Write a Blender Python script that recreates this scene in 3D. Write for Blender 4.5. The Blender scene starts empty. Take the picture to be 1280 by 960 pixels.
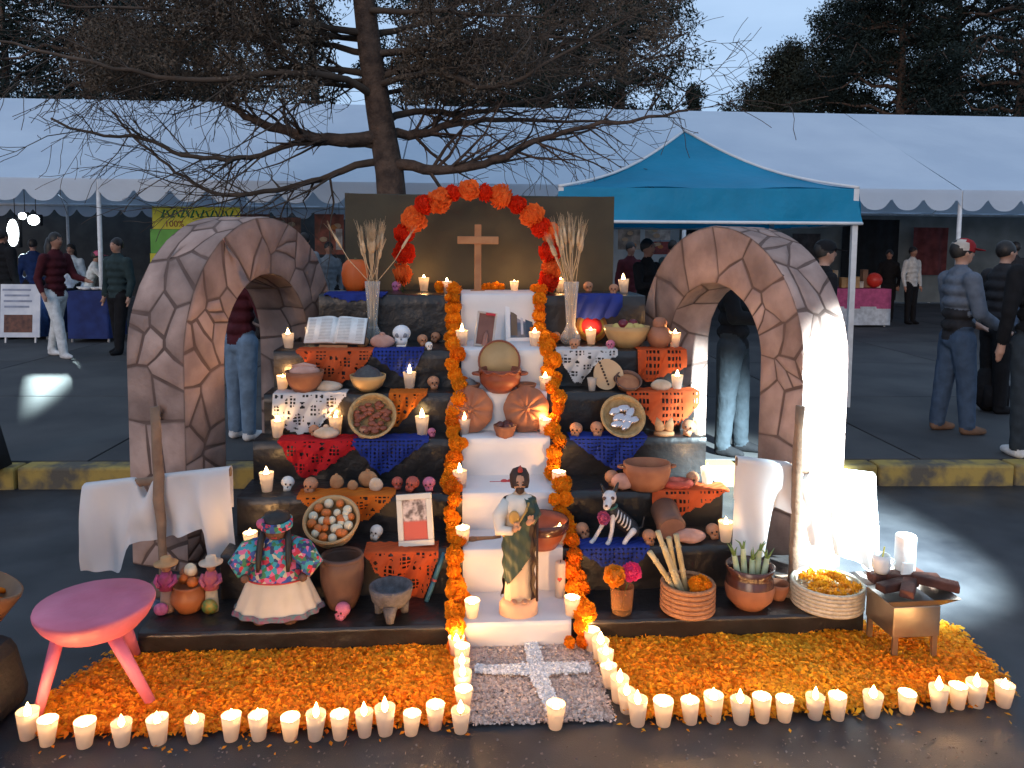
import bpy, bmesh, math, random
import numpy as np
from mathutils import Vector, Matrix, noise
R = math.radians
random.seed(7)
S = bpy.context.scene
COL = S.collection

# ------------------------------------------------------------------ camera
F = 960.0                       # focal length in photograph pixels (1280 wide)
CX, CY = 640.0, 380.0           # principal point: the photograph is a crop
H = 1.70                        # eye height
HORIZ = 305.0
PITCH = math.atan((CY - HORIZ) * -1 / F) * -1
ROLL = R(0.5)
_r = Vector((1, 0, 0)); _f = Vector((0, math.cos(PITCH), -math.sin(PITCH)))
_u = Vector((0, math.sin(PITCH), math.cos(PITCH)))
cam = bpy.data.cameras.new('camera'); camo = bpy.data.objects.new('camera', cam); COL.objects.link(camo)
cx_ = _r * math.cos(ROLL) + _u * math.sin(ROLL)
cy_ = -_r * math.sin(ROLL) + _u * math.cos(ROLL)
m3 = Matrix((cx_, cy_, -_f)).transposed()
camo.matrix_world = Matrix.Translation((0, 0, H)) @ m3.to_4x4()
cam.sensor_width = 36; cam.lens = 36 * F / 1280
cam.shift_x = 0; cam.shift_y = -(480 - CY) / 1280
cam.clip_start = .05; cam.clip_end = 500
S.camera = camo

# ------------------------------------------------------------------ dusk sky
SUN_EL, SUN_AZ = R(3.0), R(200)          # low, behind the viewer
W = bpy.data.worlds.new('World'); S.world = W; W.use_nodes = True
wn = W.node_tree.nodes; wl = W.node_tree.links; wn.clear()
sky = wn.new('ShaderNodeTexSky'); sky.sky_type = 'NISHITA'; sky.sun_disc = False
sky.sun_elevation = SUN_EL; sky.sun_rotation = SUN_AZ; sky.altitude = 2200; sky.air_density = 1.0; sky.dust_density = .6; sky.ozone_density = 3.0
tc = wn.new('ShaderNodeTexCoord'); mp = wn.new('ShaderNodeMapping'); mp.inputs['Scale'].default_value = (1, 1, 3.2)
nz = wn.new('ShaderNodeTexNoise'); nz.inputs['Scale'].default_value = 2.6; nz.inputs['Detail'].default_value = 6; nz.inputs['Roughness'].default_value = .55
rp = wn.new('ShaderNodeValToRGB'); rp.color_ramp.elements[0].position = .38; rp.color_ramp.elements[1].position = .68
mx = wn.new('ShaderNodeMixRGB'); mx.inputs[2].default_value = (2.9, 4.0, 5.6, 1)
mul = wn.new('ShaderNodeMath'); mul.operation = 'MULTIPLY_ADD'; mul.inputs[1].default_value = .22; mul.inputs[2].default_value = .74
bg = wn.new('ShaderNodeBackground'); bg.inputs['Strength'].default_value = .13
wo = wn.new('ShaderNodeOutputWorld')
wl.new(tc.outputs['Generated'], mp.inputs[0]); wl.new(mp.outputs[0], nz.inputs['Vector']); wl.new(nz.outputs[0], rp.inputs[0])
wl.new(rp.outputs[0], mul.inputs[0]); wl.new(mul.outputs[0], mx.inputs[0]); wl.new(sky.outputs[0], mx.inputs[1])
wl.new(mx.outputs[0], bg.inputs['Color']); wl.new(bg.outputs[0], wo.inputs[0])
sl = bpy.data.lights.new('sun', 'SUN'); sl.energy = .65; sl.angle = R(25); sl.color = (1.0, .70, .50)
so = bpy.data.objects.new('sun', sl); COL.objects.link(so)
_sd = Vector((math.sin(SUN_AZ) * math.cos(SUN_EL), math.cos(SUN_AZ) * math.cos(SUN_EL), math.sin(R(10))))
so.rotation_euler = _sd.to_track_quat('Z', 'Y').to_euler(); so.location = (0, -10, 10)
# the stage spotlight whose beam falls on the stone arch and the cross
SPOT = Vector((3.05, 2.15, 2.05)); SPOT_AIM = Vector((1.66, 4.35, .24))
pl = bpy.data.lights.new('stage_spot', 'SPOT'); pl.energy = 8800; pl.spot_size = R(40); pl.spot_blend = .75; pl.shadow_soft_size = .04; pl.color = (.72, .93, 1.0)
po = bpy.data.objects.new('stage_spot', pl); COL.objects.link(po); po.location = SPOT
po.rotation_euler = (SPOT - SPOT_AIM).to_track_quat('Z', 'Y').to_euler()
S.view_settings.view_transform = 'Standard'; S.view_settings.look = 'None'; S.view_settings.exposure = 0.5; S.view_settings.gamma = 1
S.view_settings.use_curve_mapping = False
S.render.engine = 'CYCLES'
S.cycles.use_denoising = True
try: S.cycles.denoiser = 'OPENIMAGEDENOISE'
except Exception: pass
S.cycles.max_bounces = 7; S.cycles.diffuse_bounces = 3; S.cycles.glossy_bounces = 3; S.cycles.transmission_bounces = 6; S.cycles.transparent_max_bounces = 8
S.cycles.sample_clamp_indirect = 4; S.cycles.caustics_reflective = False; S.cycles.caustics_refractive = False
S.cycles.use_light_tree = True

# ------------------------------------------------------------------ pixels -> place
def ray(px, py):
    dx, dy = px - CX, py - CY
    a = dx * math.cos(ROLL) + dy * math.sin(ROLL); b = -dx * math.sin(ROLL) + dy * math.cos(ROLL)
    return _r * (a / F) - _u * (b / F) + _f
CAMP = Vector((0, 0, H))
def onz(px, py, z):
    d = ray(px, py); return CAMP + d * ((z - H) / d.z)
def ony(px, py, Y):
    d = ray(px, py); return CAMP + d * (Y / d.y)
def mpp(P): return (Vector(P) - CAMP).dot(_f) / F
def proj(P):
    d = Vector(P) - CAMP; w = d.dot(_f); a = d.dot(_r) / w * F; b = -d.dot(_u) / w * F
    return CX + a * math.cos(ROLL) - b * math.sin(ROLL), CY + a * math.sin(ROLL) + b * math.cos(ROLL)
PSI = R(4.4)
O = Vector((.035, 3.13, 0)); U = Vector((math.cos(PSI), math.sin(PSI), 0)); V = Vector((-math.sin(PSI), math.cos(PSI), 0))
def alt(u, v, z): return O + U * u + V * v + Vector((0, 0, z))
def inv(P):
    d = Vector(P) - O; return d.dot(U), d.dot(V), d.z
# stair fitted from the front and back edges of the white treads in the photograph
TV = [None, 0.0]; TZ = [None]
_edge = [None, 777, 686, 616, 548, 491, 438, 369]; _back = [None, 740, 662, 595, 539, 483, 427]
for _k in range(1, 8):
    # height of the tread: ray through the front edge at this v (walking up the middle)
    _px = 650 - (_k - 1) * 4.6
    d = ray(_px, _edge[_k]); t = (TV[_k] - (CAMP - O).dot(V)) / d.dot(V); TZ.append((CAMP + d * t).z)
    if _k < 7:
        d = ray(_px, _back[_k]); t = (TZ[_k] - H) / d.z; TV.append((CAMP + d * t - O).dot(V))
TV.append(TV[7] + .42)
print('tiers v', [round(x, 3) for x in TV[1:]], 'z', [round(x, 3) for x in TZ[1:]])
def tp(px, py, k, m0=.035, m1=.03):
    """point on tread k seen at pixel (px, py), kept on the tread"""
    z = TZ[k]; P = onz(px, py, z); v = inv(P)[1]
    vc = min(max(v, TV[k] + m0), TV[k + 1] - m1)
    if abs(vc - v) > 1e-4:
        lo, hi = -3.0, 3.0
        for _ in range(40):
            mid = (lo + hi) / 2
            if proj(alt(mid, vc, z))[0] < px: lo = mid
            else: hi = mid
        P = alt(lo, vc, z)
    return P

# ------------------------------------------------------------------ materials
MATS = {}
def mat(name, c, c2=None, sc=12, rough=.6, bump=0, bsc=80, metal=0, rnd=0, trans=0, spec=.4, contrast=(.35, .65), coat=0, sheen=0, bdist=.01, coord='Object', detail=5):
    if name in MATS: return MATS[name]
    m = bpy.data.materials.new(name); m.use_nodes = True; n = m.node_tree.nodes; l = m.node_tree.links
    b = n['Principled BSDF']; b.inputs['Roughness'].default_value = rough; b.inputs['Metallic'].default_value = metal
    b.inputs['Specular IOR Level'].default_value = spec
    if coat: b.inputs['Coat Weight'].default_value = coat
    t = n.new('ShaderNodeTexCoord')
    src = None
    if c2 is None: c2 = tuple(x * .72 for x in c)
    z = n.new('ShaderNodeTexNoise'); z.inputs['Scale'].default_value = sc; z.inputs['Detail'].default_value = detail
    l.new(t.outputs[coord], z.inputs['Vector'])
    rr = n.new('ShaderNodeValToRGB'); e = rr.color_ramp.elements
    e[0].position, e[1].position = contrast; e[0].color = (*c2, 1); e[1].color = (*c, 1)
    l.new(z.outputs[0], rr.inputs[0]); src = rr.outputs[0]
    if rnd:
        oi = n.new('ShaderNodeObjectInfo'); hs = n.new('ShaderNodeHueSaturation'); mr = n.new('ShaderNodeMapRange')
        mr.inputs[3].default_value = 1 - rnd; mr.inputs[4].default_value = 1 + rnd
        l.new(oi.outputs['Random'], mr.inputs[0]); l.new(mr.outputs[0], hs.inputs['Value']); l.new(src, hs.inputs['Color']); src = hs.outputs[0]
    l.new(src, b.inputs['Base Color'])
    if bump:
        z2 = n.new('ShaderNodeTexNoise'); z2.inputs['Scale'].default_value = bsc; z2.inputs['Detail'].default_value = 6
        l.new(t.outputs[coord], z2.inputs['Vector'])
        bp = n.new('ShaderNodeBump'); bp.inputs['Strength'].default_value = bump; bp.inputs['Distance'].default_value = bdist
        l.new(z2.outputs[0], bp.inputs['Height']); l.new(bp.outputs[0], b.inputs['Normal'])
    if trans:
        tr = n.new('ShaderNodeBsdfTranslucent'); ms = n.new('ShaderNodeMixShader'); ms.inputs[0].default_value = trans
        l.new(src, tr.inputs['Color']); l.new(b.outputs[0], ms.inputs[1]); l.new(tr.outputs[0], ms.inputs[2]); l.new(ms.outputs[0], n['Material Output'].inputs[0])
    MATS[name] = m; return m
def emat(name, c, s, sample=True):
    if name in MATS: return MATS[name]
    m = bpy.data.materials.new(name); m.use_nodes = True; n = m.node_tree.nodes; l = m.node_tree.links
    n.remove(n['Principled BSDF']); e = n.new('ShaderNodeEmission'); e.inputs[0].default_value = (*c, 1); e.inputs[1].default_value = s
    l.new(e.outputs[0], n['Material Output'].inputs[0])
    if not sample:
        try: m.cycles.emission_sampling = 'NONE'
        except Exception: pass
    MATS[name] = m; return m
def vmat(name, rough=.7, trans=.25, bump=0):
    """colour from the mesh colour attribute 'Col'"""
    if name in MATS: return MATS[name]
    m = mat(name, (1, 1, 1), rough=rough, trans=trans); n = m.node_tree.nodes; l = m.node_tree.links
    a = n.new('ShaderNodeVertexColor'); a.layer_name = 'Col'
    l.new(a.outputs[0], n['Principled BSDF'].inputs['Base Color'])
    for x in n:
        if x.type == 'BSDF_TRANSLUCENT': l.new(a.outputs[0], x.inputs[0])
    return m
def glassmat(name, c=(.9, .95, .93), rough=.05, clear=.90):
    """thin blown glass: mostly clear, with a tint and a sharp sheen"""
    if name in MATS: return MATS[name]
    m = mat(name, c, c, rough=rough, spec=.7); n = m.node_tree.nodes; l = m.node_tree.links
    t = n.new('ShaderNodeBsdfTransparent'); t.inputs[0].default_value = (*[.5 + .5 * x for x in c], 1); ms = n.new('ShaderNodeMixShader'); lw = n.new('ShaderNodeLayerWeight'); lw.inputs[0].default_value = .35
    mr = n.new('ShaderNodeMapRange'); mr.inputs[3].default_value = 1 - clear; mr.inputs[4].default_value = .55; l.new(lw.outputs['Facing'], mr.inputs[0]); l.new(mr.outputs[0], ms.inputs[0])
    l.new(t.outputs[0], ms.inputs[1]); l.new(n['Principled BSDF'].outputs[0], ms.inputs[2]); l.new(ms.outputs[0], n['Material Output'].inputs[0]); return m

# ------------------------------------------------------------------ mesh builder
class MB:
    def __init__(s): s.v = []; s.f = []; s.m = []
    def add(s, vs, fs, mi=0, M=None):
        o = len(s.v)
        for p in vs:
            p = Vector(p); s.v.append(M @ p if M else p)
        for f in fs: s.f.append([i + o for i in f]); s.m.append(mi)
        return s
    def box(s, c, d, mi=0, M=None, taper=1.0):
        x, y, z = (q / 2 for q in d); cx, cy, cz = c; t = taper
        vs = [(cx - x, cy - y, cz - z), (cx + x, cy - y, cz - z), (cx + x, cy + y, cz - z), (cx - x, cy + y, cz - z),
              (cx - x * t, cy - y * t, cz + z), (cx + x * t, cy - y * t, cz + z), (cx + x * t, cy + y * t, cz + z), (cx - x * t, cy + y * t, cz + z)]
        return s.add(vs, [(0, 3, 2, 1), (4, 5, 6, 7), (0, 1, 5, 4), (1, 2, 6, 5), (2, 3, 7, 6), (3, 0, 4, 7)], mi, M)
    def lathe(s, prof, n=24, mi=0, M=None, sx=1, sy=1, fn=None, mis=None):
        o = len(s.v); rings = []
        for j, (r, z) in enumerate(prof):
            if r < 1e-6:
                p = Vector((0, 0, z)); s.v.append(M @ p if M else p); rings.append([len(s.v) - 1])
            else:
                ring = []
                for i in range(n):
                    a = 2 * math.pi * i / n; q = r * (fn(a, z, j) if fn else 1)
                    p = Vector((math.cos(a) * q * sx, math.sin(a) * q * sy, z)); s.v.append(M @ p if M else p); ring.append(len(s.v) - 1)
                rings.append(ring)
        for j in range(len(rings) - 1):
            a, b = rings[j], rings[j + 1]; q = mis[j] if mis else mi
            for i in range(n):
                k = (i + 1) % n
                if len(a) == 1 and len(b) == 1: continue
                if len(a) == 1: s.f.append([a[0], b[k], b[i]])
                elif len(b) == 1: s.f.append([a[i], a[k], b[0]])
                else: s.f.append([a[i], a[k], b[k], b[i]])
                s.m.append(q)
        return s
    def tube(s, pts, rad, n=8, mi=0, cap=True, M=None, flat=1.0):
        pts = [Vector(p) for p in pts]
        if not isinstance(rad, (list, tuple)): rad = [rad] * len(pts)
        rings = []; up = None
        for i, p in enumerate(pts):
            t = (pts[min(i + 1, len(pts) - 1)] - pts[max(i - 1, 0)])
            if t.length < 1e-9: t = Vector((0, 0, 1))
            t.normalize()
            if up is None:
                up = Vector((0, 0, 1)) if abs(t.z) < .9 else Vector((0, 1, 0))
            x = up.cross(t)
            if x.length < 1e-6: x = Vector((1, 0, 0)).cross(t)
            x.normalize(); y = t.cross(x); up = y
            ring = []
            for k in range(n):
                a = 2 * math.pi * k / n
                q = p + x * math.cos(a) * rad[i] + y * math.sin(a) * rad[i] * flat
                s.v.append(M @ q if M else q); ring.append(len(s.v) - 1)
            rings.append(ring)
        for a, b in zip(rings, rings[1:]):
            for k in range(n):
                s.f.append([a[k], a[(k + 1) % n], b[(k + 1) % n], b[k]]); s.m.append(mi)
        if cap:
            s.f.append(rings[0][::-1]); s.m.append(mi); s.f.append(rings[-1]); s.m.append(mi)
        return s
    def ball(s, c, r, n=14, k=9, mi=0, M=None, fn=None):
        if not isinstance(r, (list, tuple)): r = (r, r, r)
        prof = [(math.sin(math.pi * j / k), -math.cos(math.pi * j / k)) for j in range(k + 1)]
        T = Matrix.Translation(c) @ Matrix.Diagonal((*r, 1)); T = (M @ T) if M else T
        prof[0] = (0, -1); prof[-1] = (0, 1)
        return s.lathe(prof, n, mi, T, fn=fn)
    def build(s, name, mats, parent=None, smooth=True, loc=None, rotz=0, bevel=0, noise_amt=0, noise_sc=8, M=None, seed=0):
        me = bpy.data.meshes.new(name)
        vs = s.v
        if noise_amt:
            vs = [Vector(p) + noise.noise_vector((Vector(p) + Vector((seed, seed * 1.7, 0))) * noise_sc) * noise_amt for p in vs]
        me.from_pydata([tuple(p) for p in vs], [], s.f)
        if not isinstance(mats, (list, tuple)): mats = [mats]
        for q in mats: me.materials.append(q)
        me.polygons.foreach_set('material_index', s.m)
        if bevel:
            bm = bmesh.new(); bm.from_mesh(me)
            bmesh.ops.remove_doubles(bm, verts=bm.verts, dist=1e-5)
            ed = [e for e in bm.edges if len(e.link_faces) == 2 and e.calc_face_angle(0) > .5]
            bmesh.ops.bevel(bm, geom=ed, offset=bevel, segments=2, affect='EDGES', profile=.5)
            bm.to_mesh(me); bm.free()
        me.polygons.foreach_set('use_smooth', [smooth] * len(me.polygons)); me.update()
        o = bpy.data.objects.new(name, me); COL.objects.link(o)
        if parent: o.parent = parent
        if M is not None: o.matrix_local = M
        if loc is not None: o.location = loc
        if rotz: o.rotation_euler.z = rotz
        return o
def tag(o, label=None, cat=None, group=None, kind=None):
    if label: o['label'] = label
    if cat: o['category'] = cat
    if group: o['group'] = group
    if kind: o['kind'] = kind
    return o
def root(name, loc, label, cat, group=None, rotz=PSI, tilt=None):
    o = bpy.data.objects.new(name, None); COL.objects.link(o); o.empty_display_size = .05
    o.location = loc; o.rotation_euler = tilt if tilt else (0, 0, rotz)
    return tag(o, label, cat, group)
def copy_tree(o, parent=None):
    c = o.copy(); COL.objects.link(c); c.parent = parent
    for ch in list(o.children):
        k = copy_tree(ch, c); k.matrix_parent_inverse = ch.matrix_parent_inverse
    return c
def rx(a): return Matrix.Rotation(a, 4, 'X')
def ry(a): return Matrix.Rotation(a, 4, 'Y')
def rz(a): return Matrix.Rotation(a, 4, 'Z')
def tr(x, y, z): return Matrix.Translation((x, y, z))
def npmesh(name, co, faces_n, mats, parent=None, cols=None, mi=None, smooth=False):
    """co: (N*faces_n,3) array, consecutive runs of faces_n vertices form a face"""
    nf = len(co) // faces_n; me = bpy.data.meshes.new(name)
    me.vertices.add(len(co)); me.vertices.foreach_set('co', np.asarray(co, dtype=np.float32).ravel())
    me.loops.add(len(co)); me.loops.foreach_set('vertex_index', np.arange(len(co), dtype=np.int32))
    me.polygons.add(nf); me.polygons.foreach_set('loop_start', np.arange(0, len(co), faces_n, dtype=np.int32))
    try: me.polygons.foreach_set('loop_total', np.full(nf, faces_n, dtype=np.int32))
    except Exception: pass
    if not isinstance(mats, (list, tuple)): mats = [mats]
    for q in mats: me.materials.append(q)
    if mi is not None: me.polygons.foreach_set('material_index', np.asarray(mi, dtype=np.int32))
    me.polygons.foreach_set('use_smooth', np.full(nf, smooth))
    if cols is not None:
        a = me.color_attributes.new('Col', 'FLOAT_COLOR', 'POINT')
        c4 = np.ones((len(co), 4), dtype=np.float32); c4[:, :3] = np.repeat(cols, faces_n, axis=0); a.data.foreach_set('color', c4.ravel())
    me.update(calc_edges=True); me.validate()
    o = bpy.data.objects.new(name, me); COL.objects.link(o)
    if parent: o.parent = parent
    return o
# =================================================================== the setting
M_asph = mat('asphalt', (.036, .037, .042), (.016, .017, .021), sc=3.4, rough=.62, bump=.5, bsc=260, spec=.5, bdist=.004)
_n = M_asph.node_tree.nodes; _l = M_asph.node_tree.links
_z = _n.new('ShaderNodeTexNoise'); _z.inputs['Scale'].default_value = 1.3; _z.inputs['Detail'].default_value = 7
_t = [x for x in _n if x.type == 'TEX_COORD'][0]; _l.new(_t.outputs['Object'], _z.inputs['Vector'])
_mr = _n.new('ShaderNodeMapRange'); _mr.inputs[1].default_value = .35; _mr.inputs[2].default_value = .65; _mr.inputs[3].default_value = .36; _mr.inputs[4].default_value = .72
_l.new(_z.outputs[0], _mr.inputs[0]); _l.new(_mr.outputs[0], _n['Principled BSDF'].inputs['Roughness'])
M_conc = mat('pavement concrete', (.068, .066, .066), (.034, .034, .037), sc=1.1, rough=.8, bump=.35, bsc=120, rnd=.07, detail=8, bdist=.004)
M_yel = mat('worn yellow kerb paint', (.33, .23, .06), (.085, .075, .06), sc=6, rough=.85, bump=.6, bsc=70, rnd=.2, contrast=(.42, .62), detail=12, bdist=.004)
g = MB(); g.add([(-200, -60, 0), (200, -60, 0), (200, 300, 0), (-200, 300, 0)], [(0, 1, 2, 3)]); tag(g.build('road', M_asph, smooth=False), kind='structure')
KL = onz(20, 612, 0); KR = onz(1270, 607, 0); KD = (KR - KL).normalized(); KN = Vector((-KD.y, KD.x, 0)); KA = math.atan2(KD.y, KD.x)
K0 = KL - KD * 12
PAVE = .15
sw = MB(); a, b = K0 + KN * .17, K0 + KD * 34 + KN * .17; c, d = b + KN * 70, a + KN * 70
sw.add([(a.x, a.y, PAVE - .012), (b.x, b.y, PAVE - .012), (c.x, c.y, PAVE - .012), (d.x, d.y, PAVE - .012)], [(0, 1, 2, 3)])
pav = sw.build('pavement', M_conc, smooth=False); tag(pav, kind='structure')
SLX, SLY = 3.0, 2.3
sm = MB(); sm.box((0, 0, 0), (SLX - .016, SLY - .016, .02)); s0 = sm.build('slab', M_conc, pav, smooth=False, bevel=.006)
for i in range(9):
    for j in range(6):
        o = s0 if (i == 0 and j == 0) else s0.copy()
        if o is not s0: COL.objects.link(o)
        p = K0 + KD * (3.4 + SLX * (i + .5)) + KN * (.172 + SLY * (j + .5)); o.location = (p.x, p.y, PAVE - .01); o.rotation_euler.z = KA
kerb = bpy.data.objects.new('kerb', None); COL.objects.link(kerb); tag(kerb, kind='structure')
km = MB(); km.box((0, 0, 0), (.985, .17, PAVE + .03)); k0 = km.build('kerb_stone', M_yel, kerb, smooth=False, bevel=.018)
for i in range(34):
    o = k0 if i == 0 else k0.copy()
    if i: COL.objects.link(o)
    p = K0 + KD * (i + .5) + KN * (.083 + random.uniform(-.006, .006)); o.location = (p.x, p.y, (PAVE + .03) / 2 - .03 + random.uniform(-.003, .004)); o.rotation_euler.z = KA + random.uniform(-.006, .006)

# ------------------------------------------------------------------- long white marquee
M_tent = mat('white tent vinyl', (.60, .69, .79), (.53, .62, .73), sc=.8, rough=.5, trans=.22, bump=.45, bsc=2.2, bdist=.06)
M_pole = mat('white painted pole', (.72, .73, .73), (.6, .6, .6), rough=.4)
T0 = onz(128, 422, PAVE); TYAW = R(3.2)
zb = ony(128, 249, T0.y).z; zt = ony(128, 224, T0.y).z; HALF = 4.2; zr = ony(128, 126, T0.y + HALF).z
BAY = 4.7
tent = root('marquee_tent', T0, 'long white marquee with scalloped valance behind the altar', 'tent', rotz=TYAW)
print('tent', T0, zb, zt, zr)
h0 = PAVE
def tz(z): return z - h0
def sag_panel(x0, x1, y0, z0, y1, z1, nx=14, ny=12):
    m = MB(); vs = []; fs = []
    for j in range(ny + 1):
        for i in range(nx + 1):
            a, b = i / nx, j / ny
            sg = .10 * math.sin(math.pi * a) ** .8 * math.sin(math.pi * min(1, b * 1.05)) + .03 * math.sin(a * 9 + b * 3) * b * (1 - b)
            vs.append((x0 + (x1 - x0) * a, y0 + (y1 - y0) * b, z0 + (z1 - z0) * b - sg))
    for j in range(ny):
        for i in range(nx):
            q = j * (nx + 1) + i; fs.append((q, q + 1, q + nx + 2, q + nx + 1))
    return m.add(vs, fs)
def valance(x0, x1, y, zt_, zb_, pitch=.56, th=.004):
    n = int((x1 - x0) / .035); m = MB(); vs = []; fs = []
    for i in range(n + 1):
        x = x0 + (x1 - x0) * i / n
        notch = (1 - abs(math.sin(math.pi * x / pitch))) ** 1.6 * .17
        yy = y + .012 * math.sin(x * 5.3)
        zbx = zb_ + notch - .03 * abs(math.sin(math.pi * x / pitch))
        for q in (zt_, (zt_ + zbx) / 2, zbx): vs.append((x, yy, q))
    for i in range(n):
        for q in range(2): fs.append((3 * i + q, 3 * i + q + 1, 3 * i + q + 4, 3 * i + q + 3))
    return m.add(vs, fs)
for i in range(-2, 6):
    x0, x1 = i * BAY + .012, (i + 1) * BAY - .012
    sag_panel(x0, x1, 0, tz(zt), HALF, tz(zr)).build('roof_panel', M_tent, tent)
    sag_panel(x0, x1, 2 * HALF, tz(zt), HALF + .01, tz(zr)).build('roof_panel', M_tent, tent)
    valance(x0, x1, -.012, tz(zt) + .01, tz(zb)).build('valance', M_tent, tent)
    valance(x0, x1, 2 * HALF + .012, tz(zt) + .01, tz(zb)).build('valance', M_tent, tent)
for i in range(-2, 7):
    for y in (.03, 2 * HALF - .03):
        m = MB(); m.tube([(i * BAY, y, 0), (i * BAY, y, tz(zt))], .035, 10); m.build('pole', M_pole, tent)
m = MB(); m.tube([(-2 * BAY, .03, tz(zt) - .05), (6 * BAY, .03, tz(zt) - .05)], .028, 8); m.tube([(-2 * BAY, HALF, tz(zr) - .06), (6 * BAY, HALF, tz(zr) - .06)], .03, 8)
m.tube([(-2 * BAY, 2 * HALF - .03, tz(zt) - .05), (6 * BAY, 2 * HALF - .03, tz(zt) - .05)], .028, 8); m.build('ridge_rail', M_pole, tent)
M_wall = mat('grey tent side wall', (.24, .26, .25), (.15, .165, .16), sc=1.5, rough=.7, trans=.15)
def tloc(x, y, z=0):
    return T0 + Vector((math.cos(TYAW) * x - math.sin(TYAW) * y, math.sin(TYAW) * x + math.cos(TYAW) * y, z))
def hang(name, x0, x1, y, z0, z1, m_, fold=.03, freq=9, label=None, cat=None, n=40, yaw=TYAW):
    mb = MB(); vs = []; fs = []; ny = 6
    for j in range(ny + 1):
        for i in range(n + 1):
            a, b = i / n, j / ny; x = x0 + (x1 - x0) * a
            vs.append((x - (x0 + x1) / 2, fold * math.sin(freq * x + b * .6) * (.4 + .6 * (1 - b)) + fold * .5 * math.sin(2.3 * freq * x), z0 + (z1 - z0) * b + .0 * a))
    for j in range(ny):
        for i in range(n):
            q = j * (n + 1) + i; fs.append((q, q + 1, q + n + 2, q + n + 1))
    mb.add(vs, fs); p = tloc((x0 + x1) / 2, y); o = mb.build(name, m_, loc=(p.x, p.y, PAVE), rotz=yaw)
    return tag(o, label, cat)
hang('side_wall', 10.9, 26.0, 2 * HALF - .12, .02, 2.42, M_wall, label='grey cloth side wall hanging at the back of the marquee', cat='cloth wall')
hang('white_curtain', 9.0, 10.75, 5.2, .5, 2.2, mat('pale curtain', (.55, .62, .64), (.42, .48, .5), sc=2, trans=.2), fold=.07, freq=6, label='pale draped curtain hanging behind the pink table', cat='curtain')
hang('dark_tarp', -9.0, 4.0, 2 * HALF + .9, .0, 2.5, mat('dark tarp', (.026, .030, .034), (.045, .05, .052), sc=3, rough=.8), label='dark tarpaulin closing the back of the marquee behind the yellow banner', cat='tarpaulin')
hang('dark_tarp', 4.1, 10.8, 2 * HALF + .9, .0, 2.5, mat('brown tarp', (.075, .042, .036), (.04, .026, .024), sc=3, rough=.8), label='brown tarpaulin behind the red stall posters', cat='tarpaulin')

# ------------------------------------------------------------------- blue pop-up canopy
M_blue = mat('teal blue canopy cloth', (.006, .30, .52), (.005, .25, .44), sc=2, rough=.6, trans=.25, bump=.6, bsc=5, bdist=.04)
M_trim = mat('white canopy trim', (.75, .76, .77), (.68, .7, .7), rough=.5)
cR = ony(1072, 277, 7.35); cL = ony(698, 279, 7.5)
cw = (cR - cL).length; cyaw = math.atan2(cR.y - cL.y, cR.x - cL.x)
zv = (cR.z + cL.z) / 2; zc_ = ony(1072, 236, 7.35).z; zap = ony(848, 164, 7.4 + cw / 2).z
canopy = root('pop_up_canopy', ((cL.x + cR.x) / 2, (cL.y + cR.y) / 2, PAVE), 'teal blue pop-up canopy with white edging and white legs', 'canopy', rotz=cyaw)
print('canopy w', cw, 'z', zv, zc_, zap)
hw = cw / 2; apx = ony(848, 164, 7.4 + cw / 2).x - (cL.x + cR.x) / 2
dz = -PAVE
def can_face(A, B, C_, n=14, name='canopy_panel'):
    m = MB(); vs = []; fs = []; idx = {}
    A, B, C_ = Vector(A), Vector(B), Vector(C_)
    for j in range(n + 1):
        b = j / n
        for i in range(n + 1):
            a = i / n; p = A.lerp(B, a).lerp(C_, b)
            p.z -= .12 * math.sin(math.pi * b) * (1 - .12 * math.sin(a * math.pi)) + .015 * math.sin(a * 14 + b * 5) * (1 - b)
            idx[i, j] = len(vs); vs.append(p)
    for j in range(n):
        for i in range(n): fs.append((idx[i, j], idx[i + 1, j], idx[i + 1, j + 1], idx[i, j + 1]))
    return m.add(vs, fs).build(name, M_blue, canopy)
ap = (apx, hw, zap + dz); q = [(-hw, 0, zc_ + dz), (hw, 0, zc_ + dz), (hw, cw, zc_ + dz), (-hw, cw, zc_ + dz)]
for i in range(4):
    A, B = q[i], q[(i + 1) % 4]; can_face(A, B, ap)
    va = MB(); vs = []; fs = []; n = 30
    for k in range(n + 1):
        p = Vector(A).lerp(Vector(B), k / n); d2 = Vector((p.x - 0, p.y - hw, 0)).normalized() * .03
        for t in range(5): vs.append(p + d2 * (1 + .7 * math.sin(k * .55 + t * .9)) * (t / 4) - Vector((0, 0, (zc_ - zv) * t / 4)))
    for k in range(n):
        for t in range(4): fs.append((5 * k + t, 5 * k + t + 1, 5 * k + t + 6, 5 * k + t + 5))
    va.add(vs, fs).build('valance', M_blue, canopy)
    tm = MB(); tm.tube([Vector(A).lerp(Vector(B), k / 12) - Vector((0, 0, zc_ - zv)) + Vector((Vector(A).lerp(Vector(B), k / 12).x, Vector(A).lerp(Vector(B), k / 12).y - hw, 0)).normalized() * .04 for k in range(13)], .017, 6); tm.build('edging', M_trim, canopy)
    rd = MB(); A_ = Vector(A); pts = [A_.lerp(Vector(ap), k / 10) - Vector((0, 0, .12 * math.sin(math.pi * k / 10) - .012)) for k in range(11)]; rd.tube(pts, .016, 6); rd.build('edging', M_trim, canopy)
    lg = MB(); lg.box((A[0] * .985, hw + (A[1] - hw) * .985, (zc_ + dz) / 2), (.05, .05, zc_ + dz)); lg.build('leg', M_pole, canopy, smooth=False)

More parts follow.
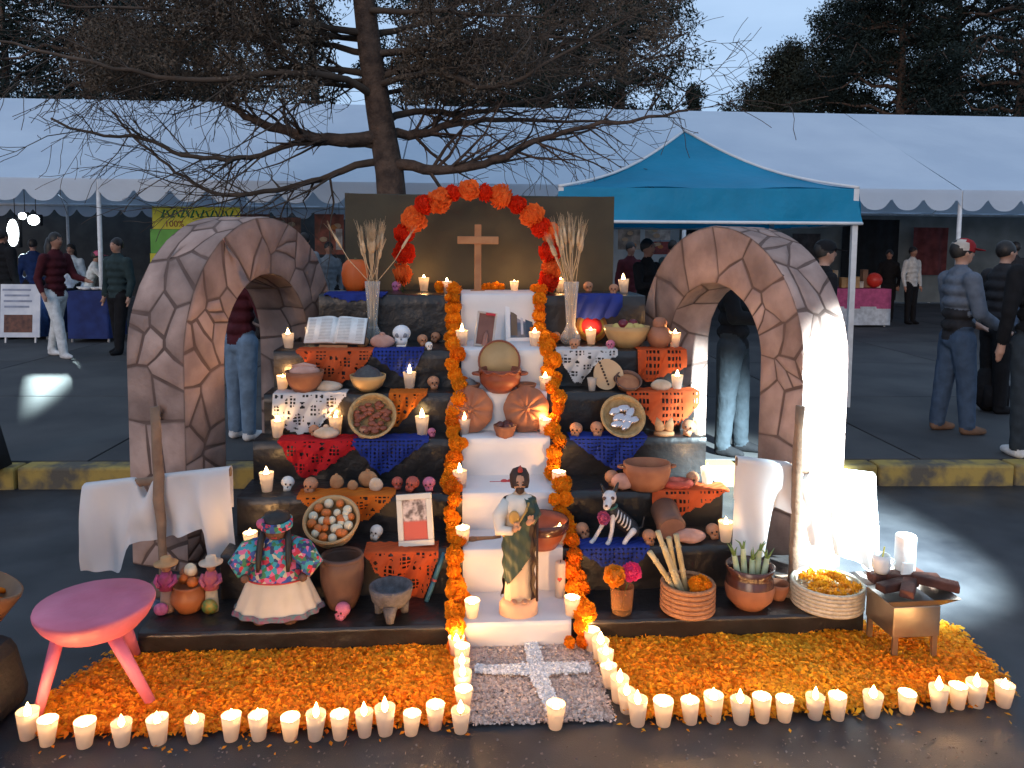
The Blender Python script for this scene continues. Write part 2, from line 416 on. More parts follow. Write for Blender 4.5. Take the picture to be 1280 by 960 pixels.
# ------------------------------------------------------------------- trees
def rnd(a, b): return random.uniform(a, b)
M_bark = mat('conifer bark', (.12, .078, .056), (.05, .033, .026), sc=9, rough=.9, bump=.8, bsc=30, bdist=.03)
M_twig = mat('bare twigs', (.10, .073, .055), (.055, .04, .03), sc=4, rough=.9)
M_leaf = [mat('dark conifer foliage %d' % i, c, tuple(x * .5 for x in c), sc=.7, rough=.8, spec=.2) for i, c in enumerate([(.022, .036, .026), (.030, .044, .030), (.018, .030, .026), (.038, .046, .034)])]
def leaf_cloud(centres, sizes, per, lsz, rs):
    """small leaf quads spread round clump centres -> (N*4,3)"""
    n = len(centres) * per
    c = np.repeat(np.asarray(centres), per, axis=0); s = np.repeat(np.asarray(sizes), per)[:, None]
    off = rs.normal(size=(n, 3)); off /= np.linalg.norm(off, axis=1)[:, None]; off *= rs.uniform(.15, 1, (n, 1)) ** .6 * s; off[:, 2] *= .8
    p = c + off
    d1 = rs.normal(size=(n, 3)); d1 /= np.linalg.norm(d1, axis=1)[:, None]
    d2 = np.cross(d1, rs.normal(size=(n, 3))); d2 /= np.linalg.norm(d2, axis=1)[:, None]
    l = rs.uniform(.6, 1.3, (n, 1)) * lsz
    quad = np.stack([p - d1 * l, p - d2 * l * .35, p + d1 * l, p + d2 * l * .35], axis=1)
    return quad.reshape(-1, 3)
def conifer(x, y, h, rad, seed, label, limbs=70, mi=0, base=.12, per=46, lsz=.085, droop=.15, lean=0.0, shape='cone', crsz=.8, bare=1.0):
    rs = np.random.RandomState(seed); random.seed(seed)
    t = root('conifer_tree', (x, y, PAVE), label, 'tree', 'dark trees behind the marquee', rotz=0)
    tm = MB(); pts = []; rad_ = []
    for k in range(9):
        b = k / 8; pts.append((lean * b * h + rnd(-.08, .08), rnd(-.08, .08), b * h)); rad_.append(.03 + h * .022 * (1 - b))
    tm.tube(pts, rad_, 8)
    cs = []; ss = []
    for i in range(limbs):
        b = base + (1 - base) * (i + rnd(0, 1)) / limbs; z = b * h
        if shape == 'cone': L = rad * (1.06 - b) * rnd(.55, 1.12)
        else: L = rad * math.sqrt(max(.05, 1 - ((b - .58) / .46) ** 2)) * rnd(.5, 1.12)
        a = rnd(0, 2 * math.pi); ox = lean * b * h
        lp = []; nn = 6
        for k in range(nn + 1):
            f = k / nn; lp.append((ox + math.cos(a) * L * f, math.sin(a) * L * f, z + L * (rnd(.05, .5) * f - droop * 1.2 * f * f) + rnd(-.06, .06)))
        tm.tube(lp, [max(.012, .012 * h * (1 - k / nn) * .5 + .012) for k in range(nn + 1)], 5)
        for k in range(2, nn + 1):
            if rnd(0, 1) < bare:
                p = lp[k]; cs.append((p[0] + rnd(-.2, .2), p[1] + rnd(-.2, .2), p[2] + rnd(-.15, .15))); ss.append(crsz * rnd(.6, 1.25) * (1 if k < nn else .7))
    tm.build('trunk', M_bark, t)
    q = leaf_cloud(cs, ss, int(per * 1.9), lsz, rs); o = npmesh('crown', q, 4, M_leaf[mi], t); tag(o, kind='stuff')
    return t
def tx(px, Y): return ony(px, 300, Y).x
conifer(tx(15, 30), 30, 13, 3.6, 1, 'tall dark conifer with sky gaps behind the marquee roof above the lit stall lamps', limbs=60, per=48, mi=0, shape='round')
conifer(tx(120, 28), 28, 14, 4.0, 2, 'dense dark conifer behind the marquee roof above the yellow banner', limbs=90, per=60, mi=2, shape='round')
conifer(tx(265, 31), 31, 15, 4.4, 3, 'broad dark conifer behind the dead brown branches', limbs=100, per=60, mi=0, shape='round')
conifer(tx(395, 27), 27, 12, 1.6, 4, 'thin dark conifer with an open crown just beside the bare tree trunk', limbs=46, per=26, mi=2, bare=.55)
conifer(tx(560, 30), 30, 15, 3.6, 5, 'tall dark conifer behind the marquee directly above the marigold arch', limbs=95, per=60, mi=2, shape='round')
conifer(tx(680, 28), 28, 14, 3.6, 6, 'dense dark conifer behind the marquee between the bare trunk and the blue canopy peak', limbs=100, per=62, mi=0, shape='round')
conifer(tx(775, 31), 31, 13.5, 3.1, 7, 'dark conifer with ragged boughs at the edge of the open sky', limbs=80, per=52, mi=0, shape='round')
conifer(tx(862, 40), 40, 9.6, .9, 8, 'small pointed conifer alone against the open sky', limbs=40, per=36, mi=3, crsz=.38, base=.3)
conifer(tx(905, 38), 38, 7.6, 2.0, 9, 'low rounded tree next to the small pointed conifer', limbs=60, per=52, mi=3, shape='round')
conifer(tx(985, 37), 37, 10.6, 3.0, 10, 'rounded bushy tree where the dark wood meets the open sky', limbs=90, per=62, mi=3, shape='round')
conifer(tx(1118, 34), 34, 15.5, 3.7, 11, 'tallest dark conifer of the wood with flat layered boughs', limbs=120, per=66, mi=2, shape='round', crsz=.9)
conifer(tx(948, 39), 39, 9.4, 2.5, 31, 'bushy dark tree filling the gap below the rounded one', limbs=70, per=56, mi=3, shape='round')
conifer(tx(1046, 38), 38, 13.2, 3.0, 32, 'dark tree stepping up towards the tallest conifer of the wood', limbs=90, per=60, mi=0, shape='round')
conifer(tx(1185, 36), 36, 17, 4.2, 12, 'dense dark conifer deep in the wood behind the capped man', limbs=110, per=62, mi=0, shape='round')
conifer(tx(1250, 30), 30, 14, 3.0, 13, 'leaning dark conifer with a bare lower trunk and sky gaps', limbs=60, per=40, mi=2, shape='round', base=.34, lean=.06, bare=.75)

# the bare tree standing in front of the marquee
random.seed(21)
TY = 9.0
BT = ony(497, 300, TY); bx0 = BT.x
tree = root('bare_tree', (bx0, TY, PAVE), 'bare brown tree with long twiggy branches in front of the marquee', 'tree', rotz=0)
def L3(px, py, dy=0):
    p = ony(px, py, TY + dy); return Vector((p.x - bx0, p.y - TY, p.z - PAVE))
tk = MB(); tp_ = [Vector((.03, 0, 0)), L3(494, 300), L3(487, 215), L3(474, 140), L3(462, 60), L3(455, 0), L3(452, -60), L3(450, -160), L3(450, -260)]
tk.tube(tp_, [.22, .18, .165, .148, .135, .125, .115, .10, .08], 12); tk.build('trunk', M_bark, tree)
seg3 = MB()
def grow(p, d, L, r, depth, mb, n=7, sides=4, up=.0, wob=.22, kids=None):
    pts = [p]; rr = [r]; q = p.copy(); d = d.normalized()
    for k in range(n):
        d = (d + Vector((rnd(-wob, wob), rnd(-wob, wob), rnd(-wob, wob) + up))).normalized()
        q = q + d * (L / n); pts.append(q.copy()); rr.append(max(.0035, r * (1 - .85 * (k + 1) / n)))
    mb.tube(pts, rr, sides, cap=False)
    if depth > 0: side_twigs(pts, rr, L, depth, mb, kids)
def side_twigs(pts, rr, L, depth, mb, kids=None):
    cnt = kids if kids else (9 if depth > 1 else 6)
    for i in range(cnt):
        f = rnd(.12, 1) * (len(pts) - 1); k = min(int(f), len(pts) - 2); fr = f - k
        p = pts[k].lerp(pts[k + 1], fr); t = (pts[k + 1] - pts[k]).normalized()
        s = t.cross(Vector((rnd(-1, 1), rnd(-1, 1), rnd(-1, 1)))).normalized()
        d = (t * rnd(.5, 1.1) + s * rnd(.5, 1) + Vector((0, 0, rnd(-.25, .25))))
        grow(p, d, L * rnd(.22, .42), max(.004, rr[k] * .45), depth - 1, mb, n=4, sides=3, wob=.3)
def branch(pix, r0, r1=.012, depth=2, kids=16, dys=None):
    pts = []; n = len(pix)
    P = [L3(x, y, (dys[i] if dys else 0)) for i, (x, y) in enumerate(pix)]
    for i in range(n - 1):
        a, b, c, d = P[max(0, i - 1)], P[i], P[i + 1], P[min(n - 1, i + 2)]
        for k in range(4):
            t = k / 4; pts.append(.5 * ((2 * b) + (c - a) * t + (2 * a - 5 * b + 4 * c - d) * t * t + (3 * b - a - 3 * c + d) * t ** 3) + Vector((rnd(-.02, .02), rnd(-.02, .02), rnd(-.02, .02))))
    pts.append(P[-1]); rr = [r0 + (r1 - r0) * (i / (len(pts) - 1)) ** .8 for i in range(len(pts))]
    m = MB(); m.tube(pts, rr, 7, cap=False)
    L = sum((pts[i + 1] - pts[i]).length for i in range(len(pts) - 1))
    side_twigs(pts, rr, L, depth, m, kids); m.build('branch', M_twig if r0 < .06 else M_bark, tree)
branch([(482, 172), (410, 175), (360, 165), (318, 150), (278, 128)], .095, .03, kids=14, dys=[0, -.2, -.4, -.5, -.6])
branch([(482, 182), (420, 178), (360, 180), (325, 196), (270, 198), (215, 190), (180, 172), (115, 168), (64, 148)], .045, .012, kids=22, dys=[0, -.15, -.3, -.4, -.6, -.7, -.8, -.9, -1])
branch([(484, 198), (430, 212), (390, 226), (330, 240), (265, 240), (220, 214), (178, 180), (140, 140)], .05, .01, kids=20, dys=[0, .1, .2, .3, .4, .4, .4, .5])
branch([(478, 166), (520, 168), (560, 158), (620, 150), (690, 153), (760, 150)], .07, .012, kids=22, dys=[0, .2, .3, .5, .7, .8])
branch([(488, 206), (530, 210), (565, 214), (620, 200), (665, 178), (720, 160), (790, 150), (860, 138)], .075, .012, kids=26, dys=[0, -.2, -.3, -.5, -.6, -.7, -.8, -.9])
branch([(470, 120), (420, 96), (350, 92), (250, 100), (140, 84), (40, 60), (-40, 50)], .05, .01, kids=30, dys=[0, -.5, -.9, -1.2, -1.4, -1.5, -1.6])
branch([(478, 150), (520, 138), (580, 142), (640, 130), (720, 112), (800, 80), (860, 40)], .05, .01, kids=28, dys=[0, .4, .7, .9, 1, 1.1, 1.2])
branch([(470, 110), (540, 90), (620, 110), (700, 70), (790, 20)], .045, .01, kids=26, dys=[0, -.5, -.9, -1.1, -1.2])
for i in range(46):
    z = rnd(0, 1); py = 128 - 330 * z; k = rnd(-1, 1)
    left = rnd(0, 1) < .6; reach = rnd(150, 420) * (1 if left else .85)
    sx = -1 if left else 1; x0 = 470 - 16 * min(1, (128 - py) / 128)
    rise = rnd(-20, 70); dy = rnd(-1.6, 1.6)
    pix = [(x0, py), (x0 + sx * reach * .3, py - rise * .35 + rnd(-8, 8)), (x0 + sx * reach * .65, py - rise * .6 + rnd(-12, 12)), (x0 + sx * reach, py - rise + rnd(-16, 16))]
    branch(pix, rnd(.028, .05), .008, kids=22, dys=[0, dy * .35, dy * .7, dy])
# dead brown needles still hanging in the upper left boughs
rs = np.random.RandomState(5); cs = []; ss = []
for i in range(360):
    px = rs.uniform(110, 400); py = rs.uniform(-60, 118) if px > 190 else rs.uniform(30, 110)
    p = L3(px + rs.normal() * 12, py, rs.uniform(-1.5, 1.2)); cs.append(p); ss.append(rs.uniform(.10, .30))
for i in range(260):
    px = rs.uniform(500, 850); py = rs.uniform(-20, 130) - (px - 500) * .12
    p = L3(px, py, rs.uniform(-1.2, 1.2)); cs.append(p); ss.append(rs.uniform(.08, .24))
M_dead = mat('dead brown needles', (.135, .10, .07), (.075, .058, .042), sc=2.5, rough=.9)
o = npmesh('dry_needles', leaf_cloud([tuple(c) for c in cs], ss, 110, .022, rs), 4, M_dead, tree); tag(o, kind='stuff')
# =================================================================== altar steps
M_black = mat('black plastic sheeting', (.011, .010, .010), (.018, .016, .016), sc=5, rough=.33, bump=.55, bsc=9, spec=.5, bdist=.02)
M_white = mat('white cloth', (.72, .70, .69), (.64, .63, .63), sc=4, rough=.85, bump=.25, bsc=14, spec=.2, bdist=.008)
UL = [None, -1.55, -1.30, -1.29, -1.28, -1.26, -1.25, -1.07]; UR = [None, 1.52, 1.07, 1.06, 1.06, 1.04, 1.03, .90]
altar = root('altar_steps', alt(0, 0, 0), 'stepped altar covered in black plastic with a white cloth stair up the middle', 'altar', rotz=PSI)
def step_sheet(u0, u1, v0, v1, z0, z1, amp, name, m_, seed, prou=0, sides=True):
    """riser and tread of one step as one wrinkled sheet, with its two end cheeks"""
    m = MB(); nx = max(8, int((u1 - u0) / .035)); prof = []
    for t in range(6): prof.append((v0 - prou, z0 + (z1 + prou - z0) * t / 5 * .97))
    prof.append((v0 - prou + .004, z1 + prou - .004 + .0))
    for t in range(6): prof.append((v0 + .012 + (v1 - v0 - .012) * t / 5, z1 + prou))
    vs = []; fs = []
    for i in range(nx + 1):
        u = u0 + (u1 - u0) * i / nx
        for j, (v, z) in enumerate(prof):
            w = noise.noise(Vector((u * 5 + seed * 9, v * 11, z * 7 + seed))) * amp
            if j <= 6: vs.append((u, v - abs(w) * 1.2 - (.004 * amp / .006 if False else 0), z if j else z0))
            else: vs.append((u, v, z + w * .35))
    k = len(prof)
    for i in range(nx):
        for j in range(k - 1): fs.append((i * k + j, (i + 1) * k + j, (i + 1) * k + j + 1, i * k + j + 1))
    m.add(vs, fs)
    if sides:
        for u in (u0, u1):
            m.add([(u, v0, z0), (u, v1, z0), (u, v1, z1), (u, v0, z1)], [(0, 1, 2, 3)])
    return m.build(name, m_, altar, smooth=True)
for k in range(1, 8):
    zlow = 0 if k == 1 else TZ[k - 1] - .01
    vend = TV[8] if k == 7 else TV[k + 1] + .01
    if k == 1:
        step_sheet(UL[1], UR[1], 0, .62, 0, TZ[1], .006, 'black_step', M_black, 1)
    else:
        step_sheet(UL[k], UR[k], TV[k], vend, zlow if k > 2 else TZ[1] - .01, TZ[k], .006, 'black_step', M_black, k)
    step_sheet(-.228, .228, TV[k], vend - .012, (0.002 if k == 1 else zlow + .014), TZ[k], .004, 'white_step', M_white, k + 20, prou=.009)
# solid dark backs and cheeks under the steps
bk = MB()
for k in range(2, 8):
    bk.add([(UL[k] + .004, TV[k] + .004, 0), (UL[k] + .004, TV[8], 0), (UL[k] + .004, TV[8], TZ[k] - .01), (UL[k] + .004, TV[k] + .004, TZ[k] - .01)], [(0, 1, 2, 3)])
    bk.add([(UR[k] - .004, TV[k] + .004, 0), (UR[k] - .004, TV[8], 0), (UR[k] - .004, TV[8], TZ[k] - .01), (UR[k] - .004, TV[k] + .004, TZ[k] - .01)], [(0, 1, 2, 3)])
bk.add([(UL[7], TV[8], 0), (UR[7], TV[8], 0), (UR[7], TV[8], TZ[7]), (UL[7], TV[8], TZ[7])], [(0, 1, 2, 3)])
bk.build('black_cheek', M_black, altar, smooth=False)

# backdrop of dark olive cloth
vb = TV[8] + .05
def onv(px, py, v):
    d = ray(px, py); t = (v - (CAMP - O).dot(V)) / d.dot(V); return CAMP + d * t
bl, br = inv(onv(430, 240, vb)), inv(onv(769, 246, vb)); ztop = (bl[2] + br[2]) / 2
M_olive = mat('dark olive cloth', (.064, .058, .037), (.040, .037, .026), sc=2.5, rough=.85, bump=.3, bsc=5, bdist=.04)
bd = MB(); vs = []; fs = []; nx, ny = 40, 16
for j in range(ny + 1):
    for i in range(nx + 1):
        a, b = i / nx, j / ny; u = bl[0] + (br[0] - bl[0]) * a
        vs.append((u, .02 * math.sin(a * 21 + b * 2) * (1 - b * .8) + .012 * noise.noise(Vector((a * 6, b * 4, 2))), .05 + (ztop - .05) * b - .018 * math.sin(a * math.pi) * b ** 6))
for j in range(ny):
    for i in range(nx): q = j * (nx + 1) + i; fs.append((q, q + 1, q + nx + 2, q + nx + 1))
bd.add(vs, fs); bdr = root('backdrop_screen', alt(0, vb + .03, 0), 'dark olive cloth backdrop stretched behind the wooden cross', 'backdrop')
bd.build('cloth', M_olive, bdr)
for u in (bl[0] + .03, br[0] - .03):
    m = MB(); m.box((u, .055, ztop / 2), (.04, .04, ztop - .02)); m.build('post', mat('raw pine', (.35, .22, .12), (.25, .15, .08), sc=6), bdr, smooth=False)
m = MB(); m.tube([(bl[0], .03, ztop - .012), (br[0], .03, ztop - .012)], .012, 6); m.build('top_rail', M_olive, bdr)

# =================================================================== votive candles
M_wax = mat('white candle wax', (.80, .72, .64), (.74, .66, .58), rough=.45, trans=.62, spec=.3)
M_flame = emat('candle flame', (1.0, .62, .24), 26, sample=False)
M_wick = mat('wick', (.02, .015, .01))
CH, CR0, CR1 = .088, .0235, .0345
def candle_meshes():
    c = MB(); c.lathe([(0, .0), (CR0 * .93, .0), (CR0, .004), (CR0 + (CR1 - CR0) * .5, CH * .5), (CR1, CH), (CR1 * .95, CH), (CR1 * .88, CH * .80), (CR1 * .80, CH * .64), (CR1 * .5, CH * .61), (0, CH * .60)], 20)
    w = MB(); w.tube([(0, 0, CH * .60), (0, 0, CH * .80)], .0015, 5)
    f = MB(); f.lathe([(0, CH * .74), (.008, CH * .82), (.0118, CH * .92), (.0095, CH * 1.06), (.004, CH * 1.22), (0, CH * 1.32)], 10)
    return c, w, f
_c, _w, _f2 = candle_meshes()
proto = None
CPOW = 1.7
def candle(P, label, group, lit=1.0, scale=1.0):
    """every votive cup: cup, wick, flame and the flame's own light"""
    global proto
    r = root('votive_candle', P, label, 'candle', group, rotz=rnd(0, 6.28))
    r.rotation_euler.x = rnd(-.05, .05); r.rotation_euler.y = rnd(-.05, .05)
    scale *= rnd(.92, 1.07); r.scale = (scale, scale, scale * rnd(.90, 1.09))
    if proto is None:
        cu = _c.build('cup', M_wax, r); wi = _w.build('wick', M_wick, r); fl = _f2.build('flame', M_flame, r); proto = (cu, wi, fl)
    else:
        for o in proto:
            if o.name.startswith('flame') and not lit: continue
            n = o.copy(); COL.objects.link(n); n.parent = r
            if o.name.startswith('flame'): n.scale = (rnd(.85, 1.2), rnd(.85, 1.2), rnd(.82, 1.12))
    if lit:
        ld = bpy.data.lights.new('flame_light', 'POINT'); ld.energy = CPOW * lit * rnd(.8, 1.2); ld.color = (1.0, .50, .17); ld.shadow_soft_size = .009
        lo = bpy.data.objects.new('flame_light', ld); COL.objects.link(lo); lo.parent = r; lo.location = (0, 0, CH * 1.12)
    return r
FRONT_L = [(35, 925), (59, 933), (106, 935), (153, 933), (199, 931), (244, 929), (289, 927), (324, 926), (363, 926), (394, 926), (425, 925), (456, 922), (482, 920), (514, 920), (544, 913)]
for i, (x, y) in enumerate(FRONT_L):
    candle(onz(x, y - 3, 0), 'white votive candle in the row edging the petal carpet beside the pink stool', 'candle row by the pink stool', lit=.5 if i == 3 else 1.35)
FRONT_R = [(797, 908), (829, 908), (863, 906), (892, 904), (926, 906), (953, 904), (980, 903), (1018, 900), (1047, 901), (1090, 897), (1132, 893), (1173, 890), (1197, 887), (1220, 885), (1254, 885)]
for x, y in FRONT_R:
    candle(onz(x, y - 3, 0), 'white votive candle in the row edging the petal carpet under the metal brazier', 'candle row by the brazier', lit=1.35)
for x, y in [(571, 825), (577, 837), (577, 854), (579, 871), (580, 889)]:
    candle(onz(x, y - 3, 0), 'white votive candle lined up between the pale mat and the stool-side petal carpet', 'candles along the pale mat, stool side', lit=1.2)
candle(onz(576, 914, 0), 'dim white votive candle at the front corner of the pale mat', None, lit=.45)
for x, y in [(739, 817), (750, 830), (757, 844), (762, 861), (773, 879), (783, 892)]:
    candle(onz(x, y - 3, 0), 'white votive candle lined up between the pale mat and the brazier-side petal carpet', 'candles along the pale mat, brazier side', lit=1.2)
candle(onz(694, 909, 0), 'single white votive candle at the foot of the white floor cross', None, lit=.6)
ALT_C = [(530, 362, 7, 'votive candle on the top step under the paper flower nearest the pumpkin'),
 (700, 364, 7, 'votive candle on the top step beside the vase of bent wheat'), (780, 368, 7, 'votive candle at the end of the top step beyond the blue paper'),
 (559, 368, 7, 'votive candle on the white top step between marigolds and the wooden cross'), (643, 367, 7, 'votive candle on the white top step past the loose marigolds'),
 (361, 437, 6, 'votive candle at the end of the black step with the open book'), (388, 428, 6, 'votive candle burning behind the open book'),
 (843, 437, 6, 'votive candle at the end of the black step beside the clay jar'), (578, 436, 6, 'votive candle on the white step next to the brown picture'),
 (668, 436, 6, 'votive candle on the white step in front of the wide white picture frame'), (739, 432, 6, 'votive candle in front of the red and orange plate'),
 (353, 490, 5, 'votive candle at the end of the black step beside the reddish bowl'), (512, 488, 5, 'votive candle above the orange lace paper'),
 (846, 489, 5, 'votive candle beside the pale loaf between two orange paper cuts'), (681, 491, 5, 'votive candle on the white step beside the handled clay pot'),
 (347, 548, 4, 'votive candle at the end of the black step above the red paper'), (420, 541, 4, 'votive candle between the white lace paper and the tilted basket'),
 (528, 546, 4, 'votive candle above the blue paper next to the marigold garland'), (874, 549, 4, 'votive candle at the end of the black step beside the foil tray'),
 (580, 546, 4, 'votive candle in front of the scalloped clay plate near the red-paper steps'), (680, 546, 4, 'votive candle in front of the scalloped clay plate near the foil tray'),
 (334, 616, 3, 'votive candle at the end of the black step with the row of little skulls'), (884, 607, 3, 'votive candle at the end of the black step by the red wreath bread'),
 (576, 613, 3, 'votive candle on the white step behind the statue, by the small skulls'), (698, 612, 3, 'votive candle on the white step behind the statue, by the black dog figure'),
 (314, 690, 2, 'votive candle behind the doll in the flowered blouse'), (907, 682, 2, 'votive candle behind the pot of onions'),
 (579, 684, 2, 'votive candle on the white step next to the wooden piece'), (699, 684, 2, 'bright votive candle in front of the wide clay bowl behind the statue'),
 (590, 775, 1, 'votive candle on the lowest white step on the molcajete side of the statue'), (714, 773, 1, 'votive candle on the lowest white step beside the pillar candle')]
for x, y, k, lb in ALT_C:
    candle(tp(x, y - 2, k, m0=.22 if 'behind the open book' in lb else .035), 'white ' + lb, None, scale=.86 if y < 369 and 550 < x < 650 else 1.0)
candle(tp(740, 488, 5), 'small unlit white candle cup beside the beaded wooden board', None, lit=0, scale=.8)
# tall pillar candle
P = tp(700, 748, 1); r = root('pillar_candle', P, 'tall cream pillar candle with a red heart on the lowest white step', 'candle')
m = MB(); m.lathe([(0, 0), (.022, 0), (.023, .005), (.023, .165), (.021, .17), (0, .166)], 20); m.build('wax', M_wax, r)
m = MB(); m.tube([(0, 0, .165), (0, 0, .178)], .0015, 5); m.build('wick', M_wick, r)
m = MB()
for s in (-1, 1): m.ball((s * .0045 - .006, -.0225, .10), (.0062, .002, .0062), 10, 6)
m.lathe([(0, -.013), (.0098, 0), (0, .002)], 10, M=tr(-.006, -.0225, .099) @ Matrix.Diagonal((1, .25, 1, 1))); m.build('heart', mat('red heart', (.5, .03, .03)), r)

# =================================================================== marigolds
def pompon(rad, layers, petals, seed, curl=.25):
    rs = np.random.RandomState(seed); vs = []; fs = []
    for L in range(layers):
        el = -1.0 + 2.35 * L / (layers - 1)            # from below the equator to the top
        n = max(4, int(petals * max(.25, math.cos(el))))
        for i in range(n):
            a = 2 * math.pi * (i + .5 * (L % 2)) / n + rs.uniform(-.15, .15); e = el + rs.uniform(-.12, .12)
            d = Vector((math.cos(a) * math.cos(e), math.sin(a) * math.cos(e), math.sin(e))); t = Vector((-math.sin(a), math.cos(a), 0)); b = d.cross(t)
            rr = rad * rs.uniform(.86, 1.1); w = rad * 1.25 / petals * 3.4
            o = len(vs); c = d * rr
            vs += [d * rad * .45, c * .86 - t * w - b * curl * rad * .3, c + b * rad * curl * rs.uniform(.1, .8), c * .86 + t * w - b * curl * rad * .3]
            fs += [(o, o + 1, o + 2), (o, o + 2, o + 3)]
    m = MB(); m.add(vs, fs); m.ball((0, 0, 0), rad * .74, 8, 5); return m
M_mar = mat('marigold petals', (.94, .34, .012), (.82, .20, .006), sc=14, rough=.75, rnd=.16, trans=.2, spec=.15)
M_mar2 = mat('deep orange marigold petals', (.90, .24, .008), (.70, .13, .005), sc=14, rough=.75, rnd=.12, trans=.2, spec=.15)
POMS = [pompon(1, 7, 15, s) for s in (3, 4, 5)]
POMO = {}
def flower(parent, P, rad, m_, name='marigold', kind=0, nrm=None):
    key = (kind, m_.name)
    if key in POMO: o = POMO[key].copy(); COL.objects.link(o)
    else: o = POMS[kind].build(name, m_); POMO[key] = o
    o.name = name; o.parent = parent; o.location = P
    q = (Vector(nrm) if nrm else Vector((0, -.6, .8))).to_track_quat('Z', 'Y'); e = q.to_euler(); o.rotation_euler = (e.x + rnd(-.4, .4), e.y + rnd(-.4, .4), e.z + rnd(-2, 2))
    s = rad * rnd(.88, 1.14); o.scale = (s, s, s * rnd(.8, 1)); return o
def stair_path():
    pts = [(TV[1] - .03, .04)]
    for k in range(1, 8):
        pts.append((TV[k] - .022, TZ[k] - .02)); pts.append((TV[k] - .005, TZ[k] + .012))
        if k < 7: pts.append((TV[k + 1] - .04, TZ[k] + .03))
    pts.append((TV[7] + .05, TZ[7] + .02))
    # smooth the corners so the garland hangs slack over the steps
    for _ in range(1):
        q = [pts[0]]
        for a, b in zip(pts, pts[1:]): q += [(a[0] * .75 + b[0] * .25, a[1] * .75 + b[1] * .25), (a[0] * .25 + b[0] * .75, a[1] * .25 + b[1] * .75)]
        q.append(pts[-1]); pts = q
    return pts
SP = stair_path()
random.seed(33)
for side, u0, lb in ((-1, -.262, 'marigold garland down the stair on the side of the doll'), (1, .262, 'marigold garland down the stair on the side of the dog figure')):
    gr = root('marigold_garland', alt(u0, TV[1], 0), lb, 'garland', 'marigold garlands')
    acc = 0; last = SP[0]; step = .056
    for a, b in zip(SP, SP[1:]):
        L = math.hypot(b[0] - a[0], b[1] - a[1]); t = acc
        while t < L:
            f = t / L; v = a[0] + (b[0] - a[0]) * f; z = a[1] + (b[1] - a[1]) * f
            nv = Vector((0, -(b[1] - a[1]), b[0] - a[0])).normalized() if L > 1e-6 else Vector((0, -1, 0))
            jit = rnd(-.02, .02)
            flower(gr, Vector((jit + .012 * math.sin(z * 9), v - TV[1], z)) + nv * .018, rnd(.036, .050), M_mar if rnd(0, 1) < .75 else M_mar2, kind=random.randrange(3), nrm=(0, nv.y - .5, nv.z + .3))
            if rnd(0, 1) < .38: flower(gr, Vector((rnd(-.05, .05), v - TV[1] + rnd(-.02, .02), z + .004)) + nv * .016, rnd(.026, .036), M_mar if rnd(0, 1) < .6 else M_mar2, kind=random.randrange(3), nrm=(0, nv.y - .5, nv.z + .3))
            t += step * rnd(.85, 1.2)
        acc = t - L
gt = root('marigold_cluster', tp(617, 364, 7), 'small cluster of loose marigolds on the white top step at the foot of the cross', 'marigolds')
for i, (dx, dz) in enumerate([(-.03, .03), (.02, .036), (.05, .028), (-.055, .024), (.0, .03)]): flower(gt, (dx, rnd(-.01, .01), dz), .032, M_mar, kind=i % 3)
for i, (x, y, lb) in enumerate([(556, 366, 'loose marigolds at the white top step end nearer the pumpkin'), (673, 366, 'loose marigolds at the white top step end nearer the bent wheat')]):
    gt = root('marigold_cluster', tp(x, y, 7), lb, 'marigolds')
    for j in range(5): flower(gt, (rnd(-.05, .05), rnd(-.015, .015), .03 + .012 * (j % 2)), .034, M_mar, kind=j % 3)
# paper flower arch
M_pr = mat('red orange tissue paper', (.85, .045, .008), (.62, .02, .006), sc=20, rough=.8, trans=.3, spec=.15)
M_po = mat('orange tissue paper', (.95, .23, .045), (.82, .14, .025), sc=20, rough=.8, trans=.3, spec=.15)
ARCHF = [(503, 342, 15, 1), (505, 316, 15, 0), (505, 292, 13, 0), (517, 275, 17, 1), (530, 256, 11, 0), (549, 251, 16, 1), (566, 241, 11, 0), (586, 237, 13, 1), (607, 241, 12, 0), (627, 246, 14, 1), (647, 256, 11, 0), (665, 269, 14, 1), (676, 284, 11, 0), (689, 291, 14, 1), (687, 316, 13, 0), (689, 335, 13, 1), (686, 351, 12, 0)]
va_ = TV[7] + .22
fa = root('paper_flower_arch', alt(-.12, va_, TZ[7]), 'arch of red and orange tissue paper flowers framing the wooden cross', 'flower arch')
cpts = []
for x, y, rr, c in ARCHF:
    P = onv(x, y, va_); u, v, z = inv(P); loc = Vector((u + .12, 0, z - TZ[7])); cpts.append(loc + Vector((0, .03, 0)))
    flower(fa, loc, rr * mpp(P) * 1.12, M_po if c else M_pr, name='paper_flower', kind=random.randrange(3), nrm=(0, -1, .15))
cpts[0].z = 0; cpts[-1].z = 0
m = MB(); m.tube(cpts, .006, 6); m.build('wire_hoop', mat('green wire', (.05, .1, .04)), fa)
# wooden cross
M_wood = mat('honey wood', (.42, .21, .09), (.28, .12, .05), sc=7, rough=.55, bump=.15, bsc=30)
P = tp(597, 365, 7, m0=.08); q = mpp(P); r = root('wooden_cross', P, 'plain wooden cross standing at the top of the altar', 'cross')
m = MB(); m.box((0, 0, 42 * q), (8.4 * q, .03, 84 * q)); m.build('upright', M_wood, r, smooth=False, bevel=.004)
m = MB(); m.box((0, -.018, 64.5 * q), (51 * q, .022, 9.5 * q)); m.build('crossbar', M_wood, r, smooth=False, bevel=.004)
m = MB(); m.box((0, 0, .006), (.09, .06, .012)); m.build('foot', M_wood, r, smooth=False)

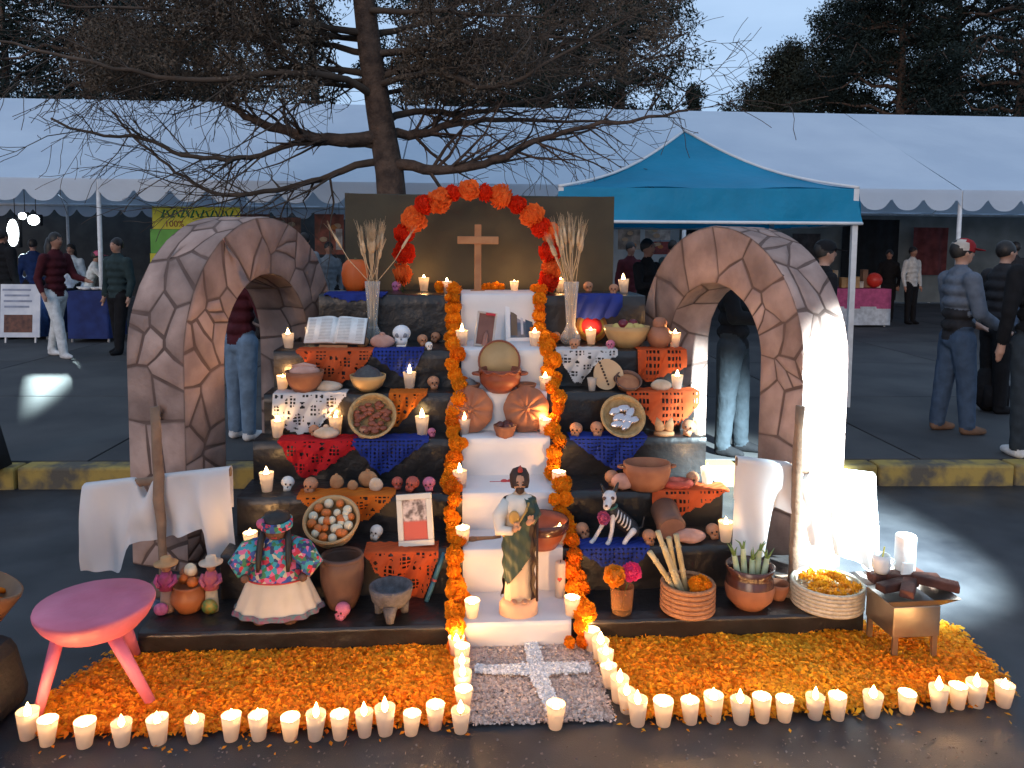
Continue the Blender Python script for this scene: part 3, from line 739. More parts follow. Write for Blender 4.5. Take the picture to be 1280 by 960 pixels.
# =================================================================== petal carpets, pale mat, white floor cross
rs = np.random.RandomState(11)
def poly_in(P, x, y):
    ins = np.zeros(len(x), bool); n = len(P)
    for i in range(n):
        x1, y1 = P[i]; x2, y2 = P[(i + 1) % n]
        c = ((y1 > y) != (y2 > y)) & (x < (x2 - x1) * (y - y1) / (y2 - y1 + 1e-12) + x1); ins ^= c
    return ins
def scatter(name, pix, n, size, hgt, pal, label, cat, thick=.012, ragged=.02, m_=None, flat=.3, asp=.6, zb=.004):
    P = [onz(x, y, 0) for x, y in pix]; P = [(p.x, p.y) for p in P]
    xs = [p[0] for p in P]; ys = [p[1] for p in P]
    x = rs.uniform(min(xs) - .03, max(xs) + .03, n * 3); y = rs.uniform(min(ys) - .03, max(ys) + .03, n * 3)
    jx = x + rs.normal(size=len(x)) * ragged; jy = y + rs.normal(size=len(x)) * ragged
    k = poly_in(P, jx, jy); x, y = x[k][:n], y[k][:n]; n = len(x)
    bumpy = np.array([noise.noise(Vector((a * 6, b * 6, 3))) for a, b in zip(x, y)])
    z = zb + (hgt * (.55 + .5 * bumpy)) * rs.uniform(.05, 1, n) ** .7
    c = np.stack([x, y, np.maximum(z, .003)], 1)
    d1 = rs.normal(size=(n, 3)); d1[:, 2] *= flat; d1 /= np.linalg.norm(d1, axis=1)[:, None]
    up = rs.normal(size=(n, 3)) * .38 + np.array([0, 0, 1]); d2 = np.cross(up, d1); d2 /= np.linalg.norm(d2, axis=1)[:, None]
    l = size * rs.uniform(.6, 1.35, (n, 1)); w = l * asp
    q = np.stack([c - d1 * l, c - d2 * w + np.array([0, 0, .002]), c + d1 * l, c + d2 * w + np.array([0, 0, .002])], 1)
    q[:, :, 2] = np.maximum(q[:, :, 2], .0025)
    big = np.array([noise.noise(Vector((a * 2.2, b * 2.2, 9))) for a, b in zip(x, y)])
    t = np.clip(.5 + .45 * big + rs.normal(size=n) * .20, 0, 1)[:, None]
    pal = np.asarray(pal); cc = np.where(t < .5, pal[0] + (pal[1] - pal[0]) * t * 2, pal[1] + (pal[2] - pal[1]) * (t - .5) * 2) * rs.uniform(.75, 1.15, (n, 1))
    o = npmesh(name, q.reshape(-1, 3), 4, m_ or vmat('petals', .75, .3), cols=np.clip(cc, 0, 1)); tag(o, label, cat, kind='stuff')
    # the bed the loose pieces lie on
    cxm = sum(xs) / len(xs); cym = sum(ys) / len(ys)
    return o
ORG = [(.86, .19, .004), (.95, .32, .008), (.95, .44, .015)]
YEL = [(.90, .26, .006), (.95, .40, .012), (.90, .52, .03)]
scatter('petal_carpet', [(188, 803), (380, 800), (566, 797), (573, 903), (400, 912), (60, 921), (42, 905), (90, 855)], 34000, .0125, .040, ORG, 'carpet of orange marigold petals on the road beside the pink stool', 'petals')
scatter('petal_carpet', [(744, 797), (960, 792), (1190, 786), (1240, 842), (1262, 872), (1040, 891), (800, 899), (785, 880)], 34000, .0125, .042, YEL, 'carpet of yellow orange marigold petals on the road under the brazier', 'petals')
PALE = [(.58, .43, .36), (.72, .57, .49), (.78, .67, .59)]
scatter('pale_mat', [(584, 797), (733, 797), (768, 902), (586, 908)], 15000, .008, .012, PALE, 'pale pinkish mat of seeds and shavings in front of the white stair', 'floor mat', m_=vmat('seed', .8, .1), asp=.7, ragged=.006)
WC = [(.88, .88, .88), (.90, .90, .90), (.92, .92, .92)]
scatter('floor_cross', [(655, 803), (670, 803), (678, 835), (736, 836), (737, 847), (682, 849), (701, 898), (687, 900), (662, 850), (596, 848), (595, 839), (661, 837)], 11000, .0066, .012, WC, 'white cross of salt drawn on the pale mat', 'floor cross', m_=vmat('salt', .6, .1), asp=.8, ragged=.004, zb=.018)
scatter('stray_petals', [(150, 800), (560, 800), (590, 925), (60, 952), (10, 930), (60, 860)], 260, .010, .004, ORG, 'stray petals scattered round the orange carpet and its candle row', 'petals', ragged=.02)
scatter('stray_petals', [(740, 800), (1200, 780), (1290, 880), (1240, 910), (800, 925), (770, 915)], 260, .010, .004, YEL, 'stray petals scattered round the yellow carpet and its candle row', 'petals', ragged=.02)
scatter('road_grit', [(-40, 1000), (1320, 1000), (1320, 905), (800, 922), (560, 932), (-40, 950)], 700, .005, .002, [(.10, .09, .085), (.16, .14, .13), (.24, .22, .2)], 'pale grit and crumbs on the road in front of the candles', 'grit', m_=vmat('grit', .9, 0), asp=.8)
# =================================================================== painted stone arches
M_stone = mat('painted arch stone', (.43, .305, .26), (.25, .17, .145), sc=5, rough=.85, bump=.5, bsc=35, rnd=.2, bdist=.01, detail=7)
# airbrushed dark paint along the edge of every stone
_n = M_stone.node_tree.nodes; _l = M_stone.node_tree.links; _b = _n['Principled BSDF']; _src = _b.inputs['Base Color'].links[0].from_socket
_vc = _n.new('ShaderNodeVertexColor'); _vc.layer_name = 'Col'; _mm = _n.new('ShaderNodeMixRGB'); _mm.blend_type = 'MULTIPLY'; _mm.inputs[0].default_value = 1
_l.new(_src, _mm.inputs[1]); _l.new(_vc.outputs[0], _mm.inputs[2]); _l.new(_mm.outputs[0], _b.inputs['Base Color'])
M_joint = mat('dark painted joints', (.105, .066, .054), (.15, .095, .078), sc=9, rough=.9, bump=.4, bsc=40)
def voronoi(Ls, Lw, n, rs):
    """irregular cells on a strip, relaxed once"""
    pts = [(rs.uniform(0, Ls), rs.uniform(0, Lw)) for _ in range(n)]
    def cells(pts):
        out = []
        for i, p in enumerate(pts):
            poly = [(0, 0), (Ls, 0), (Ls, Lw), (0, Lw)]
            near = sorted(range(len(pts)), key=lambda j: (pts[j][0] - p[0]) ** 2 + (pts[j][1] - p[1]) ** 2)[1:20]
            for j in near:
                q = pts[j]; mx_, my_ = (p[0] + q[0]) / 2, (p[1] + q[1]) / 2; nx_, ny_ = q[0] - p[0], q[1] - p[1]; new = []
                for k in range(len(poly)):
                    a, b = poly[k], poly[(k + 1) % len(poly)]
                    da = (a[0] - mx_) * nx_ + (a[1] - my_) * ny_; db = (b[0] - mx_) * nx_ + (b[1] - my_) * ny_
                    if da <= 0: new.append(a)
                    if da * db < 0: t = da / (da - db); new.append((a[0] + (b[0] - a[0]) * t, a[1] + (b[1] - a[1]) * t))
                poly = new
                if len(poly) < 3: break
            out.append(poly)
        return out
    for _ in range(0):
        cs = cells(pts); pts = [((sum(a for a, _ in c) / len(c)) * .6 + p[0] * .4, (sum(b for _, b in c) / len(c)) * .6 + p[1] * .4) if len(c) > 2 else p for c, p in zip(cs, pts)]
    return [c for c in cells(pts) if len(c) > 2]
def inset(poly, d):
    n = len(poly); ar = sum(poly[i][0] * poly[(i + 1) % n][1] - poly[(i + 1) % n][0] * poly[i][1] for i in range(n)); sg = 1 if ar > 0 else -1; out = []
    for i in range(n):
        p0, p1, p2 = poly[i - 1], poly[i], poly[(i + 1) % n]
        a = Vector((p1[0] - p0[0], p1[1] - p0[1])); b = Vector((p2[0] - p1[0], p2[1] - p1[1]))
        if a.length < 1e-6 or b.length < 1e-6: continue
        na = Vector((-a.y, a.x)).normalized() * sg; nb = Vector((-b.y, b.x)).normalized() * sg; m = na + nb
        if m.length < .2: m = na
        m.normalize(); k = d / max(.45, m.dot(na)); out.append((p1[0] + m.x * k, p1[1] + m.y * k))
    return out
def stone_arch(A, B, label, seed, wleg=.30, thick=.36, height=1.84, spring=1.08):
    """A, B: ground points under the middle of the near and far legs"""
    A, B = Vector(A), Vector(B); d = B - A; ang = math.atan2(d.y, d.x); ctr = (A + B) / 2
    hwid = d.length / 2 + wleg / 2; hin = hwid - wleg; rise_o = height - spring; rise_i = rise_o - wleg * 1.08
    rt = root('stone_arch', (ctr.x, ctr.y, 0), label, 'arch', 'stone arches', rotz=ang)
    rs = random.Random(seed)
    Larc = math.pi * (hwid + hin) / 2 * (1 + (rise_o + rise_i) / (hwid + hin)) / 2; LT = 2 * spring + Larc
    def prof(s, k):            # s along the path in metres, k 0 inner .. 1 outer
        w = hin + (hwid - hin) * k; rz_ = rise_i + (rise_o - rise_i) * k
        if s <= spring: return Vector((-w, 0, s))
        if s >= LT - spring: return Vector((w, 0, LT - s))
        t = math.pi * (s - spring) / Larc; return Vector((-math.cos(t) * w, 0, spring + math.sin(t) * rz_))
    def nrm(s, k):
        a, b = prof(max(0, s - .02), k), prof(min(LT, s + .02), k); t = (b - a).normalized(); return Vector((-t.z, 0, t.x)) * 1.0
    N = 64; body = MB(); vs = []; fs = []
    for i in range(N + 1):
        s = LT * i / N
        for k, y in ((0, -thick / 2), (1, -thick / 2), (1, thick / 2), (0, thick / 2)):
            p = prof(s, k); vs.append((p.x, y, p.z))
    for i in range(N):
        for c in range(4): fs.append((4 * i + c, 4 * i + (c + 1) % 4, 4 * i + 4 + (c + 1) % 4, 4 * i + 4 + c))
    body.add(vs, fs); body.build('arch_body', M_joint, rt, smooth=False)
    def surf(kind):
        if kind == 'front': return lambda s, w, o: prof(s, w / wleg) + Vector((0, -thick / 2 - o, 0))
        if kind == 'back': return lambda s, w, o: prof(s, w / wleg) + Vector((0, thick / 2 + o, 0))
        if kind == 'outer': return lambda s, w, o: prof(s, 1) + Vector((0, w - thick / 2, 0)) + nrm(s, 1) * o
        return lambda s, w, o: prof(s, 0) + Vector((0, w - thick / 2, 0)) - nrm(s, 0) * o
    for kind, Lw, n in (('front', wleg, 60), ('outer', thick, 66), ('inner', thick, 42), ('back', wleg, 34)):
        fn = surf(kind)
        for poly in voronoi(LT, Lw, n, rs):
            p1 = inset(poly, rs.uniform(.004, .0095))
            if len(p1) < 3: continue
            # extra points along long edges so the plate follows the curve
            dense = []
            for i in range(len(p1)):
                a, b = p1[i], p1[(i + 1) % len(p1)]; L = math.hypot(b[0] - a[0], b[1] - a[1]); kk = 2 if L > .10 else 1
                for t in range(kk): dense.append((a[0] + (b[0] - a[0]) * t / kk + rs.uniform(-.004, .004), a[1] + (b[1] - a[1]) * t / kk + rs.uniform(-.004, .004)))
            dense = [(min(max(a, .002), LT - .002), 0 if b < .014 else (Lw if b > Lw - .014 else b)) for a, b in dense]
            cxy = (sum(a for a, _ in dense) / len(dense), sum(b for _, b in dense) / len(dense)); hgt = rs.uniform(.0025, .006)
            ins = [(a + (cxy[0] - a) * .07, b + (cxy[1] - b) * .07) for a, b in dense]
            mid = [(a + (cxy[0] - a) * .55, b + (cxy[1] - b) * .55) for a, b in dense]
            n_ = len(dense); m = MB(); vs = [fn(a, b, .001) for a, b in dense] + [fn(a, b, hgt * .8) for a, b in ins] + [fn(a, b, hgt * rs.uniform(.9, 1.25)) for a, b in mid] + [fn(*cxy, hgt)]
            fs = []
            for i in range(n_):
                j = (i + 1) % n_; fs += [(i, j, n_ + j, n_ + i), (n_ + i, n_ + j, 2 * n_ + j, 2 * n_ + i), (2 * n_ + i, 2 * n_ + j, 3 * n_)]
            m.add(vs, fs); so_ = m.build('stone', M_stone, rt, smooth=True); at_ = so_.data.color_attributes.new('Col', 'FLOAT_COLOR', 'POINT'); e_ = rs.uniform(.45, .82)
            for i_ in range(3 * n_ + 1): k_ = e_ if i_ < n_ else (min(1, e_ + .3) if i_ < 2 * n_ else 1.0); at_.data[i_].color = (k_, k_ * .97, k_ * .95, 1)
    return rt
AL = onz(214, 700, 0); AL = Vector((-1.77, 4.02, 0)); BL = Vector((-1.42, 5.06, 0))
AR = Vector((1.555, 4.05, 0)); BR = Vector((1.08, 5.06, 0))
stone_arch(AL, BL, 'pinkish painted stone arch behind the pink stool', 5)
stone_arch(AR, BR, 'painted stone arch with white spotlight glare on its leg', 9, thick=.31, height=1.81)

# =================================================================== the two draped crosses
M_old = mat('weathered post wood', (.27, .175, .115), (.17, .105, .07), sc=11, rough=.85, bump=.6, bsc=40)
M_sheet = mat('white draped cloth', (.74, .72, .71), (.68, .66, .66), sc=3, rough=.85, trans=.25, spec=.2, bump=.1, bsc=40)
def draped_cross(base, top_px, arm_l, arm_r, label, clabel, drops, notch, seed, yaw):
    q = mpp(base); Y = base.y
    top = ony(top_px[0], top_px[1], Y); r = root('grave_cross', base, label, 'cross', rotz=yaw)
    h = top.z - base.z; lean = top.x - base.x
    m = MB(); rs = random.Random(seed); pts = []
    for k in range(9): f = k / 8; pts.append((lean * f + rs.uniform(-.004, .004), rs.uniform(-.003, .003), h * f))
    m.tube(pts, [.0225 + rs.uniform(-.003, .003) for _ in pts], 9); m.build('post', M_old, r, noise_amt=.005, noise_sc=20)
    a = ony(*arm_l, Y + .04); b = ony(*arm_r, Y + .04)
    al = Vector((a.x - base.x, .045, a.z - base.z)); bl_ = Vector((b.x - base.x, .045, b.z - base.z))
    m = MB(); m.tube([al.lerp(bl_, t / 6) for t in range(7)], .02, 8); m.build('arm', M_old, r, noise_amt=.004, noise_sc=20)
    m = MB(); m.box((0, .0, .02), (.12, .16, .04)); m.build('foot_block', M_old, r, smooth=False, bevel=.004)
    # cloth: thrown over the arm, short behind, long in front
    nx, ny = 72, 30; vs = []; fs = []; c = MB(); L = (bl_ - al).length; d = (bl_ - al).normalized()
    def dr(s):
        for (s0, v0), (s1, v1) in zip(drops, drops[1:]):
            if s0 <= s <= s1: t = (s - s0) / max(1e-6, s1 - s0); return v0 + (v1 - v0) * t
        return drops[-1][1]
    for i in range(nx + 1):
        s = i / nx; D = dr(s); p = al.lerp(bl_, s)
        ctrn = math.exp(-((s - notch) / .045) ** 2)
        for j in range(ny + 1):
            f = j / ny
            if f < .28:               # back fall
                g_ = 1 - f / .28; z = .022 - D * .45 * g_; y = .024 + .006 * g_
            elif f < .36: t = (f - .28) / .08; z = .022 + .004 * math.sin(math.pi * t); y = .024 - .048 * t
            else:
                g_ = (f - .36) / .64; z = .022 - D * g_
                y = -.024 - (.042 * g_ ** .6) * (.35 + .65 * math.sin(s * 15 + 2.2 * g_ + seed)) - .018 * math.sin(s * 33 + seed - 3 * g_) * g_ - .016 * noise.noise(Vector((s * 6, g_ * 3, seed))) * g_
            z += .012 * noise.noise(Vector((s * 9, f * 2, seed + 3))) * max(0, f - .36)
            z -= .10 * ctrn * max(0, 1 - abs(f - .32) * 3)
            xsh = .05 * (s - .5) * max(0, f - .36) * 1.5
            vs.append(p + d * xsh + Vector((0, y, z)))
    for i in range(nx):
        for j in range(ny): q0 = i * (ny + 1) + j; fs.append((q0, q0 + ny + 1, q0 + ny + 2, q0 + 1))
    c.add(vs, fs); o = c.build('draped_cloth', M_sheet, loc=base, rotz=yaw); tag(o, clabel, 'cloth')
    return r
PC = onz(206, 738, TZ[1]); PC = alt(inv(PC)[0], max(.28, inv(PC)[1]), TZ[1])
draped_cross(PC, (193, 509), (106, 611), (288, 590), 'rough wooden cross on the black platform in front of the pinkish arch', 'white cloth hung over the cross in front of the pinkish arch',
             [(0, .40), (.22, .42), (.30, .40), (.34, .29), (.55, .29), (.66, .28), (.80, .26), (.84, .42), (1, .44)], .42, 1, 0)
PC = onz(991, 738, TZ[1]); PC = alt(inv(PC)[0], max(.22, inv(PC)[1]), TZ[1])
draped_cross(PC, (1000, 508), (921, 577), (1092, 598), 'rough wooden cross caught in the white spotlight beside the round petal basket', 'white cloth glaring in the spotlight over the cross',
             [(0, .47), (.22, .44), (.30, .22), (.48, .22), (.52, .36), (.64, .34), (.68, .24), (.72, .40), (1, .44)], .47, 4, 0)

# =================================================================== pink stool
M_pink = mat('worn pink paint', (.62, .17, .26), (.46, .10, .16), sc=5, rough=.5, bump=.2, bsc=40, contrast=(.3, .7))
zs = .385; Pc = onz(119, 752, zs); q = mpp(Pc); rs_ = 69 * q
st = root('three_legged_stool', (Pc.x, Pc.y, 0), 'pink painted three-legged stool with a thick round seat', 'stool', rotz=0)
m = MB(); m.lathe([(0, zs - .125), (rs_ * .40, zs - .122), (rs_ * .70, zs - .098), (rs_ * .90, zs - .055), (rs_ * .985, zs - .022), (rs_, zs - .008), (rs_ * .985, zs), (rs_ * .5, zs - .004), (0, zs - .006)], 36); m.build('seat', M_pink, st, noise_amt=.002, noise_sc=14)
for fx, fy, tx_, ty_ in ((44, 905, -.10, -.06), (192, 884, .09, -.06), (172, 822, .03, .11)):
    Fp = onz(fx, fy, 0); m = MB(); a = Vector((tx_, ty_, zs - .09)); b = Vector((Fp.x - Pc.x, Fp.y - Pc.y, 0))
    m.tube([a, a.lerp(b, .5), b], [.024, .021, .017], 10); m.build('leg', M_pink, st)

# =================================================================== things cut by the edge of the picture
M_clay = mat('terracotta clay', (.36, .145, .07), (.24, .085, .042), sc=7, rough=.65, bump=.15, bsc=50, rnd=.10)
M_gourd = mat('brown gourd', (.30, .15, .07), (.18, .085, .04), sc=6, rough=.5)
zz = .33; Pb = onz(-68, 765, zz); q = mpp(Pb)
bw = root('wooden_bowl', (Pb.x, Pb.y, zz - .07), 'large brown bowl of petals resting on the black bag at the road edge', 'bowl', tilt=(R(-14), R(20), 0))
Rb = 62 * q
m = MB(); m.lathe([(0, 0), (Rb * .5, .0), (Rb * .85, .07), (Rb, .17), (Rb * 1.0, .19), (Rb * .95, .19), (Rb * .82, .085), (0, .05)], 36); m.build('shell', M_gourd, bw)
m = MB()
for i in range(60):
    a = rnd(0, 6.28); rr = Rb * .8 * math.sqrt(rnd(0, 1)); m.ball((rr * math.cos(a), rr * math.sin(a), .13 + rnd(-.01, .015)), (.02, .018, .01), 6, 4)
o = m.build('petal_heap', M_mar2); o.location = bw.location; o.rotation_euler = bw.rotation_euler; tag(o, 'orange petals heaped inside the large brown bowl at the road edge', 'petals', kind='stuff')
M_bag = mat('black fabric', (.010, .010, .012), (.018, .018, .02), sc=9, rough=.85, bump=.5, bsc=60)
Pg = onz(-105, 945, 0)
m = MB(); m.box((0, 0, .14), (.40, .46, .28), taper=.8); o = m.build('black_bag', M_bag, loc=(Pg.x, Pg.y + .12, 0), smooth=False, bevel=.06, noise_amt=.01, noise_sc=6); tag(o, 'black fabric bag on the road under the brown petal bowl', 'bag')
Pg = onz(-34, 588, PAVE); m = MB(); m.box((0, 0, .15), (.36, .28, .30), taper=.7); m.tube([(-.08, 0, .29), (-.05, 0, .36), (.05, 0, .36), (.08, 0, .29)], .012, 8)
o = m.build('black_backpack', M_bag, loc=(Pg.x, Pg.y, PAVE), smooth=True, noise_amt=.02, noise_sc=6); tag(o, 'black backpack set down on the kerb edge', 'backpack')

# =================================================================== brazier with charred wood, mug and paper roll
M_metal = mat('thin galvanised sheet', (.50, .44, .38), (.36, .30, .26), sc=6, rough=.28, metal=.9, bump=.2, bsc=12)
M_char = mat('reddish charred wood', (.16, .055, .035), (.05, .02, .016), sc=9, rough=.9, bump=.8, bsc=25, rnd=.3)
f1, f2, f3 = onz(1112, 826, 0), onz(1163, 832, 0), onz(1090, 806, 0)
Pz = (f1 + f2) / 2; bd_ = Vector((f2.x - f1.x, f2.y - f1.y, 0)); byaw = R(6)
br_ = root('metal_brazier', (Pz.x + .01, Pz.y + .10, 0), 'small sheet metal brazier on four legs standing in the yellow petals', 'brazier', rotz=byaw)
q = mpp(Pz); bw_, bdp = 62 * q, .20; ht = .27
for sx in (-1, 1):
    for sy in (-1, 1):
        m = MB(); m.box((sx * bw_ * .42, sy * bdp * .45, .085), (.022, .012, .17)); m.build('leg', M_metal, br_, smooth=False)
m = MB(); m.box((0, 0, .175), (bw_, bdp, .13)); m.build('fire_box', M_metal, br_, smooth=False, bevel=.004)
m = MB(); t0, t1 = .242, .285
vs = [(-bw_ / 2, -bdp / 2, t0), (bw_ / 2, -bdp / 2, t0), (bw_ / 2, bdp / 2, t0), (-bw_ / 2, bdp / 2, t0), (-bw_ * .78, -bdp * .72, t1), (bw_ * .78, -bdp * .72, t1), (bw_ * .78, bdp * .72, t1), (-bw_ * .78, bdp * .72, t1)]
m.add(vs, [(0, 1, 5, 4), (1, 2, 6, 5), (2, 3, 7, 6), (3, 0, 4, 7), (0, 3, 2, 1)]); m.build('flared_tray', M_metal, br_, smooth=False)
def sub(root_, lx, ly, lz):
    c, s = math.cos(root_.rotation_euler.z), math.sin(root_.rotation_euler.z); p = root_.location
    return Vector((p.x + c * lx - s * ly, p.y + s * lx + c * ly, p.z + lz))
for i, (x, y, L, a, tl) in enumerate([(-.04, -.02, .20, .3, 0), (.05, .02, .22, -.25, 0), (.0, .06, .24, .1, 0), (.12, -.03, .18, -.5, .1), (-.02, -.06, .15, .9, 0)]):
    m = MB(); m.box((0, 0, 0), (L, .055, .035), M=rz(a) @ ry(tl)); o = m.build('firewood', M_char, loc=sub(br_, x, y, .288 + .006 * (i % 2) + .012), rotz=byaw, smooth=False, bevel=.006, noise_amt=.008, noise_sc=18, seed=i)
    tag(o, 'reddish charred piece of firewood lying on the brazier tray', 'firewood', 'firewood on the brazier')
M_china = mat('white glazed china', (.80, .80, .78), (.74, .74, .72), rough=.2, spec=.5)
mg = root('white_mug', sub(br_, -.075, .045, .325), 'white mug with a spoon on the brazier', 'mug', rotz=byaw)
m = MB(); m.lathe([(0, 0), (.028, 0), (.036, .02), (.038, .05), (.034, .078), (.031, .078), (.033, .05), (.03, .02), (0, .012)], 22); m.build('body', M_china, mg)
m = MB(); m.tube([(.036 + .024 * math.sin(math.pi * t / 8), 0, .062 - .042 * t / 8) for t in range(9)], .005, 7); m.build('handle', M_china, mg)
m = MB(); m.tube([(0, 0, .03), (.012, .0, .11)], .0035, 6); m.build('spoon', mat('yellow plastic', (.6, .5, .1)), mg)
pr = root('paper_roll', sub(br_, .045, .065, .325), 'upright roll of white paper on the brazier beside the mug', 'paper roll', rotz=byaw)
m = MB(); m.lathe([(.012, 0), (.041, 0), (.042, .005), (.042, .145), (.040, .15), (.013, .15), (.012, .146), (.012, 0)], 24); m.build('roll', mat('soft white paper', (.80, .80, .79), (.7, .7, .7), sc=20, rough=.9, bump=.4, bsc=40), pr)
m = MB(); m.box((-.02, -.045, .03), (.05, .012, .06), M=rx(.15)); m.build('loose_end', MATS['soft white paper'], pr, smooth=False, bevel=.003)
# white dish standing on a small upturned bowl behind the brazier
Pd = onz(1100, 748, 0); ds = root('white_dish', (Pd.x, Pd.y, 0), 'white footed dish holding a pale loaf between the brazier and the cross', 'dish')
m = MB(); m.lathe([(0, 0), (.05, 0), (.052, .01), (.026, .03), (.022, .09), (.03, .115), (.072, .135), (.088, .15), (.084, .152), (.06, .138), (0, .13)], 28); m.build('dish', M_china, ds)
m = MB(); m.ball((.01, 0, .165), (.055, .045, .035), 14, 8); tag(m.build('bread_loaf', mat('pale loaf', (.55, .47, .36), (.4, .33, .25), sc=8), loc=ds.location, noise_amt=.006), 'pale round loaf lying in the white footed dish', 'bread')
# =================================================================== offerings on the steps
random.seed(77)
def picado(k, x0, x1, drop, colr, label, hole='mix', back=.10, n=64, y=None, wav=.020, seedv=0):
    """cut tissue paper laid on tread k and hanging over its edge. drop: [(s, pixels)]"""
    yy = _edge[k]; z = TZ[k]; vf = TV[k] - .016
    a = inv(onv(x0, yy, vf)); b = inv(onv(x1, yy, vf)); u0, u1 = a[0], b[0]
    Pm = alt((u0 + u1) / 2, vf, z); q = mpp(Pm); L = u1 - u0
    dr = [(s, d * q * 1.06) for s, d in drop]; mx_ = max(d for _, d in dr)
    def D(s):
        for (s0, v0), (s1, v1) in zip(dr, dr[1:]):
            if s0 <= s <= s1: return v0 + (v1 - v0) * (s - s0) / max(1e-6, s1 - s0)
        return 0
    cell = L / n; rows = int(mx_ / cell) + 1; rb = max(2, int(back / cell))
    def pos(i, j):
        s = i / n; u = u0 + L * s
        if j < 0: return alt(u, vf + .016 + (-j) * cell, z + .007 + .002 * math.sin(i * .7 + j))
        w = j * cell; return alt(u, vf - .004 - abs(wav * math.sin(s * 11 + w * 16 + seedv)) * min(1, w / .05), z + .006 - w)
    def holed(s, w, d):
        t = w / max(.001, mx_)
        if d - w < .014 or w < .006 or s < .035 or s > .965: return False
        X, Y_ = s * L, w
        g1 = (X / .021) % 1, (Y_ / .019) % 1
        if hole == 'lace': return abs(g1[0] - .5) + abs(g1[1] - .5) < .34
        g2 = (X / .034) % 1, (Y_ / .028) % 1
        band = math.sin(s * 17 + 3 * t + seedv * 2.1) * math.cos(t * 9 - s * 6 + seedv)
        if hole == 'mix':
            if band > .32: return abs(g1[0] - .5) < .30 and abs(g1[1] - .5) < .30
            if band < -.55: return (g2[0] - .5) ** 2 + (g2[1] - .5) ** 2 < .10
            return False
        if hole == 'rows': return (int(Y_ / .02) % 2 == 0) and abs(g1[0] - .5) < .27 and abs(math.sin(s * 7 + seedv)) > .5
        return False
    vid = {}; vs = []; fs = []
    def V_(i, j):
        if (i, j) not in vid: vid[i, j] = len(vs); vs.append(pos(i, j))
        return vid[i, j]
    for i in range(n):
        s = (i + .5) / n; d = D(s) - .010 * abs(math.sin(s * L / .024 * math.pi / 2))
        for j in range(-rb, rows):
            w = (j + .5) * cell
            if j >= 0 and (w > d or holed(s, w, d)): continue
            if j < 0 and D(s) < .004 and (-j) * cell > .02: continue
            fs.append((V_(i, j), V_(i + 1, j), V_(i + 1, j + 1), V_(i, j + 1)))
    m = MB(); m.add(vs, fs); o = m.build('cut_paper_banner', colr, smooth=True); tag(o, label, 'paper banner', 'cut paper banners'); return o
P_or = mat('orange red cut paper', (.62, .115, .035), (.50, .08, .024), sc=6, rough=.8, trans=.25, spec=.15)
P_o2 = mat('orange cut paper', (.66, .17, .02), (.52, .11, .014), sc=6, rough=.8, trans=.25, spec=.15)
P_bl = mat('blue cut paper', (.024, .05, .30), (.016, .032, .20), sc=6, rough=.75, trans=.25, spec=.2)
P_re = mat('red cut paper', (.52, .018, .025), (.40, .012, .016), sc=6, rough=.8, trans=.25, spec=.15)
P_wh = mat('white cut paper', (.70, .70, .70), (.60, .60, .61), sc=6, rough=.85, trans=.25, spec=.15)
T3 = lambda a, d: [(0, 2), (a, d), (1, 2)]
picado(6, 370, 466, [(0, 3), (.35, 34), (.5, 46), (.85, 26), (1, 4)], P_or, 'rusty orange cut paper hanging under the open book', 'mix', seedv=1)
picado(6, 466, 530, [(0, 8), (.6, 34), (.72, 34), (1, 3)], P_bl, 'blue cut paper hanging under the white skull', 'lace', seedv=2)
picado(5, 341, 433, [(0, 24), (.12, 40), (.35, 50), (.6, 44), (1, 4)], P_wh, 'white lace cut paper under the reddish bowl', 'mix', seedv=3)
picado(5, 486, 534, [(0, 44), (.25, 40), (1, 2)], P_o2, 'small orange lace paper beside the tilted basket', 'mix', seedv=4)
picado(4, 347, 446, [(0, 2), (.30, 46), (.45, 44), (1, 10)], P_re, 'red cut paper below the white lace paper', 'mix', seedv=5)
picado(4, 440, 536, [(0, 6), (.35, 42), (.45, 40), (1, 3)], P_bl, 'blue cut paper next to the red one', 'lace', seedv=6)
picado(3, 371, 494, [(0, 3), (.3, 28), (.62, 34), (.75, 28), (1, 2)], P_o2, 'orange cut paper above the bowl of white balls', 'mix', seedv=7)
picado(2, 455, 548, [(0, 4), (.3, 40), (.6, 62), (.8, 58), (1, 8)], P_or, 'orange red cut paper under the tilted picture frame', 'mix', seedv=8)
picado(7, 405, 482, [(0, 2), (.4, 10), (.7, 8), (1, 3)], P_bl, 'crumpled blue paper under the orange pumpkin', 'none', seedv=9, back=.2)
picado(7, 720, 778, [(0, 28), (.5, 30), (.9, 26), (1, 14)], P_bl, 'blue paper with pale outline hanging below the top step', 'none', seedv=10)
picado(6, 695, 772, [(0, 6), (.3, 40), (.42, 40), (.6, 22), (1, 8)], P_wh, 'white lace cut paper beside the beaded wooden board', 'mix', seedv=11)
picado(6, 797, 858, [(0, 34), (.25, 40), (.6, 30), (1, 22)], P_or, 'orange cut paper under the clay jar', 'rows', seedv=12)
picado(5, 783, 874, [(0, 3), (.42, 44), (.55, 50), (.8, 34), (1, 18)], P_or, 'large orange cut paper under the pale loaf', 'rows', seedv=13)
picado(4, 712, 810, [(0, 3), (.55, 40), (.65, 40), (1, 2)], P_bl, 'blue cut paper hanging above the dog figure', 'lace', seedv=14)
picado(3, 815, 911, [(0, 16), (.3, 32), (.4, 30), (1, 3)], P_or, 'reddish cut paper under the wreath bread', 'rows', seedv=15)
picado(2, 725, 812, [(0, 8), (.35, 24), (.8, 22), (1, 4)], P_bl, 'blue cut paper under the dog figure', 'lace', seedv=16)

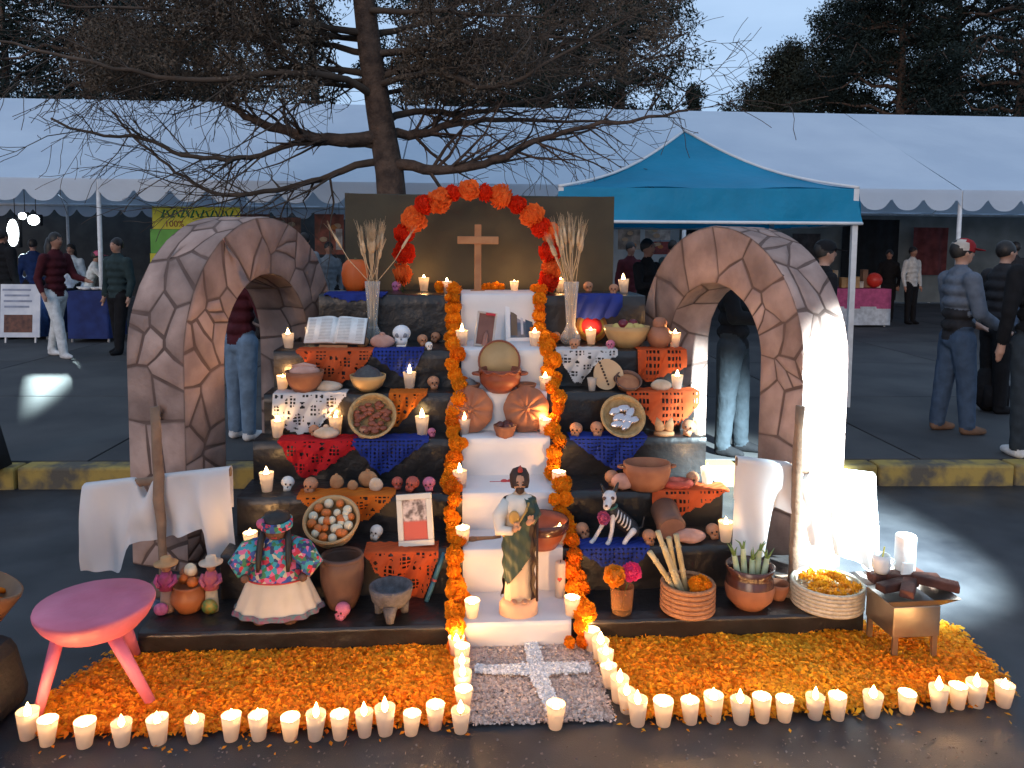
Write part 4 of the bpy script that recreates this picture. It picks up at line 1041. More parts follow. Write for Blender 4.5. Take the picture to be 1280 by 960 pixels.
# ---- little clay and sugar skulls
def skull_mesh(fc=.8):
    m = MB()
    def sh(a, z, j): return 1 + .06 * math.cos(2 * a)
    m.ball((0, 0, .58), (.46, .48, .44), 14, 9, fn=sh); m.box((0, -.18, .18), (.46, .42, .36), taper=1.25)
    for s in (-1, 1): m.ball((s * .16, -.43, .55), (.075, .05, .075), 8, 5, mi=1)
    m.lathe([(0, -.09), (.06, -.05), (0, .06)], 5, 1, tr(0, -.47, .38))
    for i in range(5): m.box((-.14 + .07 * i, -.385, .14), (.012, .03, .14), mi=1)
    return m
M_sk = {'c': mat('clay skull', (.45, .22, .12), (.33, .15, .08), sc=25, rough=.6, rnd=.15), 'w': mat('sugar skull', (.70, .68, .64), (.58, .56, .52), sc=25, rough=.6), 'p': mat('pink skull', (.55, .16, .24), (.42, .11, .18), sc=25, rough=.6), 'r': mat('red skull', (.42, .09, .06), (.3, .06, .04), sc=25, rough=.6), 'v': mat('violet skull', (.42, .16, .36), (.3, .1, .26), sc=25, rough=.6)}
M_dark = mat('dark sockets', (.03, .015, .012))
SKM = {}
def skull(px, py, k, d, c, label, group=None):
    P = tp(px, py, k, m0=.03); q = mpp(P) * d; key = c
    if key not in SKM:
        o = skull_mesh().build('little_skull', [M_sk[c], M_dark]); SKM[key] = o
    else: o = SKM[key].copy(); COL.objects.link(o)
    o.name = 'little_skull'; o.location = P; o.scale = (q, q, q); o.rotation_euler = (rnd(-.15, .1), rnd(-.2, .2), PSI + rnd(-.5, .5)); tag(o, label, 'skull', group); return o
GS = 'little skulls on the steps'
for a in [(496, 361, 7, 12, 'v', 'tiny violet skull on the top step below the paper flower arch'), (736, 365, 7, 13, 'c', 'clay skull on the top step above the middle of the blue paper'), (767, 368, 7, 13, 'c', 'clay skull on the top step beside the outermost candle'),
 (528, 432, 6, 14, 'c', 'clay skull next to the white sugar skull'), (543, 428, 6, 13, 'c', 'clay skull next to the marigolds on the open book step'), (536, 438, 6, 10, 'w', 'tiny white skull in front of two clay ones'),
 (695, 428, 6, 13, 'c', 'clay skull between the garland and the vase of bent wheat'), (718, 438, 6, 14, 'c', 'clay skull in front of the vase of bent wheat'), (764, 438, 6, 12, 'p', 'tiny pink skull in front of the fruit bowl'),
 (542, 486, 5, 16, 'c', 'clay skull alone next to the garland beyond the orange lace paper'), (539, 546, 4, 11, 'p', 'tiny pink skull touching the candle above the blue paper'),
 (392, 545, 4, 14, 'c', 'clay skull at the tip of the white lace paper'), (455, 548, 4, 16, 'c', 'round clay skull in front of the tilted basket'),
 (720, 545, 4, 17, 'c', 'clay skull above the hanging blue paper next to the garland'), (745, 548, 4, 18, 'c', 'clay skull above the hanging blue paper next to the foil tray'), (859, 546, 4, 19, 'c', 'brown clay skull touching the candle beyond the shell bread'),
 (358, 612, 3, 17, 'w', 'white sugar skull near the candle on the step below the red paper'), (389, 615, 3, 19, 'c', 'clay skull at the tip of the red paper'), (496, 611, 3, 15, 'r', 'red skull on the step above the tilted picture frame'), (514, 613, 3, 18, 'r', 'taller red and pink skull on the step above the tilted picture frame'), (538, 613, 3, 17, 'p', 'pale pink skull next to the garland above the picture frame'),
 (765, 606, 3, 19, 'c', 'clay skull behind the head of the dog figure'), (865, 606, 3, 17, 'c', 'pale clay skull in front of the candle by the wreath bread'),
 (470, 673, 2, 17, 'w', 'white sugar skull between the bowl of balls and the tilted frame'), (729, 672, 2, 19, 'c', 'clay skull between the garland and the dog figure'), (809, 680, 2, 18, 'c', 'clay skull between the dog figure and the canes'), (892, 672, 2, 18, 'c', 'clay skull beside the candle behind the onions'),
 (428, 772, 1, 20, 'p', 'pink skull in front of the upturned brown pot')]:
    skull(*a, group=None)
# tall stacked head of the red skull
# the larger white sugar skull with separate jaw
P = tp(502, 433, 6); q = mpp(P) * 27; r = root('sugar_skull', P, 'white sugar skull with hollow eyes on the black step beside the loaf', 'skull')
m = MB(); m.ball((0, 0, .62), (.42, .44, .38), 18, 12); m.box((0, -.14, .26), (.5, .4, .3), taper=1.15); o = m.build('cranium', mat('white sugar', (.80, .80, .80), (.72, .72, .74), sc=30, rough=.5), r); o.scale = (q, q, q)
m = MB(); m.box((0, -.16, .07), (.44, .36, .14)); o = m.build('jaw', MATS['white sugar'], r, smooth=False, bevel=.04); o.scale = (q, q, q)
for s in (-1, 1): m = MB(); m.ball((s * .17, -.37, .56), (.11, .06, .11), 10, 6); o = m.build('eye_socket', mat('grey socket', (.25, .25, .27)), r); o.scale = (q, q, q)
m = MB(); m.lathe([(0, -.07), (.05, -.04), (0, .05)], 5, M=tr(0, -.40, .40)); o = m.build('nose', MATS['grey socket'], r); o.scale = (q, q, q)

# ---- bread
M_bread = mat('baked bread', (.50, .26, .12), (.34, .15, .06), sc=16, rough=.7, bump=.3, bsc=40, rnd=.1)
M_pbread = mat('sugared pink bread', (.58, .33, .26), (.44, .22, .16), sc=16, rough=.7, bump=.3, bsc=40)
M_wbread = mat('pale floured bread', (.64, .50, .38), (.48, .34, .22), sc=16, rough=.7, bump=.3, bsc=40)
def loaf(px, py, k, w, h, m_, label, knob=False, rot=0):
    P = tp(px, py, k); q = mpp(P); m = MB(); W_, H_ = w * q, h * q
    m.ball((0, 0, H_ * .48), (W_ / 2, W_ * .32, H_ * .52), 18, 10)
    if knob:
        m.ball((0, -.0, H_ * .98), (W_ * .12,) * 3, 8, 6)
        for a in (.5, 2.6, -.6, -2.5): m.tube([(0, 0, H_ * .98), (math.cos(a) * W_ * .25, math.sin(a) * W_ * .15, H_ * .86), (math.cos(a) * W_ * .44, math.sin(a) * W_ * .27, H_ * .5)], W_ * .05, 6)
    o = m.build('bread_loaf', m_, loc=P, rotz=PSI + rot, noise_amt=.004, noise_sc=22); tag(o, label, 'bread'); return o
loaf(478, 435, 6, 31, 17, M_pbread, 'pinkish loaf between the open book and the white skull', True)
loaf(453, 434, 6, 17, 14, M_bread, 'small golden loaf under the corner of the open book')
loaf(410, 489, 5, 36, 13, M_wbread, 'pale split loaf in front of the reddish bowl')
loaf(408, 548, 4, 33, 14, M_wbread, 'pale oval loaf between the candle and the red paper', True)
loaf(826, 490, 5, 27, 14, M_wbread, 'pale oval loaf between the two orange papers')
loaf(862, 682, 2, 40, 17, M_pbread, 'flat pink loaf in front of the brown clay drum')
loaf(421, 611, 3, 18, 18, M_bread, 'crown-shaped brown bread on the orange paper', True)
loaf(441, 613, 3, 13, 13, M_bread, 'round little bun between the crown bread and the big rolls')
loaf(460, 608, 3, 25, 20, M_bread, 'knobbly brown roll at the back of the skull row', True)
loaf(470, 614, 3, 18, 17, M_wbread, 'golden roll in front of the knobbly one')
loaf(779, 612, 3, 32, 20, M_pbread, 'large pink bun behind the dog figure')
P = tp(846, 611, 3); q = mpp(P); m = MB(); m.tube([(math.cos(a) * 16 * q, math.sin(a) * 10 * q, 6 * q) for a in [i * 2 * math.pi / 22 for i in range(23)]], 5 * q, 8, cap=False)
tag(m.build('wreath_bread', mat('red sugared bread', (.42, .07, .05), (.3, .05, .03), sc=30, rough=.7, bump=.4), loc=P, rotz=PSI, noise_amt=.006, noise_sc=40), 'ring-shaped red sugared bread beside the wide clay pot', 'bread')
P = tp(830, 549, 4); q = mpp(P); r = root('shell_bread', P, 'fan-shaped brown bread standing on a small base above the step edge', 'bread')
m = MB(); m.lathe([(0, 0), (13 * q, 0), (13 * q, 4 * q), (0, 5 * q)], 18, sy=.6); m.build('base', M_bread, r)
for s in (-1, 1): m = MB(); m.lathe([(0, 0), (7 * q, 3 * q), (5 * q, 12 * q), (0, 20 * q)], 12, M=tr(s * 4 * q, 0, 4 * q) @ ry(s * .3), sy=.5); m.build('wing', M_bread, r)

# ---- clay pots, bowls and baskets
M_clayd = mat('dark glazed clay', (.085, .028, .018), (.055, .02, .014), sc=8, rough=.22, spec=.6)
M_brown = mat('brown burnished clay', (.17, .085, .055), (.10, .05, .035), sc=6, rough=.55, bump=.25, bsc=40)
M_straw = mat('woven straw', (.50, .33, .15), (.36, .22, .09), sc=40, rough=.8, bump=.5, bsc=120)
M_gourdl = mat('pale gourd', (.52, .34, .15), (.40, .24, .10), sc=6, rough=.5)
def lath(name, parent, prof, m_, n=30, sx=1, sy=1, M=None, na=0): m = MB(); m.lathe(prof, n, M=M, sx=sx, sy=sy); return m.build(name, m_, parent, noise_amt=na)
def bowl_prof(r, h, th=.006, foot=.5): return [(0, 0), (r * foot, 0), (r * .8, h * .35), (r * .96, h * .75), (r, h), (r - th, h), (r * .95 - th, h * .7), (r * .76, h * .35), (0, h * .14)]
def handle(parent, r, z, s, m_, big=.02): m = MB(); m.tube([(s * (r + big * 1.2 * math.sin(math.pi * t / 8)), (t / 8 - .5) * big * 2.2, z) for t in range(9)], big * .32, 7); m.build('handle', m_, parent)
def at(px, py, k, name, label, cat, tilt=None, m0=.035): P = tp(px, py, k, m0=m0); return root(name, P, label, cat, tilt=tilt), mpp(P)
# centre stair
r, q = at(625, 490, 5, 'handled_pot', 'brown clay pot with two handles on the white step', 'pot')
rr = 26 * q; lath('body', r, [(0, 0), (rr * .55, 0), (rr * .95, .05), (rr, .085), (rr * .93, .11), (rr * 1.0, .125), (rr * .95, .128), (rr * .86, .11), (rr * .9, .08), (0, .03)], mat('red brown clay', (.27, .075, .035), (.17, .042, .022), sc=8, rough=.4))
for s in (-1, 1): handle(r, rr * .96, .10, s, MATS['red brown clay'], .03)
m = MB(); m.tube([(math.cos(a) * rr * .97, math.sin(a) * rr * .97, .115 + .008 * math.sin(a * 9)) for a in [i * .15 for i in range(43)]], .008, 6, cap=False); m.build('frilled_rim', MATS['red brown clay'], r)
P = tp(625, 490, 5) + V * .055; lid = root('tan_disc_lid', P, 'tan round lid with a brown rim leaning behind the handled clay pot', 'lid', tilt=(R(-12), 0, PSI))
m = MB(); m.lathe([(0, -.004), (26 * q, -.004), (26 * q, .004), (0, .008)], 32, M=tr(0, 0, 28 * q + .035) @ rx(R(90))); m.build('disc', M_gourdl, lid)
m = MB(); m.tube([(math.cos(a) * 26 * q, -.002, 28 * q + .035 + math.sin(a) * 26 * q) for a in [i * 2 * math.pi / 30 for i in range(31)]], .006, 6, cap=False); m.build('rim', MATS['red brown clay'], lid)
for px, lb in ((587, 'small clay dish holding a grey heap beside the handled pot'), (657, 'small shallow clay dish beside the handled pot')):
    r, q = at(px, 489, 5, 'clay_dish', lb, 'dish'); lath('dish', r, bowl_prof(13.5 * q, 10 * q, foot=.75), M_clay)
    if px == 587:
        m = MB(); m.lathe([(9.5 * q, 0), (6 * q, 5 * q), (0, 8 * q)], 14); o = m.build('salt_heap', mat('grey heap', (.16, .15, .15), (.1, .1, .1), sc=60, bump=.5), loc=r.location + Vector((0, 0, 9 * q)), noise_amt=.003, noise_sc=40); tag(o, 'grey heap of ground seeds in the small clay dish on the white step', 'seeds', kind='stuff')
for px, lb in ((588, 'ribbed round clay plate leaning on the white riser on the red-paper side'), (659, 'ribbed round clay plate leaning on the white riser on the foil-tray side')):
    P = tp(px, 545, 4); q = mpp(P); R0 = 29.5 * q; r = root('scalloped_plate', alt(inv(P)[0], TV[5] - .075, TZ[4] + .009), lb, 'plate', 'scalloped clay plates', tilt=(R(-14), 0, PSI))
    m = MB(); n = 64; vs = [(0, -.022, R0)]; fs = []; K = 9
    for j in range(1, K + 1):
        f = j / K
        for i in range(n):
            a = 2 * math.pi * i / n; w = abs(math.sin(a * 4.5 + .4)); rad = R0 * f * (1 - .05 * (1 - w) * f ** 3)
            vs.append((math.cos(a) * rad, -.012 - .014 * (w ** .7) * math.sin(math.pi * min(1, f * 1.02)) - .006 * (1 - f) + .012 * f ** 4, R0 + math.sin(a) * rad))
    for i in range(n): fs.append((0, 1 + i, 1 + (i + 1) % n))
    for j in range(K - 1):
        for i in range(n): a_ = 1 + j * n; fs.append((a_ + i, a_ + n + i, a_ + n + (i + 1) % n, a_ + (i + 1) % n))
    m.add(vs, fs); m.build('plate', M_clay, r)
    lath('boss', r, [(R0 * .14, -.002), (R0 * .1, .012), (0, .016)], M_clay, M=tr(0, -.02, R0) @ rx(R(90)))
    m = MB(); m.lathe([(0, 0), (R0 * .97, 0)], 40, M=tr(0, .003, R0) @ rx(R(90))); m.build('plate_back', M_clay, r)
r, q = at(631, 548, 4, 'clay_bowl', 'little clay bowl of dark fruit in front of the ribbed plates', 'bowl'); lath('bowl', r, bowl_prof(14.5 * q, 15 * q, foot=.75), M_clay)
for i in range(5):
    a = i * 1.256; m = MB(); m.ball((0, 0, 0), 5.5 * q, 10, 7); o = m.build('dark_fruit', mat('dark plum', (.10, .025, .02), (.06, .015, .012), rough=.35), loc=r.location + Vector((math.cos(a) * 7 * q, math.sin(a) * 5 * q, 13.5 * q + (i % 2) * .006))); tag(o, 'dark plum-like fruit in the little clay bowl', 'fruit', 'fruit in the little clay bowl')
r, q = at(676, 684, 2, 'wide_clay_bowl', 'wide brown clay bowl on the white step behind the statue', 'bowl'); lath('bowl', r, bowl_prof(34 * q, 34 * q, foot=.6), MATS['red brown clay']); lath('band', r, [(33.5 * q, 22 * q), (34.8 * q, 24 * q), (34.8 * q, 33 * q), (33.8 * q, 34.5 * q)], M_clayd)
P = tp(610, 676, 2, m0=.09); q = mpp(P); m = MB(); m.tube([(-17 * q, 0, .012), (-8 * q, 0, .014), (6 * q, 0, .012), (16 * q, .01, .012)], [.014, .010, .009, .011], 8); m.ball((-20 * q, 0, .014), (.026, .02, .012), 12, 6)
tag(m.build('wooden_spoon', M_wood, loc=P, rotz=PSI + .15), 'wooden spoon lying on the white step behind the statue', 'spoon')
P = tp(634, 604, 3, m0=.12); q = mpp(P); rr_ = root('red_ribbon', P, 'thin red ribbon with a bow behind the head of the statue', 'ribbon')
m = MB(); m.tube([(-22 * q, 0, .006), (22 * q, 0, .006)], .005, 5); m.build('tail', mat('red ribbon', (.55, .06, .06)), rr_)
m = MB(); 
for s in (-1, 1): m.ball((s * .016, -.004, .012), (.018, .008, .011), 10, 6)
m.build('bow', MATS['red ribbon'], rr_)
# picture frames
def photo_mat(name, top, bot, spots, sc=12):
    m = mat(name, top, spots, sc=sc, rough=.35, contrast=(.42, .58)); n = m.node_tree.nodes; l = m.node_tree.links
    t = [x for x in n if x.type == 'TEX_COORD'][0]; sp = n.new('ShaderNodeSeparateXYZ'); l.new(t.outputs['Generated'], sp.inputs[0])
    r2 = n.new('ShaderNodeValToRGB'); r2.color_ramp.elements[0].position = .44; r2.color_ramp.elements[1].position = .5; l.new(sp.outputs[2], r2.inputs[0])
    mx2 = n.new('ShaderNodeMixRGB'); mx2.inputs[1].default_value = (*bot, 1); src = [x for x in n if x.type == 'VALTORGB' and x is not r2][0]
    l.new(r2.outputs[0], mx2.inputs[0]); l.new(src.outputs[0], mx2.inputs[2]); l.new(mx2.outputs[0], n['Principled BSDF'].inputs['Base Color']); return m
def frame(P, w, h, b, m_f, m_p, label, lean=R(-12), roll=0, rot=0, stand=True):
    r = root('picture_frame', P, label, 'picture frame', tilt=(lean, roll, PSI + rot))
    lift = abs(math.sin(roll)) * w / 2
    for c, d in (((0, 0, h - b / 2 + lift), (w, .016, b)), ((0, 0, b / 2 + lift), (w, .016, b)), ((-w / 2 + b / 2, 0, h / 2 + lift), (b, .016, h - 2 * b)), ((w / 2 - b / 2, 0, h / 2 + lift), (b, .016, h - 2 * b))):
        m = MB(); m.box(c, d); m.build('frame_bar', m_f, r, smooth=False, bevel=.003)
    m = MB(); m.box((0, .003, h / 2 + lift), (w - 2 * b, .004, h - 2 * b)); m.build('picture', m_p, r, smooth=False)
    if stand: m = MB(); m.box((0, .035, h * .3 + lift), (.03, .004, h * .62), M=None); m.build('easel_back', mat('card', (.2, .15, .1)), r, smooth=False)
    return r
M_fw = mat('cream frame', (.66, .62, .53), (.58, .54, .46), rough=.4); M_fw2 = mat('white frame', (.78, .78, .78), (.72, .72, .73), rough=.4)
P = tp(521, 688, 2); q = mpp(P); frame(P, 45 * q, 64 * q, 7.2 * q, M_fw, photo_mat('festival photo', (.62, .50, .45), (.50, .06, .03), (.10, .06, .05), 26), 'cream picture frame with a red festival photo, tilted on the black step', roll=R(-6), rot=-.15)
P = tp(653, 428, 6, m0=.10); q = mpp(P); fr = frame(P, 42 * q, 52 * q, 6 * q, M_fw2, photo_mat('blue doorway photo', (.10, .08, .32), (.05, .09, .16), (.25, .24, .28), 10), 'white picture frame with a blue doorway photo on the white step', rot=.1)
for xx, ww, cc in ((-10, 8, (.14, .10, .07)), (0, 3, (.55, .58, .66)), (9, 9, (.04, .08, .14))):
    m = MB(); m.box((xx * q, -.001, (24 if xx != -10 else 27) * q), (ww * q, .003, (28 if xx != -10 else 36) * q)); m.build('photo_shape', mat('photo tone %d' % xx, cc), fr, smooth=False)
P = tp(604, 435, 6, m0=.07); q = mpp(P); fr = frame(P, 25 * q, 44 * q, 2.6 * q, mat('pale tan frame', (.55, .48, .42)), mat('sepia photo', (.24, .10, .07), (.17, .07, .05), sc=10, rough=.5), 'narrow brown picture leaning on the white step', roll=R(8), rot=.05)
m = MB(); m.lathe([(4 * q, 0), (3 * q, 12 * q), (0, 20 * q)], 10, M=tr(1 * q, -.012, 3 * q)); m.build('figure', mat('pinkish figure', (.35, .16, .12)), fr)
m = MB(); m.box((4 * q, -.01, 43 * q), (12 * q, .006, 3 * q)); m.build('red_tag', mat('red tag', (.55, .03, .04)), fr, smooth=False)
# open book
P = tp(417, 437, 6, m0=.09); q = mpp(P); r = root('open_book', P, 'open book with white pages on a small stand on the black step', 'book', tilt=(0, 0, PSI - .12))
TB = tr(0, 0, .03) @ rx(R(54)); W_, H_ = 38 * q, .165
for s in (-1, 1):
    for nm, off, m_ in (('page_block', 0, mat('white pages', (.80, .79, .76), (.72, .71, .68), sc=50, rough=.8)), ('cover', -.022, mat('dark cover', (.06, .03, .02)))):
        m = MB(); vs = []; fs = []; n = 12
        for j in (0, 1):
            for i in range(n + 1):
                f = i / n; z = .022 * math.sin(math.pi * min(1, f * 1.15) ** .6) * (1 - f * .5) if off == 0 else 0
                vs.append((s * f * W_ * (1.03 if off else 1), j * H_ - (.003 if off else 0), z + off * .3)); 
        for i in range(n): fs.append((i, i + 1, n + 2 + i, n + 1 + i))
        o0 = len(vs); vs += [(x, y, -.010 if off == 0 else -.012) for x, y, z in vs]
        for i in range(n): fs.append((o0 + i, o0 + n + 1 + i, o0 + n + 2 + i, o0 + i + 1)); fs.append((i, o0 + i, o0 + i + 1, i + 1)); fs.append((n + 1 + i, n + 2 + i, o0 + n + 2 + i, o0 + n + 1 + i))
        fs.append((n, o0 + n, o0 + 2 * n + 1, 2 * n + 1))
        m.add(vs, fs, M=TB); m.build(nm, m_, r)
m = MB()
for s in (-1, 1):
    for c in (0, 1):
        for t in range(15):
            x0_ = s * W_ * (.12 + c * .45) ; x1_ = s * W_ * (.50 + c * .42); f = abs((x0_ + x1_) / 2) / W_; z = .022 * math.sin(math.pi * min(1, f * 1.15) ** .6) * (1 - f * .5) + .0016
            m.add([(x0_, .016 + t * .0095, z), (x1_, .016 + t * .0095, z), (x1_, .0185 + t * .0095, z), (x0_, .0185 + t * .0095, z)], [(0, 1, 2, 3)], M=TB)
tag(m.build('print_lines', mat('printed lines', (.40, .39, .38)), r, smooth=False), kind='stuff')
m = MB(); m.box((0, .075, .045), (.14, .01, .09)); m.box((0, .0, .01), (.16, .02, .02)); m.build('stand', M_wood, r, smooth=False)
# wheat in tall glass vases
M_glass = glassmat('clear glass', (.92, .90, .86), .06); M_wheat = mat('dry wheat', (.66, .50, .32), (.50, .35, .20), sc=20, rough=.8, rnd=.15)
def wheat_vase(px, py, lb, lb2, bend, sd):
    P = tp(px, py, 6, m0=.09, m1=.08); q = mpp(P); r = root('glass_vase', P, lb, 'vase'); R0 = 13 * q
    h = 78 * q; lath('vase', r, [(0, 0), (R0 * .7, 0), (R0, .025), (R0 * .95, .05), (R0 * .52, .095), (R0 * .44, .12), (R0 * .60, h * .72), (R0 * .75, h), (R0 * .70, h), (R0 * .55, h * .72), (R0 * .38, .12), (R0 * .45, .09), (R0 * .8, .04), (0, .008)], M_glass)
    lath('neck_ring', r, [(R0 * .5, .085), (R0 * .62, .092), (R0 * .5, .10)], M_glass)
    sh = root('wheat_sheaf', P, lb2, 'wheat'); rs = random.Random(sd)
    for i in range(20):
        a = (i / 19 - .5); sp = a * .15 + bend(a) + rs.uniform(-.02, .02); top = 152 * q * rs.uniform(.84, 1.0) - abs(a) * .10; bx, by = rs.uniform(-.35, .35) * R0, rs.uniform(-.35, .35) * R0
        pts = [(bx * .6, by * .6, .02), (bx * .6, by * .6, h * .6), (bx + sp * .15, by, h), (sp * .6, by * 2 - .02, h + (top - h) * .45), (sp, by * 3 - .03, top)]
        m = MB(); m.tube(pts, [.0026, .0026, .0024, .0022, .002], 5)
        e0, e1 = Vector(pts[3]).lerp(Vector(pts[4]), .42), Vector(pts[4]); d = (e1 - e0)
        m.tube([e0, e0 + d * .2, e0 + d * .6, e1], [.003, .009, .009, .003], 6)
        for t in range(18):
            b = e0 + d * rs.uniform(.2, 1); v = Vector((rs.uniform(-.22, .22), rs.uniform(-.22, .22), 0)) + d.normalized(); m.tube([b, b + v.normalized() * rs.uniform(.06, .10)], [.0012, .0005], 3, cap=False)
        m.build('stalk', M_wheat, sh)
wheat_vase(466, 420, 'tall clear glass vase behind the open book', 'sheaf of dry wheat fanned out in the vase behind the open book', lambda a: a * .26 if abs(a) > .46 else 0, 1)
wheat_vase(713, 430, 'tall clear glass vase beside the marigold garland and red plate', 'bent sheaf of dry wheat leaning in the vase beside the red plate', lambda a: -.03 + a * .05, 2)
# pumpkin on the top step
P = tp(444, 362, 7, m0=.1); q = mpp(P); r = root('orange_pumpkin', P, 'smooth orange pumpkin on the crumpled blue paper', 'pumpkin')
m = MB(); m.lathe([(0, .0), (10 * q, 0), (15.5 * q, 9 * q), (17 * q, 21 * q), (15 * q, 33 * q), (9 * q, 39 * q), (0, 38 * q)], 40, fn=lambda a, z, j: 1 - .035 * (1 - abs(math.sin(a * 5)))); m.build('flesh', mat('pumpkin skin', (.62, .14, .03), (.5, .1, .02), sc=5, rough=.55), r)
m = MB(); m.tube([(0, 0, 37 * q), (.004, 0, 41 * q)], [.010, .007], 7); m.build('stem', mat('stem', (.12, .1, .04)), r)
# left wing bowls and baskets
r, q = at(381, 490, 5, 'clay_bowl', 'reddish clay bowl of bread at the end of the step under the book', 'bowl'); lath('bowl', r, bowl_prof(24 * q, 27 * q), M_clay)
loaf_ = MB(); loaf_.ball((0, 0, 26 * q), (19 * q, 14 * q, 8 * q), 16, 9); loaf_.tube([(-14 * q, 0, 32 * q), (0, -.01, 35 * q), (14 * q, 0, 32 * q)], 3 * q, 6); tag(loaf_.build('bread_loaf', M_pbread, loc=r.location, rotz=PSI, noise_amt=.004, noise_sc=20), 'sugared loaf lying in the reddish clay bowl', 'bread')
r, q = at(460, 489, 5, 'gourd_bowl', 'pale gourd bowl heaped with dark grey powder', 'bowl'); lath('bowl', r, bowl_prof(22.5 * q, 21 * q, foot=.4), M_gourdl)
m = MB(); m.lathe([(20 * q, 18 * q), (13 * q, 27 * q), (0, 34 * q)], 24); o = m.build('powder_heap', mat('dark grey powder', (.075, .07, .07), (.05, .045, .045), sc=60, bump=.4, bsc=150), loc=r.location, noise_amt=.003, noise_sc=30); tag(o, 'dark grey powder heaped in the pale gourd bowl', 'powder', kind='stuff')
def tilted_basket(px, py, k, R_, D_, tilt, label, mb, mname='basket', rolls=0):
    P = tp(px, py, k); q = mpp(P); Rb_ = R_ * q; r = root(mname, P + Vector((0, 0, .004)), label, 'basket', tilt=(tilt, rolls, PSI))
    M_ = tr(0, 0, Rb_ * math.cos(tilt) * .0)
    lath('shell', r, bowl_prof(Rb_, D_ * q, .009, foot=.72), mb, n=36, M=tr(0, Rb_ * .55, -Rb_ * 0) )
    for t in range(4):
        m = MB(); zz_ = D_ * q * (.3 + .22 * t); rr2 = Rb_ * (.80 + .2 * (t / 3)) + .001; m.tube([(math.cos(a) * rr2, Rb_ * .55 + math.sin(a) * rr2, zz_) for a in [i * 2 * math.pi / 36 for i in range(37)]], .0035, 5, cap=False); m.build('coil', mb, r)
    return r, q, Rb_
TL = R(56)
def inb(r, x, y, z):  # point inside a tilted basket in world space
    return r.matrix_world @ Vector((x, y, z))
def settle(r, down=0):
    bpy.context.view_layer.update()
    lo = 9
    for c in r.children:
        if c.type == 'MESH':
            for v in c.data.vertices: lo = min(lo, (r.matrix_world @ v.co).z)
    return lo
def basket_on(px, py, k, R_, D_, tilt, label, mb, roll=0):
    r, q, Rb_ = tilted_basket(px, py, k, R_, D_, tilt, label, mb, rolls=roll)
    lo = settle(r); r.location.z += r.location.z - lo + .004 - .004; bpy.context.view_layer.update(); return r, q, Rb_
r, q, Rb_ = basket_on(466, 546, 4, 29, 19, TL, 'round straw basket of red-brown chillies, tipped towards the front', M_straw)
m = MB()
for i in range(46):
    a = rnd(0, 6.28); f = math.sqrt(rnd(0, 1)) * .75; m.ball((math.cos(a) * Rb_ * f, Rb_ * .55 + math.sin(a) * Rb_ * f, 12 * q + rnd(0, .008)), (rnd(.014, .024), rnd(.010, .016), .007), 7, 4)
o = m.build('dried_chillies', mat('dried chilli', (.28, .075, .035), (.16, .04, .02), sc=14, rough=.5)); o.matrix_world = r.matrix_world; tag(o, 'red-brown dried chillies filling the tipped straw basket', 'chillies', kind='stuff')
r, q, Rb_ = basket_on(415, 686, 2, 34, 30, R(38), 'round tan bowl of white and orange balls, tipped towards the front', mat('tan wooden bowl', (.50, .30, .13), (.40, .22, .09), sc=5, rough=.5))
bm_ = [mat('white popcorn ball', (.72, .62, .45), (.6, .5, .34), sc=30, rough=.7), mat('orange sweet', (.62, .17, .03), (.5, .11, .02), sc=30, rough=.5)]
bal = MB(); bal.ball((0, 0, 0), 1, 10, 7); bpro = {}
spots = [(0, 0)] + [(math.cos(i * 1.047) * .40, math.sin(i * 1.047) * .40) for i in range(6)] + [(math.cos(i * .524 + .2) * .76 + rnd(-.06, .06), math.sin(i * .524 + .2) * .76 + rnd(-.06, .06)) for i in range(12)] + [(rnd(-.6, .6), rnd(-.6, .6)) for i in range(9)]
for i, (x, y) in enumerate(spots):
    c = i % 2
    if c not in bpro: o = bal.build('sweet_ball', bm_[c]); bpro[c] = o
    else: o = bpro[c].copy(); COL.objects.link(o)
    o.name = 'sweet_ball'; o.location = inb(r, x * Rb_ * .92 + rnd(-.004, .004), Rb_ * .55 + y * Rb_ * .92, 25 * q + rnd(-.002, .006)); s_ = rnd(.017, .0225); o.scale = (s_, s_, s_)
    tag(o, ['white popcorn ball in the tipped tan bowl', 'orange sweet in the tipped tan bowl'][c], 'sweet', ['white balls in the tan bowl', 'orange sweets in the tan bowl'][c])
r, q, Rb_ = basket_on(778, 546, 4, 27.5, 12, R(58), 'round woven tray of shiny foil packets, tipped towards the front', M_straw)
M_foil = mat('crinkled foil', (.72, .62, .58), (.6, .5, .5), rough=.22, metal=.9, bump=.9, bsc=25)
for i, (x, y, a) in enumerate([(-.35, .3, .5), (.1, .45, .2), (.4, .2, .9), (-.2, -.05, .4), (.2, -.1, .6), (-.3, -.4, .1), (.15, -.45, .8), (.5, -.2, .3)]):
    m = MB(); m.ball((0, 0, 0), (.040, .022, .012), 10, 6, M=rz(a)); o = m.build('foil_packet', M_foil, noise_amt=.004, noise_sc=60, seed=i); o.matrix_world = r.matrix_world @ tr(x * Rb_ * .9, Rb_ * .55 + y * Rb_ * .9, 9 * q); tag(o, 'shiny foil packet lying in the tipped woven tray', 'foil packet', 'foil packets in the tray')
